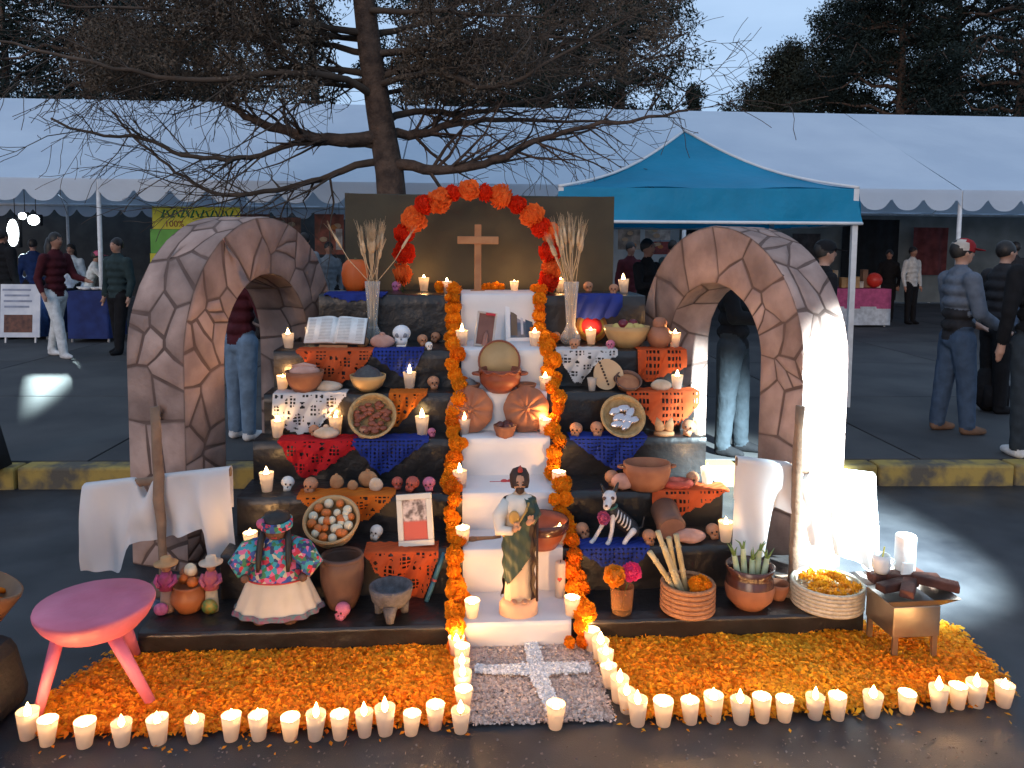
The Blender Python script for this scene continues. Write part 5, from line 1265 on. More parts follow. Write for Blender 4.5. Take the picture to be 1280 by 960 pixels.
# right wing
P = tp(740, 428, 6, m0=.16); q = mpp(P); r = root('painted_plate', P, 'red and orange painted plate standing behind a candle', 'plate', tilt=(R(-15), 0, PSI))
for nm, a, b, c in (('rim', 20, .0, (.40, .16, .04)), ('ring', 16, -.004, (.55, .33, .05)), ('centre', 13, -.007, (.55, .03, .03))): lath(nm, r, [(0, 0), (a * q, 0), (a * q, .004), (0, .006)], mat('plate ' + nm, c, rough=.3), M=tr(0, b, 20 * q) @ rx(R(90)))
r, q = at(783, 434, 6, 'fruit_bowl', 'pale gourd bowl of yellow fruit and dark plums', 'bowl', m0=.06); lath('bowl', r, bowl_prof(29 * q, 27 * q, foot=.5), M_gourdl, sy=.8)
for i, (x, y, c, s_) in enumerate([(-.5, 0, 0, 7), (.1, -.2, 0, 8), (.45, .1, 0, 7.5), (-.1, .25, 0, 7), (-.2, -.1, 1, 7), (.35, .3, 1, 6.5), (.7, 0, 0, 6)]):
    m = MB(); m.ball((0, 0, 0), (s_ * q, s_ * q, s_ * q * .9), 12, 8); o = m.build(['yellow_guava', 'dark_plum'][c], [mat('yellow guava', (.55, .42, .14), (.45, .33, .09), sc=12), mat('crimson plum', (.16, .015, .03), (.1, .01, .02), rough=.3)][c], loc=r.location + Vector((x * 24 * q, y * 18 * q, 24 * q + (5 * q if c else 0)))); tag(o, ['yellow fruit in the gourd bowl on the step beside the clay jar', 'dark crimson plum on top of the gourd fruit bowl'][c], 'fruit', ['yellow fruit in the gourd bowl', 'plums in the gourd bowl'][c])
r, q = at(824, 435, 6, 'clay_jar', 'small striped clay jar with a lid at the end of the step', 'jar', m0=.05); lath('body', r, [(0, 0), (9 * q, 0), (15 * q, 9 * q), (15.5 * q, 18 * q), (10 * q, 26 * q), (8 * q, 27 * q), (0, 27 * q)], mat('striped clay', (.42, .18, .09), (.24, .09, .05), sc=5, rough=.5)); lath('lid', r, [(8.5 * q, 27 * q), (9 * q, 33 * q), (6 * q, 38 * q), (0, 39 * q)], MATS['striped clay'])
P = tp(758, 489, 5, m0=.05); q = mpp(P); r = root('wooden_board', P, 'kidney-shaped tan board strung with a line of dark beads', 'board', tilt=(R(-16), R(8), PSI))
m = MB(); out = []
for i in range(32):
    a = 2 * math.pi * i / 32; rr2 = 19 * (1 - .36 * math.exp(-((a - 5.9) / .5) ** 2) + .04 * math.cos(3 * a)); out.append((math.cos(a) * rr2 * q * 1.0, math.sin(a) * rr2 * q * 1.02 + 20 * q))
vs = [(x, -.006, z) for x, z in out] + [(x, .006, z) for x, z in out]; n = len(out); m.add(vs, [tuple(range(n))[::-1], tuple(range(n, 2 * n))] + [(i, (i + 1) % n, n + (i + 1) % n, n + i) for i in range(n)]); m.build('board', mat('tan board', (.55, .38, .22), (.46, .30, .16), sc=5, rough=.5), r, smooth=False)
for i in range(8): m = MB(); m.ball((-12 * q + 1.9 * q * i, -.008, 33 * q - 3.6 * q * i), 1.5 * q, 8, 5); m.build('bead', M_dark, r)
m = MB(); m.tube([(12 * q + math.cos(a) * 4 * q, -.008, 16 * q + math.sin(a) * 4 * q) for a in [i * .35 for i in range(19)]], 1.1 * q, 6, cap=False); m.build('ring', MATS['dark cover'], r)
r, q = at(785, 489, 5, 'clay_bowl', 'flat brown clay dish tipped against the riser beside the beaded board', 'dish', tilt=(R(35), 0, PSI)); lath('dish', r, bowl_prof(17 * q, 13 * q, foot=.7), M_brown, M=tr(0, .03, .0)); lath('food', r, [(14 * q, 9 * q), (8 * q, 11 * q), (0, 12 * q)], mat('orange stew', (.42, .17, .07), (.3, .1, .04), sc=20), M=tr(0, .03, .0))
r, q = at(808, 612, 3, 'wide_clay_pot', 'wide terracotta pot with two lug handles', 'pot', m0=.04); rr = 30 * q; lath('body', r, [(0, 0), (rr * .72, 0), (rr * .92, 12 * q), (rr, 24 * q), (rr * .98, 33 * q), (rr * .92, 33 * q), (rr * .9, 22 * q), (rr * .7, 4 * q), (0, 3 * q)], M_clay, sy=.8)
for s in (-1, 1): handle(r, rr * .98, 28 * q, s, M_clay, .022)
P = tp(838, 678, 2, m0=.06); q = mpp(P); r = root('clay_drum', P + Vector((0, 0, .0)), 'brown clay drum lying on its side with its round end towards the front', 'drum', tilt=(R(0), 0, PSI))
m = MB(); m.lathe([(0, 0), (16 * q, 0), (18.5 * q, 4 * q), (17 * q, 14 * q), (17.5 * q, 40 * q), (0, 42 * q)], 28, M=tr(0, 0, 19 * q) @ rx(R(-72)) @ tr(0, 0, -.02)); m.build('body', M_brown, r)
m = MB(); m.lathe([(0, -.003), (16 * q, -.003)], 28, M=tr(0, 0, 19 * q) @ rx(R(-72)) @ tr(0, 0, -.02)); m.build('drum_head', mat('drum skin', (.28, .14, .10), (.2, .1, .07), sc=8), r)
lo = settle(r); r.location.z += TZ[2] - lo
# molcajete
r, q = at(489, 770, 1, 'stone_mortar', 'grey three-legged stone mortar on the black platform', 'mortar', m0=.06); M_mol = mat('grey volcanic stone', (.12, .115, .125), (.07, .065, .07), sc=30, rough=.9, bump=.8, bsc=120)
rr = 27 * q; lath('bowl', r, [(0, 14 * q), (rr * .6, 15 * q), (rr * .9, 24 * q), (rr, 36 * q), (rr * .99, 40 * q), (rr * .86, 40 * q), (rr * .72, 30 * q), (0, 24 * q)], M_mol)
for a in (-1.57, .52, 2.62): m = MB(); m.tube([(math.cos(a) * rr * .55, math.sin(a) * rr * .55, 20 * q), (math.cos(a) * rr * .72, math.sin(a) * rr * .72, 0)], [10 * q, 4.5 * q], 9); m.build('leg', M_mol, r)
# brown upturned pot
r, q = at(428, 757, 1, 'brown_pot', 'tall rough brown clay pot standing beside the doll', 'pot', m0=.10); rr = 27 * q; lath('body', r, [(0, 0), (rr * .60, 0), (rr * .80, 12 * q), (rr * .98, 34 * q), (rr, 50 * q), (rr * .97, 62 * q), (rr * .90, 64 * q), (rr * .88, 60 * q), (rr * .85, 40 * q), (0, 8 * q)], M_brown); lath('rim', r, [(rr * .95, 60 * q), (rr * 1.0, 63 * q), (rr * .92, 67 * q), (rr * .86, 64 * q)], M_brown)
P = tp(533, 752, 1); q = mpp(P); r = root('painted_stick', P, 'painted blue stick leaning against the orange red paper', 'stick', tilt=(R(-20), R(22), PSI))
m = MB(); m.tube([(0, 0, 0), (0, 0, 25 * q)], .0105, 8); m.tube([(0, 0, 28 * q), (0, 0, 62 * q)], .0115, 8); m.build('shaft', mat('blue paint', (.05, .16, .22), (.03, .1, .15), sc=15), r)
m = MB(); m.tube([(0, 0, 25 * q), (0, 0, 28 * q)], .0125, 8); m.build('band', mat('pink band', (.4, .08, .07)), r)
# glass of flowers
r, q = at(777, 765, 1, 'flower_glass', 'small amber glass of two flowers on the black platform', 'glass', m0=.05); lath('glass', r, [(0, 0), (12 * q, 0), (13 * q, 6 * q), (15 * q, 34 * q), (14 * q, 34 * q), (12 * q, 7 * q), (0, 4 * q)], glassmat('amber glass', (.55, .3, .14), .1))
for nm, dx, dz, c, lb in (('yellow_marigold', -10, 45, (.78, .26, .01), 'yellow orange marigold in the small amber glass'), ('pink_dahlia', 11, 50, (.72, .035, .17), 'bright pink dahlia in the small amber glass')):
    f = root(nm, r.location + Vector((0, 0, .01)), lb, 'flower'); m = MB(); m.tube([(0, 0, 0), (dx * q * .4, 0, 25 * q), (dx * q, 0, dz * q)], .003, 5); m.build('stem', mat('green stem', (.06, .12, .03)), f)
    flower(f, (dx * q, -.008, dz * q), 14.5 * q, mat(nm + ' petals', c, tuple(x * .7 for x in c), sc=30, trans=.2), name='bloom', kind=1, nrm=(0, -.9, .4))
# basket of canes and marigolds
r, q = at(859, 762, 1, 'cane_basket', 'round terracotta basket holding canes and marigolds', 'basket', m0=.06); rr = 31 * q; M_cb = mat('orange basketry', (.40, .19, .09), (.30, .13, .06), sc=50, rough=.8, bump=.5, bsc=100)
lath('shell', r, [(0, 0), (rr * .93, 0), (rr, 5 * q), (rr, 34 * q), (rr * .95, 34 * q), (rr * .93, 6 * q), (0, 5 * q)], M_cb, n=36)
for t in range(6): m = MB(); m.tube([(math.cos(a) * rr * 1.005, math.sin(a) * rr * 1.005, (4 + 6 * t) * q) for a in [i * 2 * math.pi / 36 for i in range(37)]], 3 * q, 6, cap=False); m.build('coil', M_cb, r)
M_cane = mat('pale sugar cane', (.52, .43, .25), (.36, .28, .14), sc=12, rough=.55, rnd=.15)
for i, (tx_, ty_) in enumerate([(812, 690), (822, 664), (836, 672), (829, 682), (845, 668)]):
    a = r.location + Vector((rnd(-.3, .1) * rr, rnd(-.4, .4) * rr, .02)); b = onv(tx_, ty_, inv(r.location)[1] - .04); cn = root('sugar_cane', a, 'pale sugar cane standing in the terracotta basket', 'cane', 'sugar canes in the basket', rotz=0)
    m = MB(); d = b - a; pts = [d * t / 6 for t in range(7)]; m.tube(pts, [.0125 * (1.0 - .12 * (t % 2)) for t in range(7)], 9); m.build('stalk', M_cane, cn)
    for t in range(1, 6, 2): m = MB(); p0 = d * t / 6; m.tube([p0 - d.normalized() * .003, p0 + d.normalized() * .003], .0138, 9); m.build('node', M_cane, cn)
mg_ = root('marigold_cluster', r.location + Vector((.35 * rr, -.1 * rr, 34 * q)), 'orange marigolds heaped in the terracotta cane basket', 'marigolds')
for i in range(7): flower(mg_, (rnd(-.4, .5) * rr, rnd(-.5, .4) * rr, rnd(-.005, .012)), .030, M_mar, kind=i % 3)
# dark pot of onions
r, q = at(936, 757, 1, 'onion_pot', 'round clay pot with a dark glazed neck holding green onions', 'pot', m0=.06); rr = 31 * q
lath('belly', r, [(0, 0), (rr * .55, 0), (rr * .9, 12 * q), (rr * .98, 24 * q), (rr * .95, 30 * q)], M_clay, n=36); lath('neck', r, [(rr * .952, 29.5 * q), (rr * .90, 38 * q), (rr * .84, 42 * q), (rr * .98, 52 * q), (rr * .92, 53 * q), (rr * .78, 42 * q), (rr * .84, 28 * q), (0, 10 * q)], M_clayd, n=36)
M_on = mat('onion stalk', (.62, .60, .40), (.42, .46, .22), sc=9, rough=.5); M_ong = mat('onion leaf', (.16, .26, .07), (.10, .17, .05), sc=9, rough=.5)
for i, (dx, hh, ln) in enumerate([(-13, 66, -8), (-6, 74, -4), (2, 60, 0), (8, 70, 4), (14, 62, 6)]):
    on = root('green_onion', r.location + Vector((dx * q, rnd(-.2, .2) * rr, .06)), 'green onion standing in the dark-necked clay pot', 'onion', 'onions in the clay pot')
    m = MB(); b = hh * q - .06; m.tube([(0, 0, 0), (ln * q * .4, 0, b * .5), (ln * q, 0, b)], [.014, .014, .011], 9); m.build('bulb', M_on, on)
    for t in range(3): m = MB(); a = rnd(-.3, .3); m.tube([(ln * q, 0, b - .01), (ln * q + a * .05, rnd(-.01, .01), b + .025), (ln * q + a * .13, 0, b + rnd(.035, .06))], [.006, .004, .001], 5); m.build('leaf', M_ong, on)
r, q = at(972, 748, 1, 'clay_bowl', 'small terracotta cup next to the onion pot', 'cup', m0=.05); lath('cup', r, bowl_prof(14 * q, 20 * q, foot=.6), M_clay)
# round basket of yellow petals
P = tp(1047, 768, 1, m0=.10); P = onz(1047, 768, TZ[1]); q = mpp(P); P = P + V * .10; r = root('round_basket', P, 'wide pale basket full of yellow petals under the spotlit cross', 'basket'); rr = 43 * q
M_pb = mat('pale wicker', (.56, .50, .40), (.40, .35, .27), sc=50, rough=.8, bump=.4, bsc=120)
lath('shell', r, [(0, 0), (rr * .90, 0), (rr * .97, .01), (rr, 28 * q), (rr * .95, 28 * q), (rr * .92, .015), (0, .012)], M_pb, n=44)
for t in range(6): m = MB(); m.tube([(math.cos(a) * rr * (.985 + .003 * t), math.sin(a) * rr * (.985 + .003 * t), (3 + 5 * t) * q) for a in [i * 2 * math.pi / 44 for i in range(45)]], 2.6 * q, 6, cap=False); m.build('coil', M_pb, r)
cs = [(rs.uniform(-.8, .8) * rr, rs.uniform(-.8, .8) * rr, 27 * q) for _ in range(90)]; cs = [c for c in cs if math.hypot(c[0], c[1]) < .86 * rr]
qd = leaf_cloud(cs, [.022] * len(cs), 26, .012, np.random.RandomState(3)); o = npmesh('petal_heap', qd + np.array([P.x, P.y, P.z + .006]), 4, mat('yellow petals', (.85, .42, .015), (.75, .28, .01), sc=20, trans=.25)); tag(o, 'yellow petals heaped in the wide pale basket', 'petals', kind='stuff')

# ---- clay pot group with two small figurines
Pg = tp(237, 762, 1, m0=.05); q = mpp(Pg); r = root('clay_pot', Pg, 'round orange clay pot between two hatted figurines', 'pot'); rr = 22 * q
lath('body', r, [(0, 0), (rr * .6, 0), (rr, 14 * q), (rr * .98, 22 * q), (rr * .8, 30 * q), (rr * .9, 34 * q), (rr * .84, 34 * q), (rr * .72, 29 * q), (0, 10 * q)], mat('bright terracotta', (.44, .15, .05), (.33, .10, .035), sc=7, rough=.4))
for i in range(7):
    m = MB(); m.ball((0, 0, 0), (rnd(6, 8) * q,) * 3, 10, 7); o = m.build('sweet_ball', [bm_[1], M_clay, bm_[0]][i % 3], loc=Pg + Vector((rnd(-12, 12) * q, rnd(-10, 10) * q, (38 + 6 * (i % 3)) * q))); tag(o, 'small round sweet heaped in the orange pot between the figurines', 'sweet', 'sweets in the orange pot')
def figurine(px, py, coat, trous, hat, label, extra):
    P = tp(px, py, 1, m0=.05); q = mpp(P); r = root('hatted_figurine', P, label, 'figurine')
    lath('legs', r, [(0, 0), (8 * q, 0), (8.5 * q, 6 * q), (7 * q, 30 * q), (0, 31 * q)], trous, n=18, sy=.7)
    lath('torso', r, [(0, 28 * q), (9 * q, 29 * q), (10 * q, 44 * q), (6 * q, 52 * q), (0, 54 * q)], coat, n=18, sy=.75)
    for s in (-1, 1): m = MB(); m.tube([(s * 9 * q, 0, 48 * q), (s * 12 * q, -3 * q, 40 * q), (s * 6 * q, -9 * q, 36 * q)], [3.4 * q, 3 * q, 2.4 * q], 7); m.build('arm', coat, r)
    m = MB(); m.ball((0, 0, 58 * q), (6 * q, 6 * q, 7 * q), 12, 8); m.build('head', mat('painted face', (.38, .18, .11)), r)
    lath('hat', r, [(14 * q, 62 * q), (14.5 * q, 63.5 * q), (7 * q, 64 * q), (6 * q, 71 * q), (0, 72 * q)], hat, n=20)
    m = MB(); extra(m, q); m.build('trinket', mat('painted trinket ' + str(px), (.12, .30, .10) if px > 240 else (.5, .14, .28), (.5, .3, .05) if px > 240 else (.35, .08, .2), sc=60), r)
figurine(209, 765, mat('magenta coat', (.42, .06, .20), (.2, .04, .06), sc=40), mat('tan trousers', (.36, .22, .16)), mat('straw hat', (.5, .28, .12)), 'little figurine in a magenta coat and straw hat beside the orange pot', lambda m, q: m.ball((-4 * q, -9 * q, 8 * q), (9 * q, 5 * q, 8 * q)))
figurine(265, 764, mat('pink shirt', (.55, .14, .13), (.35, .08, .2), sc=50), mat('cream robe', (.60, .48, .30)), mat('cream hat', (.64, .52, .40)), 'little figurine in a cream robe and pale hat with a round green shield', lambda m, q: m.lathe([(0, -.006), (10 * q, 0), (0, .003)], 20, M=tr(0, -9 * q, 10 * q) @ rx(R(90))))
P = tp(188, 745, 1); m = MB(); m.tube([(-.04, 0, .008), (0, .01, .012), (.05, -.005, .008)], .011, 8); m.ball((.02, -.03, .012), (.03, .02, .012), 10, 6); tag(m.build('folded_kerchief', mat('blue grey cloth', (.10, .16, .24), (.07, .1, .16), sc=20), loc=P), 'small blue grey kerchief lying beside the magenta figurine', 'cloth')
# =================================================================== bodies grown from joints
def blob(chains, voxel, mats, smooth_it=4, extra=None, wrinkle=0):
    """chains: [(label, [(point, radius), ...])] -> one continuous mesh, faces coloured by the nearest limb"""
    m = MB()
    for lb, ch in chains:
        for (p, r) in ch: m.ball(p, r, 12, 8)
        for (p, r), (p2, r2) in zip(ch, ch[1:]):
            a = (r + 0) if not isinstance(r, tuple) else min(r); b = r2 if not isinstance(r2, tuple) else min(r2)
            if (Vector(p) - Vector(p2)).length > 1e-4: m.tube([p, p2], [a * .985, b * .985], 12)
    if extra: extra(m)
    o = m.build('tmp', [], None); md = o.modifiers.new('r', 'REMESH'); md.mode = 'VOXEL'; md.voxel_size = voxel; md.use_smooth_shade = True
    s2 = o.modifiers.new('s', 'SMOOTH'); s2.iterations = smooth_it; s2.factor = .5
    dg = bpy.context.evaluated_depsgraph_get(); me = bpy.data.meshes.new_from_object(o.evaluated_get(dg)); bpy.data.objects.remove(o)
    co = np.zeros(len(me.vertices) * 3, np.float32); me.vertices.foreach_get('co', co); co = co.reshape(-1, 3)
    nl = len(me.loops); lv = np.zeros(nl, np.int32); me.loops.foreach_get('vertex_index', lv)
    ls = np.zeros(len(me.polygons), np.int32); me.polygons.foreach_get('loop_start', ls)
    fc = (co[lv[ls]] + co[lv[np.minimum(ls + 2, nl - 1)]]) / 2
    best = np.full(len(fc), 1e9); idx = np.zeros(len(fc), np.int32); names = []
    for lb, ch in chains:
        if lb not in names: names.append(lb)
        k = names.index(lb)
        seq = list(zip(ch, ch[1:])) if len(ch) > 1 else [(ch[0], ch[0])]
        for (p, r), (p2, r2) in seq:
            p, p2 = np.array(p), np.array(p2); d = p2 - p; L = float(d @ d)
            t = np.clip(((fc - p) @ d) / L, 0, 1) if L > 1e-9 else np.zeros(len(fc))
            a = r if not isinstance(r, tuple) else sum(r) / 3; b = r2 if not isinstance(r2, tuple) else sum(r2) / 3
            ds = np.linalg.norm(fc - (p + t[:, None] * d), axis=1) - (a + (b - a) * t); w = ds < best; best[w] = ds[w]; idx[w] = k
    if wrinkle:
        nr = np.zeros(len(co) * 3, np.float32); me.vertices.foreach_get('normal', nr); nr = nr.reshape(-1, 3); soft = np.zeros(len(co), bool)
        for k, nm in enumerate(names):
            if nm in ('shirt', 'trousers', 'lower'):
                w = idx == k; soft[lv[ls[w]]] = True
        for i in np.nonzero(soft)[0]:
            p = Vector(co[i]); d_ = noise.noise(Vector((p.x * 6, p.y * 6, p.z * 8 + p.x * 5))) + .8 * noise.noise(Vector((p.x * 14 + 5, p.y * 14, p.z * 13 - p.x * 12))); co[i] += nr[i] * d_ * wrinkle
        me.vertices.foreach_set('co', co.ravel())
    me.materials.clear()
    for n in names: me.materials.append(mats[n])
    me.polygons.foreach_set('material_index', idx); me.polygons.foreach_set('use_smooth', np.ones(len(me.polygons), bool)); me.update()
    return me
M_skin = mat('skin', (.36, .19, .13), (.30, .15, .10), sc=8, rough=.55); M_skin2 = mat('skin lighter', (.46, .26, .19), (.40, .22, .15), sc=8, rough=.55)
M_hair = mat('black hair', (.012, .009, .008), (.02, .016, .014), sc=30, rough=.5)
def person(P, h, face, label, shirt, trousers, shoes, skin=M_skin, hair=M_hair, arms=None, legs=None, hat=None, longhair=False, lean=0, bulk=1.0, sleeves=True, voxel=.013, skirt=False, lower=None, bag=None):
    """a standing figure facing 'face' (0 = towards the viewer, 90 = to the viewer's right)"""
    r = root('person', P, label, 'person', rotz=R(face))
    H_ = h
    def c(x, y, z):  # lean the upper body forward (-y) above the hips
        z2 = max(0, z - .53); return (x * H_, (y - z2 * math.sin(lean)) * H_, (min(z, .53) + z2 * math.cos(lean)) * H_)
    b = bulk; ch = []
    tors = [(.50, .088, .064), (.56, .090, .066), (.62, .086, .064), (.68, .092, .067), (.74, .098, .069), (.79, .092, .060), (.825, .064, .046)]
    def rows(lb, rows_): return (lb, [(c(0, 0, z), (rx_ * b * H_, ry_ * b * H_, .042 * H_)) for z, rx_, ry_ in rows_])
    if lower: ch.append(rows('lower', tors[:3])); ch.append(rows('shirt', tors[3:]))
    else: ch.append(rows('shirt', tors))
    ch.append(('trousers', [(c(0, 0, .475), (.082 * b * H_, .066 * b * H_, .045 * H_))]))
    lg = legs or ((-.05, 0, 0), (.05, 0, 0))
    for (fx, fy, kn), s in zip(lg, (-1, 1)):
        hip = c(s * .046, 0, .49); kne = c(s * .048 + (fx - s * .05) * .5, fy * .5 - kn, .27); ank = c(fx, fy, .055)
        ch.append(('trousers', [(hip, .056 * b * H_), (kne, .042 * b * H_), (ank, .034 * b * H_)]))
        ch.append(('shoes', [(c(fx, fy + .012, .024), .026 * H_), (c(fx * 1.08, fy - .045, .022), .025 * H_), (c(fx * 1.1, fy - .085, .018), .018 * H_)]))
    ar = arms or {}
    for s, k in ((-1, 'R'), (1, 'L')):
        e, w = ar.get(k, ((s * .035, .01, -.165), (s * .0, -.035, -.145)))
        sh = (s * .098 * (1 + (b - 1) * .5), .004, .795); el = tuple(a + d for a, d in zip(sh, e)); wr = tuple(a + d for a, d in zip(el, w))
        ch.append(('shirt', [(c(*sh), .040 * b * H_), (c(*el), .031 * b * H_)]))
        mid = tuple(a + (d - a) * .82 for a, d in zip(el, wr))
        ch.append(('shirt' if sleeves else 'skin', [(c(*el), .030 * b * H_), (c(*mid), .024 * b * H_)]))
        dv = Vector(w).normalized(); hp = Vector(wr) + dv * .028
        ch.append(('skin', [(c(*wr), .017 * H_), (c(*hp), .019 * H_)]))
        sd = dv.cross(Vector((0, 0, 1)) if abs(dv.z) < .8 else Vector((0, 1, 0))).normalized(); cu = Vector((0, -.4, -.3))
        for f in range(4):
            o_ = sd * (.0085 * (f - 1.5)); L_ = (.034, .042, .040, .030)[f]
            p0 = hp + o_ + dv * .008; p1 = p0 + dv * L_ * .55; p2 = p1 + (dv * .6 + cu * .5).normalized() * L_ * .5
            ch.append(('skin', [(c(*p0), .0066 * H_), (c(*p1), .0060 * H_), (c(*p2), .0052 * H_)]))
        t0_ = Vector(wr) + dv * .012 + Vector((0, -.012, 0)); ch.append(('skin', [(c(*t0_), .0075 * H_), (c(*(t0_ + dv * .018 + Vector((0, -.016, 0)))), .0065 * H_), (c(*(t0_ + dv * .034 + Vector((0, -.02, 0)))), .0055 * H_)]))
    ch.append(('skin', [(c(0, .006, .83), .031 * H_), (c(0, -.004, .885), .029 * H_)]))
    hc = (0, -.008, .932)
    ch.append(('skin', [(c(*hc), (.042 * H_, .050 * H_, .058 * H_))])); ch.append(('skin', [(c(0, -.026, .898), (.028 * H_, .027 * H_, .025 * H_))]))
    ch.append(('skin', [(c(0, -.055, .935), .007 * H_), (c(0, -.062, .921), .0085 * H_)]))
    for s in (-1, 1): ch.append(('skin', [(c(s * .043, 0, .928), (.006 * H_, .011 * H_, .017 * H_))]))
    mats_ = {'shirt': shirt, 'trousers': trousers, 'shoes': shoes, 'skin': skin, 'lower': lower or shirt}
    me = blob(ch, voxel, mats_, wrinkle=.0055); o = bpy.data.objects.new('body', me); COL.objects.link(o); o.parent = r
    # hair: a cap over the crown and nape
    m = MB(); T = Matrix.Translation(c(0, .004, .943)); vs = []; N_ = 18; K = 9
    m2 = MB(); prof = [(math.sin(math.pi * .62 * j / K), math.cos(math.pi * .62 * j / K)) for j in range(K + 1)]; prof[0] = (0, 1)
    m2.lathe(prof[::-1], N_, M=T @ rx(R(-22)) @ Matrix.Diagonal((.047 * H_, .055 * H_, .060 * H_, 1)))
    if longhair: m2.tube([c(0, .045, .95), c(0, .055, .88), c(0, .05, .80), c(0, .055, .72)], [.035 * H_, .045 * H_, .04 * H_, .02 * H_], 10)
    m2.build('hair', hair, r, noise_amt=.004, noise_sc=40)
    w = MB()
    for s in (-1, 1): e = MB(); e.ball(c(s * .017, -.052, .940), (.0055 * H_, .004 * H_, .0035 * H_), 8, 5); e.build('eye', M_dark, r); e = MB(); e.tube([c(s * .026, -.050, .953), c(s * .009, -.056, .954)], .0022 * H_, 5); e.build('eyebrow', M_dark, r)
    w.tube([c(-.013, -.051, .902), c(0, -.055, .901), c(.013, -.051, .902)], .003 * H_, 6); w.build('mouth', mat('lips', (.25, .08, .07)), r)
    if hat:
        hm, bm2 = hat; cp = MB(); cp.lathe([(1.04, -.25), (1.06, .1), (.95, .55), (.6, .9), (0, 1.05)], 20, M=Matrix.Translation(c(0, -.004, .955)) @ Matrix.Diagonal((.047 * H_, .056 * H_, .048 * H_, 1))); cp.build('cap', hm, r)
        if bm2 is not hm: fp = MB(); fp.lathe([(1.06, -.25), (1.08, .1), (.97, .55), (.62, .92), (0, 1.07)], 20, M=Matrix.Translation(c(0, -.012, .955)) @ rx(R(14)) @ Matrix.Diagonal((.046 * H_, .050 * H_, .049 * H_, 1))); fp.build('front_panel', bm2, r)
        bb = MB(); n = 14; vs = []
        for lv_ in (0, 1):
            for i in range(n + 1):
                a = math.pi * (i / n); vs.append(c(math.cos(a) * .046, -.045 - math.sin(a) * .075, .952 - .012 * math.sin(a) + .004 * lv_))
        fs = [tuple(range(n + 1)), tuple(range(n + 1, 2 * n + 2))[::-1]] + [(i, i + 1, n + 2 + i, n + 1 + i) for i in range(n)]; bb.add(vs, fs); bb.build('peak', bm2, r)
    return r
cl = lambda n, c_, **k: mat(n, c_, tuple(x * .7 for x in c_), sc=14, rough=.85, bump=.4, bsc=16, bdist=.02, spec=.2, **k)
K_black = cl('black cloth', (.010, .010, .012)); K_jean = cl('blue denim', (.055, .09, .15)); K_jean2 = cl('light denim', (.16, .24, .34)); K_dark = cl('charcoal cloth', (.028, .028, .032)); K_maroon = cl('maroon knit', (.07, .012, .018))
K_white = cl('white trousers', (.70, .72, .72)); K_green = cl('dark green cardigan', (.030, .052, .056)); K_grey = cl('blue grey hoodie', (.13, .155, .20)); K_grey2 = cl('grey shirt', (.22, .25, .28)); K_wsh = cl('white shirt', (.62, .62, .60)); K_navy = cl('navy cloth', (.012, .03, .10))
S_white = cl('white trainers', (.72, .72, .72)); S_tan = cl('tan shoes', (.20, .12, .08)); S_blk = K_black; K_red = cl('red cap cloth', (.30, .02, .025)); K_cream = cl('cream cap mesh', (.52, .46, .40)); K_pinkh = cl('pink cap', (.62, .12, .22)); K_teal = cl('dark teal jeans', (.032, .042, .052)); K_mauve = cl('mauve jacket', (.20, .10, .13))
def pv(px, py): P = onz(px, py, PAVE); return Vector((P.x, P.y, PAVE))
def stand(px, py, top): # height from the pixel row of the crown
    P = pv(px, py); return P, ony(px, top, P.y).z - PAVE
P, h = stand(303, 549, 300); person(P, min(h, 1.74), 150, 'person in light jeans and dark maroon top seen through the pinkish arch', K_maroon, K_jean2, S_white, voxel=.012, arms={'L': ((.04, -.02, -.16), (-.03, -.12, -.06)), 'R': ((-.04, -.02, -.16), (.03, -.12, -.06))})
P, h = stand(912, 566, 296); person(P, 1.64, 60, 'person in black sweater and jeans seen through the spotlit arch, hands held in front', K_black, K_teal, S_blk, skin=M_skin2, voxel=.012, bulk=1.12, arms={'L': ((.03, -.04, -.16), (-.05, -.13, -.01)), 'R': ((-.03, -.04, -.16), (.05, -.13, -.01))}, legs=((-.06, .02, 0), (.06, -.03, .01)))
P, h = stand(1022, 530, 300); person(P, min(h, 1.80), 90, 'person in black jacket and black cap half hidden behind the spotlit arch', K_black, K_black, S_blk, skin=M_skin2, hat=(K_black, K_black), voxel=.013)
P, h = stand(1190, 540, 299); person(P, min(h, 1.78), 92, 'man in a red and cream cap, grey-blue hoodie and dark jeans', K_grey, K_jean, S_tan, skin=M_skin2, hat=(K_cream, K_red), voxel=.011, bulk=1.14, lower=K_dark, arms={'L': ((.03, -.03, -.165), (-.03, -.13, -.075)), 'R': ((-.03, -.03, -.165), (.03, -.13, -.075))}, legs=((-.055, -.04, .01), (.055, .05, 0)))
P, h = stand(1240, 515, 300); person(P, min(h, 1.74), 100, 'man in a charcoal shirt with black hair looking down at his phone', K_dark, K_black, S_blk, skin=M_skin2, voxel=.012, bulk=1.08, lean=.08, arms={'L': ((.02, -.05, -.15), (-.04, -.14, .05)), 'R': ((-.02, -.05, -.15), (.05, -.14, .05))})
P, h = stand(1286, 572, 300); person(P, 1.72, 180, 'person in dark jacket and teal jeans with one hand hanging, cut by the picture edge', K_black, K_teal, S_white, skin=M_skin2, voxel=.013)
P, h = stand(1137, 405, 308); person(P, min(h, 1.72), 20, 'seller in a white shirt and dark trousers standing beside the pink table', K_wsh, K_black, S_blk, voxel=.02)
P, h = stand(150, 442, 297); person(P, min(h, 1.66), -20, 'woman in a dark green cardigan and black trousers under the marquee', K_green, K_black, S_blk, skin=M_skin2, voxel=.016, bulk=1.12, legs=((-.05, .04, 0), (.05, -.05, .01)))
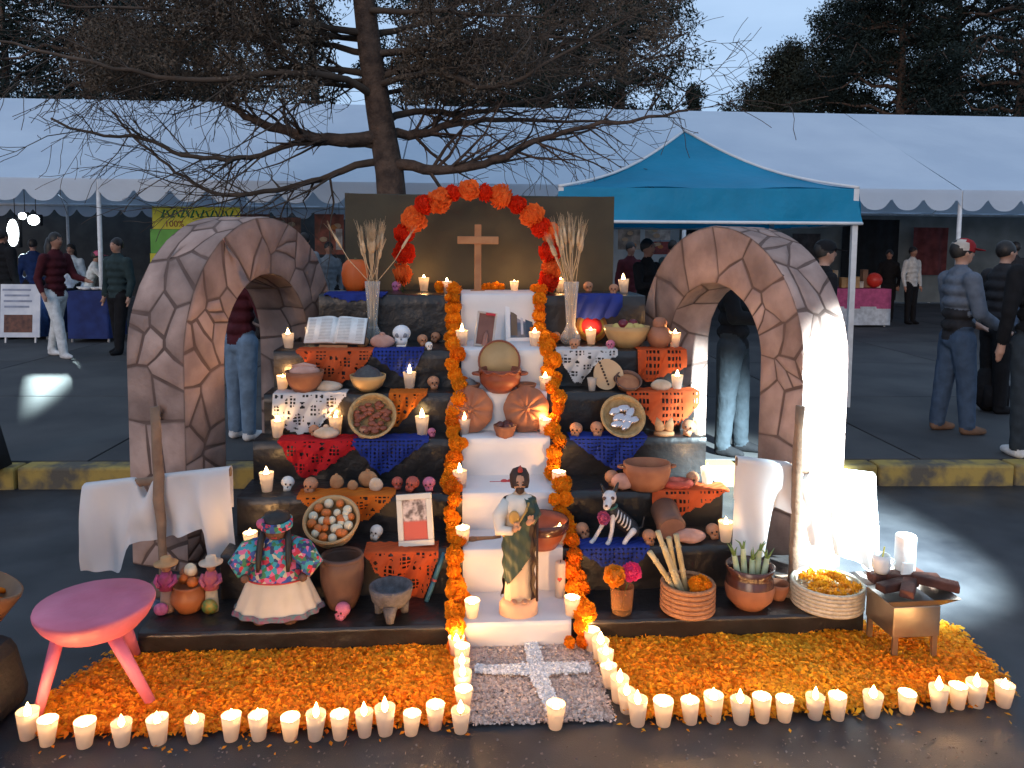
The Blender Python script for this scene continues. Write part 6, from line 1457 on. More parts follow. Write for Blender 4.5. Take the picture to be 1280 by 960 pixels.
P, h = stand(72, 446, 290); person(P, min(h, 1.70), 70, 'woman in a maroon top and white trousers stepping past the stall sign', K_maroon, K_white, S_white, longhair=True, voxel=.016, legs=((-.05, -.13, .02), (.05, .12, 0)), arms={'L': ((.03, -.06, -.15), (0, -.13, -.03)), 'R': ((-.03, .03, -.16), (0, -.06, -.12))}, lean=.06)
P, h = stand(8, 424, 286); person(P, min(h, 1.75), 160, 'person all in black with their back turned, behind the stall sign', K_black, K_black, S_blk, voxel=.02, bulk=1.2)
P, h = stand(92, 412, 304); person(P, min(h, 1.6), 10, 'dark-haired seller in a black and white top behind the blue stall table', K_white, K_black, S_blk, voxel=.02, longhair=True)
P, h = stand(112, 418, 312); person(P, min(h, 1.5), 120, 'person in a pink cap and white top leaning over the blue stall table', K_wsh, K_navy, S_blk, hat=(K_pinkh, K_pinkh), voxel=.02, lean=.25, arms={'L': ((.03, -.1, -.1), (0, -.14, -.04)), 'R': ((-.03, -.1, -.1), (0, -.14, -.04))})
P, h = stand(382, 428, 290); person(P, min(h, 1.70), 180, 'person in a grey shirt with black hair, back turned, beyond the pinkish arch', K_grey2, K_dark, S_blk, voxel=.02)
P, h = stand(806, 470, 298); person(P, min(h, 1.70), 40, 'person in black with black hair standing under the blue canopy', K_black, K_black, S_blk, voxel=.016, arms={'L': ((.05, -.06, -.14), (-.05, -.12, .03)), 'R': ((-.05, -.06, -.14), (.05, -.12, .03))})
# the jacket over the man's arm and the backpack on the ground between the two men
P = pv(1222, 512); m = MB(); m.ball((0, 0, .22), (.17, .12, .23), 16, 10); m.tube([(-.05, 0, .42), (0, 0, .52), (.05, 0, .42)], .012, 7); m.box((0, -.10, .16), (.22, .06, .20))
tag(m.build('backpack', K_black, loc=P + Vector((.08, -.04, 0)), noise_amt=.015, noise_sc=8), 'black backpack standing beside the jeans of the capped man', 'backpack')
# =================================================================== stalls under the marquee
def table(P, w, d, h, top_m, label, skirt_m=None, yaw=TYAW, sk=.0, band=None):
    r = root('stall_table', P, label, 'table', rotz=yaw); m = MB(); m.box((0, 0, h - .015), (w, d, .03)); m.build('table_top', top_m, r, smooth=False)
    for sx in (-1, 1):
        for sy in (-1, 1): m = MB(); m.tube([(sx * w * .46, sy * d * .42, 0), (sx * w * .46, sy * d * .42, h - .03)], .018, 7); m.build('leg', M_pole, r)
    if skirt_m:
        for nm, z0, z1, mm in (band or [('table_skirt', .05, h + .004, skirt_m)]):
            m = MB(); vs = []; fs = []; pr = [(-w / 2 - .01, -d / 2 - .01), (w / 2 + .01, -d / 2 - .01), (w / 2 + .01, d / 2 + .01), (-w / 2 - .01, d / 2 + .01), (-w / 2 - .01, -d / 2 - .01)]; n = 0
            for (a, b_), (a2, b2) in zip(pr, pr[1:]):
                for i in range(14):
                    f = i / 14; x, y = a + (a2 - a) * f, b_ + (b2 - b_) * f; k = 1 + .014 * math.sin(n * 1.1)
                    vs += [(x, y, z1), (x * k, y * k, z0)]; n += 1
            vs += [vs[0], vs[1]]
            for i in range(n): fs.append((2 * i, 2 * i + 1, 2 * i + 3, 2 * i + 2))
            m.add(vs, fs); m.build(nm, mm, r)
    return r
A, B = pv(1020, 410), pv(1104, 408)
M_pinkc = cl('pink tablecloth', (.52, .10, .22)); M_wcl = cl('white table skirt', (.62, .64, .66))
C_ = Vector(((A.x + B.x) / 2, (A.y + B.y) / 2 + .4, PAVE)); wtb = (B - A).length; tb = table(C_, wtb, .75, .74, M_pinkc, 'stall table with a pink cloth over a white skirt', M_pinkc, band=[('white_skirt', .04, .40, M_wcl), ('pink_cloth', .36, .745, M_pinkc)])
for i in range(12):
    x = -wtb * .45 + wtb * .9 * i / 11; w_, h_ = rnd(.08, .16), rnd(.10, .34); c_ = random.choice([(.40, .24, .10), (.5, .36, .2), (.22, .12, .07), (.55, .5, .42), (.34, .28, .2)])
    m = MB(); m.box((0, 0, h_ / 2), (w_, .14, h_)); m.box((0, 0, h_ + .01), (w_ * 1.05, .15, .02)); tag(m.build('goods_box', mat('goods %d' % i, c_, sc=9), loc=sub(tb, x, rnd(-.2, .15), .748), rotz=rnd(-.3, .3), smooth=False, bevel=.008), 'small brown goods box on the pink stall table', 'box', 'boxes on the pink table')
m = MB(); m.ball((0, 0, .15), .15, 16, 10); m.tube([(0, 0, 0), (0, 0, .02)], .02, 6); tag(m.build('red_ball', mat('red ball', (.60, .04, .02), (.5, .03, .02), rough=.4), loc=sub(tb, wtb * .5 - .16, -.05, .748)), 'bright red ball at the end of the pink stall table', 'ball')
A, B = pv(-30, 424), pv(62, 424); C_ = Vector(((A.x + B.x) / 2, A.y + .3, PAVE)); t1 = table(C_, (B - A).length, .6, .74, K_dark, 'stall table with a dark cloth behind the white poster board', K_navy)
Pb_ = pv(28, 428); q = mpp(Pb_); bo = root('poster_board', Pb_ + Vector((0, -.06, .0)), 'white poster board with a dark food photo leaning on the dark stall table', 'poster', tilt=(R(-6), 0, TYAW))
m = MB(); m.box((0, 0, 40 * q), (48 * q, .02, 66 * q)); m.build('board', mat('white poster', (.66, .68, .72), (.48, .52, .6), sc=5, rough=.5), bo, smooth=False)
m = MB(); m.box((-2 * q, -.012, 24 * q), (34 * q, .004, 22 * q)); m.build('photo_print', mat('food photo', (.16, .06, .04), (.05, .02, .02), sc=14), bo, smooth=False)
for i in range(4): m = MB(); m.box((-2 * q + rnd(-3, 3) * q, -.012, (66 - 7 * i) * q), ((34 - 4 * (i % 2)) * q, .004, 2.5 * q)); m.build('text_band', mat('grey print', (.28, .32, .42)), bo, smooth=False)
for sx in (-1, 1): m = MB(); m.box((sx * 18 * q, .02, 4 * q), (.02, .02, 9 * q)); m.build('board_leg', M_pole, bo, smooth=False)
A, B = pv(86, 428), pv(136, 428); C_ = Vector(((A.x + B.x) / 2, A.y + .3, PAVE)); t2 = table(C_, (B - A).length, .6, .78, K_navy, 'stall table under a navy blue cloth', K_navy, band=[('table_skirt', .06, .784, mat('navy table cloth', (.015, .035, .16), (.01, .02, .1), sc=6, rough=.8))])
for i in range(5):
    m = MB(); m.lathe([(0, 0), (.06, 0), (.09, .04), (.085, .04), (0, .01)], 16); tag(m.build('white_tray', M_china, loc=sub(t2, -.25 + .13 * i, rnd(-.15, .1), .79)), 'small white dish on the navy stall table', 'dish', 'dishes on the navy table')
# lit work lamps at the far left stall
M_lamp = emat('lamp glass', (.85, .96, 1.0), 9)
for i, (px, py, w_, h_, lb) in enumerate([(16, 291, 15, 34, 'tall glaring white work lamp hanging in the far stall'), (28, 270, 10, 9, 'round glaring white lamp nearest the tall work lamp'), (42, 275, 15, 13, 'wide glaring white lamp above the maroon-topped woman')]):
    P = ony(px, py, 15.5); q = mpp(P); r = root('work_lamp', P, lb, 'lamp', rotz=0)
    m = MB(); m.box((0, .06, 0), (w_ * q * 1.08, .1, h_ * q * 1.08)); m.build('housing', K_dark, r, smooth=False, bevel=.02)
    m = MB(); m.ball((0, 0, 0), (w_ * q / 2, .03, h_ * q / 2), 16, 10); m.build('lamp_glass', M_lamp, r)
    m = MB(); m.tube([(0, .08, h_ * q / 2), (0, .08, zt - P.z + .05)], .008, 6); m.build('cord', K_black, r)
L_ = bpy.data.lights.new('work_lamp_light', 'SPOT'); L_.energy = 12000; L_.spot_size = R(20); L_.spot_blend = .1; L_.shadow_soft_size = .10; L_.color = (.74, .97, 1.0)
lo_ = bpy.data.objects.new('work_lamp_light', L_); COL.objects.link(lo_); a_ = ony(16, 291, 15.3); a_.z = 2.15; lo_.location = a_; b_ = pv(-25, 441); lo_.rotation_euler = (a_ - b_).to_track_quat('Z', 'Y').to_euler()
# yellow and green banner
Pbn = ony(190, 258, 13.4); q = mpp(Pbn); bn = root('stall_banner', (Pbn.x, 13.4, Pbn.z - 100 * q), 'yellow and green stall banner reading 100%', 'banner', rotz=TYAW)
def rect(par, name, x, y, w_, h_, m_, dy=0): m = MB(); m.box(((x + w_ / 2) * q, dy, (100 - y - h_ / 2) * q), (w_ * q, .006, h_ * q)); return m.build(name, m_, par, smooth=False)
rect(bn, 'yellow_field', 0, 0, 108, 28, mat('banner yellow', (.62, .58, .03), (.5, .48, .02), sc=4, rough=.5)); rect(bn, 'green_field', -3, 28.4, 108, 30, mat('banner green', (.10, .40, .05), (.07, .3, .03), sc=4, rough=.5)); rect(bn, 'lower_field', -4, 58.6, 108, 40, MATS['banner yellow'])
m = MB()
for i in range(15):
    x0_ = (12 + 6.0 * i) * q; m.tube([(x0_, -.006, 95 * q), (x0_ + 3 * q, -.006, 87.5 * q)] if i % 2 else [(x0_ + 3.5 * q, -.006, 96 * q), (x0_ - 1 * q, -.006, 86 * q), (x0_ + 3 * q, -.006, 88 * q)], 1.1 * q, 5)
m.build('brush_lettering', mat('green lettering', (.03, .22, .08)), bn)
ft = bpy.data.curves.new('t', 'FONT'); ft.body = '100%'; ft.size = 11 * q; ft.extrude = .002; ft.align_x = 'LEFT'
to = bpy.data.objects.new('tmp', ft); COL.objects.link(to); dg = bpy.context.evaluated_depsgraph_get(); me = bpy.data.meshes.new_from_object(to.evaluated_get(dg)); bpy.data.objects.remove(to)
to = bpy.data.objects.new('lettering', me); me.materials.append(mat('dark red lettering', (.22, .04, .01))); COL.objects.link(to); to.parent = bn; to.rotation_euler.x = R(90); to.location = (15 * q, -.008, 75 * q)
# red food posters in the middle stalls
random.seed(4)
for i, (x0_, y0_, x1_, y1_, c_, lb) in enumerate([(300, 268, 338, 330, (.20, .03, .022), 'dark red stall poster next to the yellow banner'), (342, 272, 376, 300, (.26, .10, .07), 'small brownish red food poster above the grey-shirted person'), (394, 268, 430, 318, (.22, .045, .03), 'red stall poster beside the olive backdrop'), (420, 286, 428, 312, (.5, .5, .52), 'narrow white price card beside the olive backdrop'), (772, 284, 800, 312, (.30, .27, .24), 'pale stall poster under the blue canopy next to the olive backdrop'), (806, 282, 838, 300, (.5, .48, .46), 'white stall card under the blue canopy'), (812, 302, 838, 318, (.22, .03, .03), 'red stall card under the blue canopy')]):
    P = ony((x0_ + x1_) / 2, y1_, 15.0); q = mpp(P); w_, h_ = (x1_ - x0_) * q, (y1_ - y0_) * q
    r = root('stall_poster', P, lb, 'poster', rotz=TYAW); m = MB(); m.box((0, 0, h_ / 2), (w_, .01, h_)); m.build('sheet', mat('poster %d' % i, c_, tuple(x * .35 for x in c_), sc=5, rough=.5, contrast=(.4, .6)), r, smooth=False)
    for k in range(3): m = MB(); m.ball((rnd(-.3, .3) * w_, -.006, rnd(.2, .8) * h_), (w_ * .14, .003, w_ * .09), 12, 6); m.build('printed_dish', mat('printed food %d' % (k + i % 2), random.choice([(.4, .3, .2), (.45, .18, .05), (.3, .3, .25)])), r)
    m = MB(); m.tube([(0, .01, h_), (0, .01, zt - P.z + .2)], .005, 5); m.build('hanging_cord', K_dark, r)
P = ony(360, 297, 11.0); q = mpp(P); r = root('lantern', P, 'small glowing amber lantern beyond the pinkish arch', 'lantern', rotz=0)
m = MB(); m.lathe([(0, 0), (4 * q, 1 * q), (5 * q, 4 * q), (4 * q, 7 * q), (0, 8 * q)], 14); m.build('shade', emat('amber glow', (1, .42, .03), 3), r); m = MB(); m.tube([(0, 0, 8 * q), (0, 0, 2.6 - P.z)], .004, 5); m.build('cord', K_dark, r)

# CLUTTER: more visitors and goods deep under the marquee
for px, py, top, fc, lb, sh_, tr_ in [(330, 424, 300, 170, 'visitor in a navy jacket far under the marquee beyond the pinkish arch', K_navy, K_dark), (412, 420, 302, 30, 'stallholder in a grey apron beside the olive backdrop', K_grey2, K_black),
        (786, 430, 302, 20, 'stallholder in maroon between the olive backdrop and the black-clad person', K_maroon, K_dark), (838, 424, 300, 160, 'visitor in a dark green coat under the far side of the blue canopy', K_green, K_black),
        (1108, 402, 312, -30, 'seller in a black apron behind the red ball', K_black, K_black), (1262, 420, 302, 190, 'visitor in a charcoal coat deep under the marquee beyond the two men', K_dark, K_jean), (45, 410, 298, 200, 'visitor in a dark blue coat between the glaring lamps and the stall', K_navy, K_black)]:
    P, h = stand(px, py, top); person(P, min(h, 1.72), fc, lb, sh_, tr_, S_blk, voxel=.024)
M_cloth = [mat('hung cloth %d' % i, c_, tuple(x * .5 for x in c_), sc=5, rough=.85) for i, c_ in enumerate([(.012, .015, .018), (.10, .09, .09), (.05, .07, .09), (.20, .05, .05), (.28, .24, .18)])]
for x0_, x1_, z0_, z1_, mi_, lb in [(11.6, 12.7, .1, 2.3, 0, 'black panel painted as the shade of an opening behind the pink table'), (13.1, 14.0, .9, 2.2, 2, 'blue grey cloth hanging on the marquee back wall beside the black panel'), (14.6, 15.4, 1.0, 1.9, 1, 'grey notice cloth on the marquee back wall'), (16.0, 17.6, .1, 2.3, 0, 'black panel painted as the shade of a doorway in the marquee back wall beyond the two men'), (18.0, 19.0, .8, 2.1, 3, 'red cloth hung at the end of the marquee back wall')]:  # the two near-black panels paint the shade inside openings of the back wall
    hang('hanging_cloth', x0_, x1_, 2 * HALF - .45, z0_, z1_, M_cloth[mi_], fold=.05, freq=8, label=lb, cat='cloth')
for i in range(12):
    xx = 4.4 + i * .5; w_, h_ = rnd(.2, .4), rnd(.2, .6); p = tloc(xx, 5.6 + rnd(-.4, .4)); m = MB(); m.box((0, 0, h_ / 2), (w_, .3, h_)); m.box((0, 0, h_ + .012), (w_ * 1.04, .32, .024)); tag(m.build('goods_crate', mat('crate %d' % (i % 4), [(.20, .10, .05), (.25, .04, .03), (.3, .26, .2), (.06, .08, .12)][i % 4], sc=6), loc=(p.x, p.y, PAVE), rotz=rnd(-.3, .3), smooth=False, bevel=.01), 'goods crate on the ground under the middle of the marquee', 'crate', 'crates under the marquee')
# =================================================================== doll
P = tp(348, 772, 1, m0=.07); q = mpp(P) * 1.05; r = root('cloth_doll', P, 'cloth doll in a flowered blouse and wide white skirt', 'doll')
def flowerprint(name):
    if name in MATS: return MATS[name]
    m = mat(name, (1, 1, 1), rough=.8); n = m.node_tree.nodes; l = m.node_tree.links; t = [x for x in n if x.type == 'TEX_COORD'][0]
    v = n.new('ShaderNodeTexVoronoi'); v.inputs['Scale'].default_value = 62; l.new(t.outputs['Object'], v.inputs['Vector']); sp = n.new('ShaderNodeSeparateColor'); l.new(v.outputs['Color'], sp.inputs[0])
    rp_ = n.new('ShaderNodeValToRGB'); rp_.color_ramp.interpolation = 'CONSTANT'; cols = [(0, (.45, .03, .06)), (.14, (.04, .28, .34)), (.42, (.03, .04, .10)), (.55, (.55, .12, .24)), (.68, (.05, .18, .08)), (.82, (.04, .08, .28)), (.93, (.5, .42, .3))]
    for i, (p_, c_) in enumerate(cols):
        e = rp_.color_ramp.elements[i] if i < 2 else rp_.color_ramp.elements.new(p_); e.position = p_; e.color = (*c_, 1)
    l.new(sp.outputs[0], rp_.inputs[0]); l.new(rp_.outputs[0], n['Principled BSDF'].inputs['Base Color']); return m
M_fl = flowerprint('flowered cotton'); M_sk2 = mat('cream skirt cotton', (.66, .60, .50), (.56, .50, .40), sc=7, rough=.85, trans=.15)
pl_ = lambda a, z, j: 1 + (.055 * math.sin(a * 13) + .03 * math.sin(a * 7 + 1)) * (1 - min(1, z / (60 * q)))
m = MB(); m.lathe([(50 * q, 13 * q), (46 * q, 22 * q), (38 * q, 42 * q), (31 * q, 60 * q), (24 * q, 74 * q)], 72, fn=pl_, sy=.72); m.build('skirt', M_sk2, r)
m = MB(); m.lathe([(51.5 * q, 11.5 * q), (51 * q, 14 * q), (49.5 * q, 17.5 * q)], 72, fn=pl_, sy=.72); m.build('hem_trim', mat('teal hem', (.05, .16, .18), (.2, .05, .1), sc=70), r)
m = MB(); m.lathe([(35 * q, 52 * q), (33.5 * q, 58 * q), (25 * q, 74 * q), (21 * q, 90 * q), (13 * q, 98 * q), (6 * q, 101 * q)], 48, fn=lambda a, z, j: 1 + .04 * math.sin(a * 9) * (1 - min(1, (z - 50 * q) / (40 * q))), sy=.72); m.build('blouse', M_fl, r)
m = MB(); m.tube([(math.cos(a) * 35.2 * q, math.sin(a) * 25.4 * q, 52 * q) for a in [i * 2 * math.pi / 48 for i in range(49)]], 1.1 * q, 5, cap=False); m.build('blouse_piping', mat('red piping', (.5, .05, .05)), r)
for s in (-1, 1):
    m = MB(); m.tube([(s * 13 * q, 0, 92 * q), (s * 30 * q, -6 * q, 84 * q), (s * 42 * q, -10 * q, 70 * q), (s * 36 * q, -17 * q, 60 * q)], [10 * q, 15 * q, 13 * q, 6 * q], 14); m.build('sleeve', M_fl, r)
    m = MB(); m.ball((s * 33 * q, -19 * q, 57 * q), (5 * q, 5 * q, 5 * q), 10, 7); m.build('hand', mat('brown cloth skin', (.14, .065, .04)), r)
    m = MB(); m.tube([(s * 12 * q, -5 * q, 112 * q), (s * 16 * q, -13 * q, 98 * q), (s * 17 * q, -20 * q, 78 * q), (s * 17 * q, -24 * q, 66 * q)], [4 * q, 4 * q, 3.5 * q, 2 * q], 8); m.build('braid', M_hair, r)
    m = MB(); m.ball((s * 17 * q, -12 * q, 4.5 * q), (9 * q, 13 * q, 5 * q), 12, 7); m.build('shoe', mat('brown leather', (.10, .045, .025)), r)
    m = MB(); m.tube([(s * 9 * q, -4 * q, 5 * q), (s * 9 * q, -2 * q, 30 * q)], 6 * q, 9); m.build('leg', MATS['brown cloth skin'], r)
m = MB(); m.ball((0, -2 * q, 110 * q), (15 * q, 14 * q, 14 * q), 18, 12); m.ball((0, -16 * q, 108 * q), (2.2 * q, 2 * q, 2 * q), 8, 5); m.build('head', MATS['brown cloth skin'], r)
m = MB(); m.lathe([(16 * q, -2 * q), (17 * q, 6 * q), (14 * q, 15 * q), (0, 19 * q)], 20, M=tr(0, 0, 112 * q)); m.build('hair', M_hair, r)
m = MB(); m.lathe([(16.5 * q, -1 * q), (18.4 * q, 0), (18.4 * q, 9 * q), (16.5 * q, 10 * q)], 28, M=tr(0, -1 * q, 112 * q) @ rx(.12)); m.build('headband', M_fl, r)
m = MB(); m.ball((-16 * q, -8 * q, 118 * q), (6 * q, 5 * q, 6 * q), 10, 7); m.build('headband_flower', mat('pink felt', (.5, .1, .2)), r)
for s in (-1, 1): m = MB(); m.ball((s * 5 * q, -15.3 * q, 111.5 * q), (1.8 * q, .8 * q, 1.5 * q), 8, 5); m.build('eye', M_dark, r)
m = MB(); m.tube([(-3 * q, -15 * q, 103 * q), (3 * q, -15 * q, 103 * q)], .8 * q, 5); m.build('mouth', MATS['red piping'], r)
# =================================================================== saint statue
P = tp(648, 778, 1, m0=.06); q = mpp(P) * 1.0; r = root('saint_statue', P, 'painted statue of a bearded saint in a cream robe and green cloak', 'statue')
M_plas = mat('painted cream plaster', (.66, .50, .34), (.56, .40, .26), sc=6, rough=.5); M_wrob = mat('white painted robe', (.72, .68, .60), (.64, .58, .5), sc=6, rough=.5); M_grn = mat('dark green paint', (.035, .062, .042), (.022, .042, .03), sc=9, rough=.5); M_brn = mat('dark brown paint', (.045, .022, .014)); M_gold = mat('gold paint', (.52, .30, .08), (.4, .22, .05), rough=.4)
m = MB(); m.lathe([(0, 0), (23 * q, 0), (24.5 * q, 4 * q), (24 * q, 16 * q), (20 * q, 22 * q), (0, 22 * q)], 32, sy=.68); m.build('plinth', mat('peach plaster', (.58, .36, .24), (.5, .3, .19), sc=6, rough=.5), r)
RP = [(21, 17), (26, 18), (50, 16.5), (85, 17.5), (112, 18), (128, 18.5), (142, 19), (150, 16), (154, 9), (158, 6.5)]
fold = lambda a, z, j: 1 + .055 * math.sin(a * 11 + z * 14) * max(0, 1 - z / (135 * q))
m = MB(); m.lathe([(a * q, z * q) for z, a in RP], 56, fn=fold, sy=.68); m.build('robe', M_plas, r)
def rad_at(z):
    for (z0, a0), (z1, a1) in zip(RP, RP[1:]):
        if z0 <= z <= z1: return a0 + (a1 - a0) * (z - z0) / (z1 - z0)
    return RP[-1][1]
def shell(name, poly, m_, k, back, zmin=24, zmax=152, diag=.9, n=96, kk=84):
    m = MB(); vid = {}; vs = []; fs = []
    for j in range(kk):
        for i in range(n):
            a = 2 * math.pi * (i + .5) / n; z = zmin + (zmax - zmin) * (j + .5) / kk; x = math.cos(a) * rad_at(z) * k
            ok = (math.sin(a) > back) if back is not None and math.sin(a) > 0 else bool(poly_in(poly, np.array([x]), np.array([z]))[0]) and math.sin(a) < .15
            if not ok: continue
            ids = []
            for (ii, jj) in ((i, j), (i + 1, j), (i + 1, j + 1), (i, j + 1)):
                key = (ii % n, jj)
                if key not in vid:
                    aa = 2 * math.pi * ii / n; zz_ = zmin + (zmax - zmin) * jj / kk; f = 1 + .05 * math.sin(zz_ * .30 + math.cos(aa) * 7 * diag) + .03 * math.sin(aa * 14); rr2 = rad_at(zz_) * k * f
                    vid[key] = len(vs); vs.append((math.cos(aa) * rr2 * q, math.sin(aa) * rr2 * q * .68 - (.003 if math.sin(aa) < 0 else 0), zz_ * q))
                ids.append(vid[key])
            fs.append(tuple(ids))
    m.add(vs, fs); return m.build(name, m_, r)
shell('green_cloak', [(4, 156), (24, 156), (26, 120), (17, 84), (8, 72), (-14, 44), (-26, 58), (-26, 104), (-8, 116), (9, 138)], M_grn, 1.17, None)
shell('cloak_back', [(12, 130), (30, 130), (30, 24), (14, 24)], M_brn, 1.20, .0)
m = MB(); m.tube([(x * q * 1.02, -math.sqrt(max(.05, 1 - (x / 22) ** 2)) * 15.4 * q, z * q) for x, z in [(-20, 104), (-12, 112), (-3, 122), (6, 136), (10, 148)]], 1.5 * q, 6); m.build('gold_trim', M_gold, r)
m = MB(); m.tube([(-14 * q, 0, 146 * q), (-25 * q, -3 * q, 128 * q), (-24 * q, -9 * q, 112 * q), (-10 * q, -17 * q, 114 * q)], [8 * q, 9 * q, 8 * q, 5 * q], 14); m.build('sleeve', M_wrob, r)
m = MB(); m.lathe([(17 * q, 128 * q), (19.4 * q, 140 * q), (16.6 * q, 151 * q), (9 * q, 155 * q)], 32, sy=.72); m.build('white_yoke', M_wrob, r)
m = MB(); m.tube([(13 * q, 0, 146 * q), (20 * q, -5 * q, 130 * q), (13 * q, -15 * q, 124 * q)], [7 * q, 7 * q, 5 * q], 12); m.build('cloaked_arm', M_grn, r)
M_face = mat('painted skin', (.46, .25, .15), (.4, .2, .12), sc=8, rough=.45)
for x, z in ((-7, 116), (10, 124)):
    ch = [('s', [((x * q, -17 * q, z * q), 3.6 * q), ((x * q + 2 * q, -18.5 * q, z * q + 3 * q), 3.2 * q)])] + [('s', [((x * q + 2 * q + (f - 1.5) * 1.7 * q, -19 * q, z * q + 5 * q), 1.05 * q), ((x * q + 2 * q + (f - 1.5) * 1.9 * q, -20 * q, z * q + (9 + (f % 2)) * q), .95 * q)]) for f in range(4)] + [('s', [((x * q + 5 * q, -18 * q, z * q), 1.2 * q), ((x * q + 7 * q, -19 * q, z * q + 4 * q), 1.0 * q)])]
    o = bpy.data.objects.new('hand', blob(ch, .0016, {'s': M_face}, 2)); COL.objects.link(o); o.parent = r
m = MB(); m.lathe([(0, -1 * q), (6.5 * q, -1 * q), (6.5 * q, .6 * q), (5.4 * q, 1.2 * q), (0, 1.6 * q)], 22, M=tr(-8 * q, -17.5 * q, 131 * q) @ Matrix.Diagonal((1, 1, 1.3, 1)) @ rx(R(90))); m.build('medallion', M_gold, r)
ch = [('s', [((0, -1 * q, 171 * q), (9.2 * q, 10 * q, 12 * q))]), ('s', [((0, -11 * q, 171 * q), 1.5 * q), ((0, -12.3 * q, 168 * q), 1.9 * q)]), ('s', [((0, 0, 152 * q), 6 * q), ((0, 0, 162 * q), 5.5 * q)]), ('b', [((0, -7.2 * q, 162 * q), (5.6 * q, 4.4 * q, 5.5 * q))])]
ch += [('s', [((s * 9 * q, 0, 170 * q), (1.5 * q, 2.4 * q, 3.4 * q))]) for s in (-1, 1)]
o = bpy.data.objects.new('head', blob(ch, .0024, {'s': M_face, 'b': M_brn}, 2)); COL.objects.link(o); o.parent = r
m = MB(); m.lathe([(10.6 * q, -12 * q), (12.3 * q, -4 * q), (12.2 * q, 4 * q), (8.5 * q, 11 * q), (0, 14 * q)], 22, M=tr(0, 3.4 * q, 174 * q) @ rx(R(-26))); m.build('hair', M_brn, r, noise_amt=.002, noise_sc=60)
for s in (-1, 1): m = MB(); m.ball((s * 3.6 * q, -10.2 * q, 172.5 * q), (1.5 * q, .7 * q, 1.0 * q), 8, 5); m.build('eye', M_dark, r)
m = MB(); m.lathe([(3 * q, 0), (3.2 * q, 3 * q), (0, 9 * q)], 10, M=tr(0, -6 * q, 184 * q)); m.build('flame_emblem', mat('red emblem', (.5, .05, .03)), r)
m = MB(); m.tube([(22 * q, -10 * q, 22 * q), (21 * q, -11 * q, 132 * q)], 1.6 * q, 8); m.build('staff', M_brn, r)
for s in (-1, 1): m = MB(); m.ball((s * 7 * q, -15 * q, 24 * q), (4.5 * q, 6 * q, 2.6 * q), 10, 6); m.build('foot', M_face, r)
# =================================================================== dog figure
P = tp(772, 686, 2, m0=.05); q = mpp(P) * 1.03; r = root('dog_figure', P, 'sitting black dog figure painted with white bones and a pink rosette', 'dog figure')
M_dw = mat('white painted bones', (.66, .62, .60), (.5, .46, .45), sc=30, rough=.5); M_db = mat('black painted hide', (.014, .013, .015), (.022, .02, .022), sc=12, rough=.45)
ch = [('b', [((-6 * q, 6 * q, 37 * q), 8.5 * q), ((4 * q, 8 * q, 27 * q), 10 * q), ((17 * q, 10 * q, 14 * q), 11 * q)]),
      ('w', [((-6 * q, 1 * q, 34 * q), 3.6 * q), ((-8 * q, -3 * q, 16 * q), 2.6 * q), ((-11 * q, -5 * q, 4 * q), 2.6 * q), ((-14 * q, -9 * q, 2.4 * q), 3.0 * q)]),
      ('w', [((-11 * q, 6 * q, 34 * q), 3.4 * q), ((-21 * q, 2 * q, 17 * q), 2.5 * q), ((-29 * q, 0, 4 * q), 2.5 * q), ((-33 * q, -4 * q, 2.4 * q), 2.8 * q)]),
      ('b', [((20 * q, 2 * q, 13 * q), 8 * q)]), ('w', [((18 * q, -4 * q, 15 * q), 4 * q), ((10 * q, -8 * q, 8 * q), 3 * q), ((6 * q, -10 * q, 2.8 * q), 2.9 * q)]),
      ('b', [((-6 * q, 5 * q, 38 * q), 6 * q), ((-9 * q, 2 * q, 48 * q), 5.6 * q)]),
      ('w', [((-11 * q, 0, 56 * q), (8.6 * q, 9 * q, 8.6 * q))]), ('w', [((-14 * q, -7 * q, 53 * q), 5.8 * q), ((-17 * q, -13 * q, 49.5 * q), 4.6 * q)]),
      ('b', [((-17 * q, 2 * q, 62 * q), 2.8 * q), ((-21 * q, 3 * q, 71 * q), 1.6 * q)]), ('b', [((-4 * q, 3 * q, 63 * q), 3.0 * q), ((0, 4 * q, 72 * q), 1.6 * q)]),
      ('b', [((24 * q, 14 * q, 8 * q), 2.4 * q), ((33 * q, 12 * q, 14 * q), 1.8 * q), ((35 * q, 12 * q, 26 * q), 1.4 * q)])]
o = bpy.data.objects.new('body', blob(ch, .0032, {'b': M_db, 'w': M_dw}, 2)); COL.objects.link(o); o.parent = r
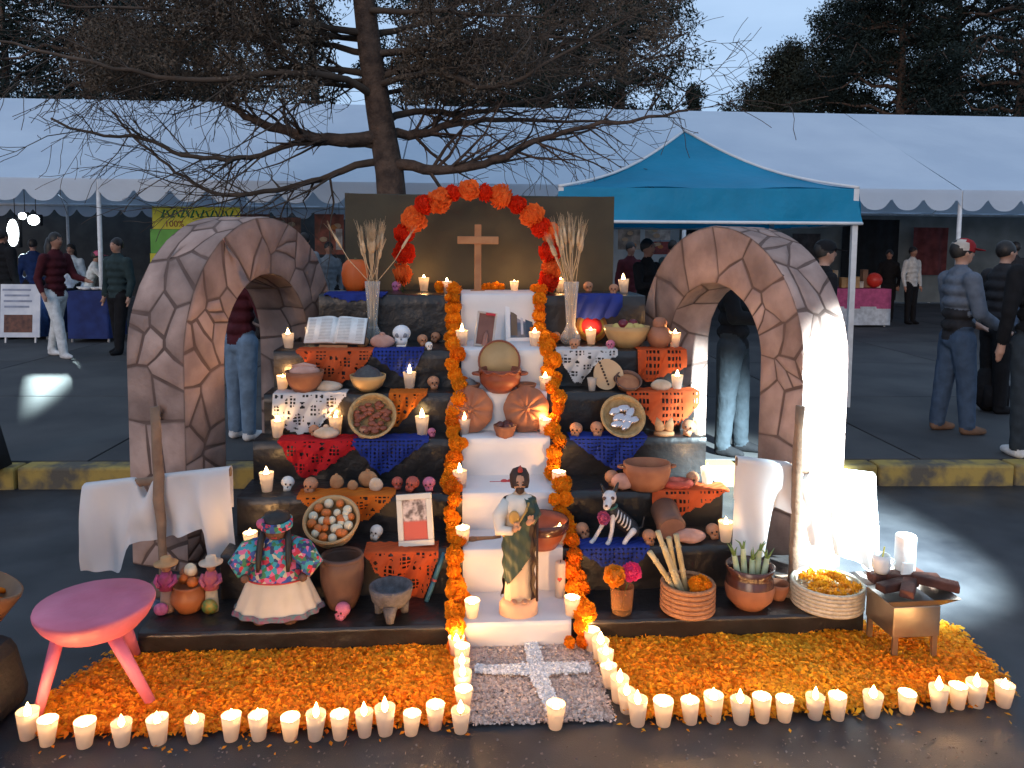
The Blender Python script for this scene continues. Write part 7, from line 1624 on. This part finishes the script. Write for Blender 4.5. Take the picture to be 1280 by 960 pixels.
for t in range(5):
    f = t / 4; cxp, cz = -2 * q + 15 * q * f, 33 * q - 13 * q * f; m = MB(); m.tube([(cxp + 3 * q * math.cos(a), 7 * q + math.sin(a) * -10.6 * q, cz + 7 * q * math.cos(a)) for a in [.35 + i * .28 for i in range(8)]], 1.0 * q, 6); m.build('rib', M_dw, r)
m = MB(); m.tube([(math.cos(a) * 6.2 * q - 7.5 * q, 3.5 * q + math.sin(a) * 6.2 * q, 43 * q + 2 * q * math.cos(a)) for a in [i * .35 for i in range(19)]], 1.6 * q, 6, cap=False); m.build('collar', mat('green collar', (.03, .12, .10)), r)
m = MB(); [m.ball((-13 * q + s * 5 * q - 1 * q, -8.2 * q, 57.5 * q), (2.5 * q, 1.2 * q, 2.5 * q), 9, 6) for s in (-1, 1)]; m.ball((-18.2 * q, -17 * q, 51.5 * q), (2 * q, 1.4 * q, 1.5 * q), 8, 5); m.build('face_paint', mat('brown sockets', (.09, .05, .045)), r)
flower(r, (-18 * q, -3 * q, 32 * q), 9.5 * q, mat('pink rosette petals', (.48, .09, .18), (.35, .05, .13), sc=30), name='rosette', kind=2, nrm=(0, -1, .1))

# =================================================================== finer pieces belong to the part they sit on
NEST = {'eye': 'head', 'mouth': 'head', 'hair': 'head', 'headband': 'head', 'flame_emblem': 'head', 'hem_trim': 'skirt', 'blouse_piping': 'blouse', 'handle': 'body', 'frilled_rim': 'body', 'wick': ('cup', 'wax'), 'flame': 'cup', 'heart': 'wax',
        'coil': 'shell', 'rib': 'body', 'collar': 'body', 'face_paint': 'body', 'photo_shape': 'picture', 'figure': 'picture', 'printed_dish': 'sheet', 'peak': 'cap', 'gold_trim': 'green_cloak', 'bead': 'board', 'boss': 'plate', 'brush_lettering': 'yellow_field', 'photo_print': 'board', 'text_band': 'board', 'print_lines': 'page_block', 'neck_ring': 'vase', 'band': ('shaft', 'bowl'), 'loose_end': 'roll', 'node': 'stalk', 'leaf': 'bulb'}
for o in [x for x in COL.objects if x.parent is None and x.type == 'EMPTY']:
    ch = {}
    for c in o.children: ch.setdefault(c.name.split('.')[0], c)
    for c in list(o.children):
        want = NEST.get(c.name.split('.')[0])
        for w in ((want,) if isinstance(want, str) else (want or ())):
            if w in ch and ch[w] is not c and ch[w].scale.x == 1 and ch[w].parent is o: c.parent = ch[w]; break
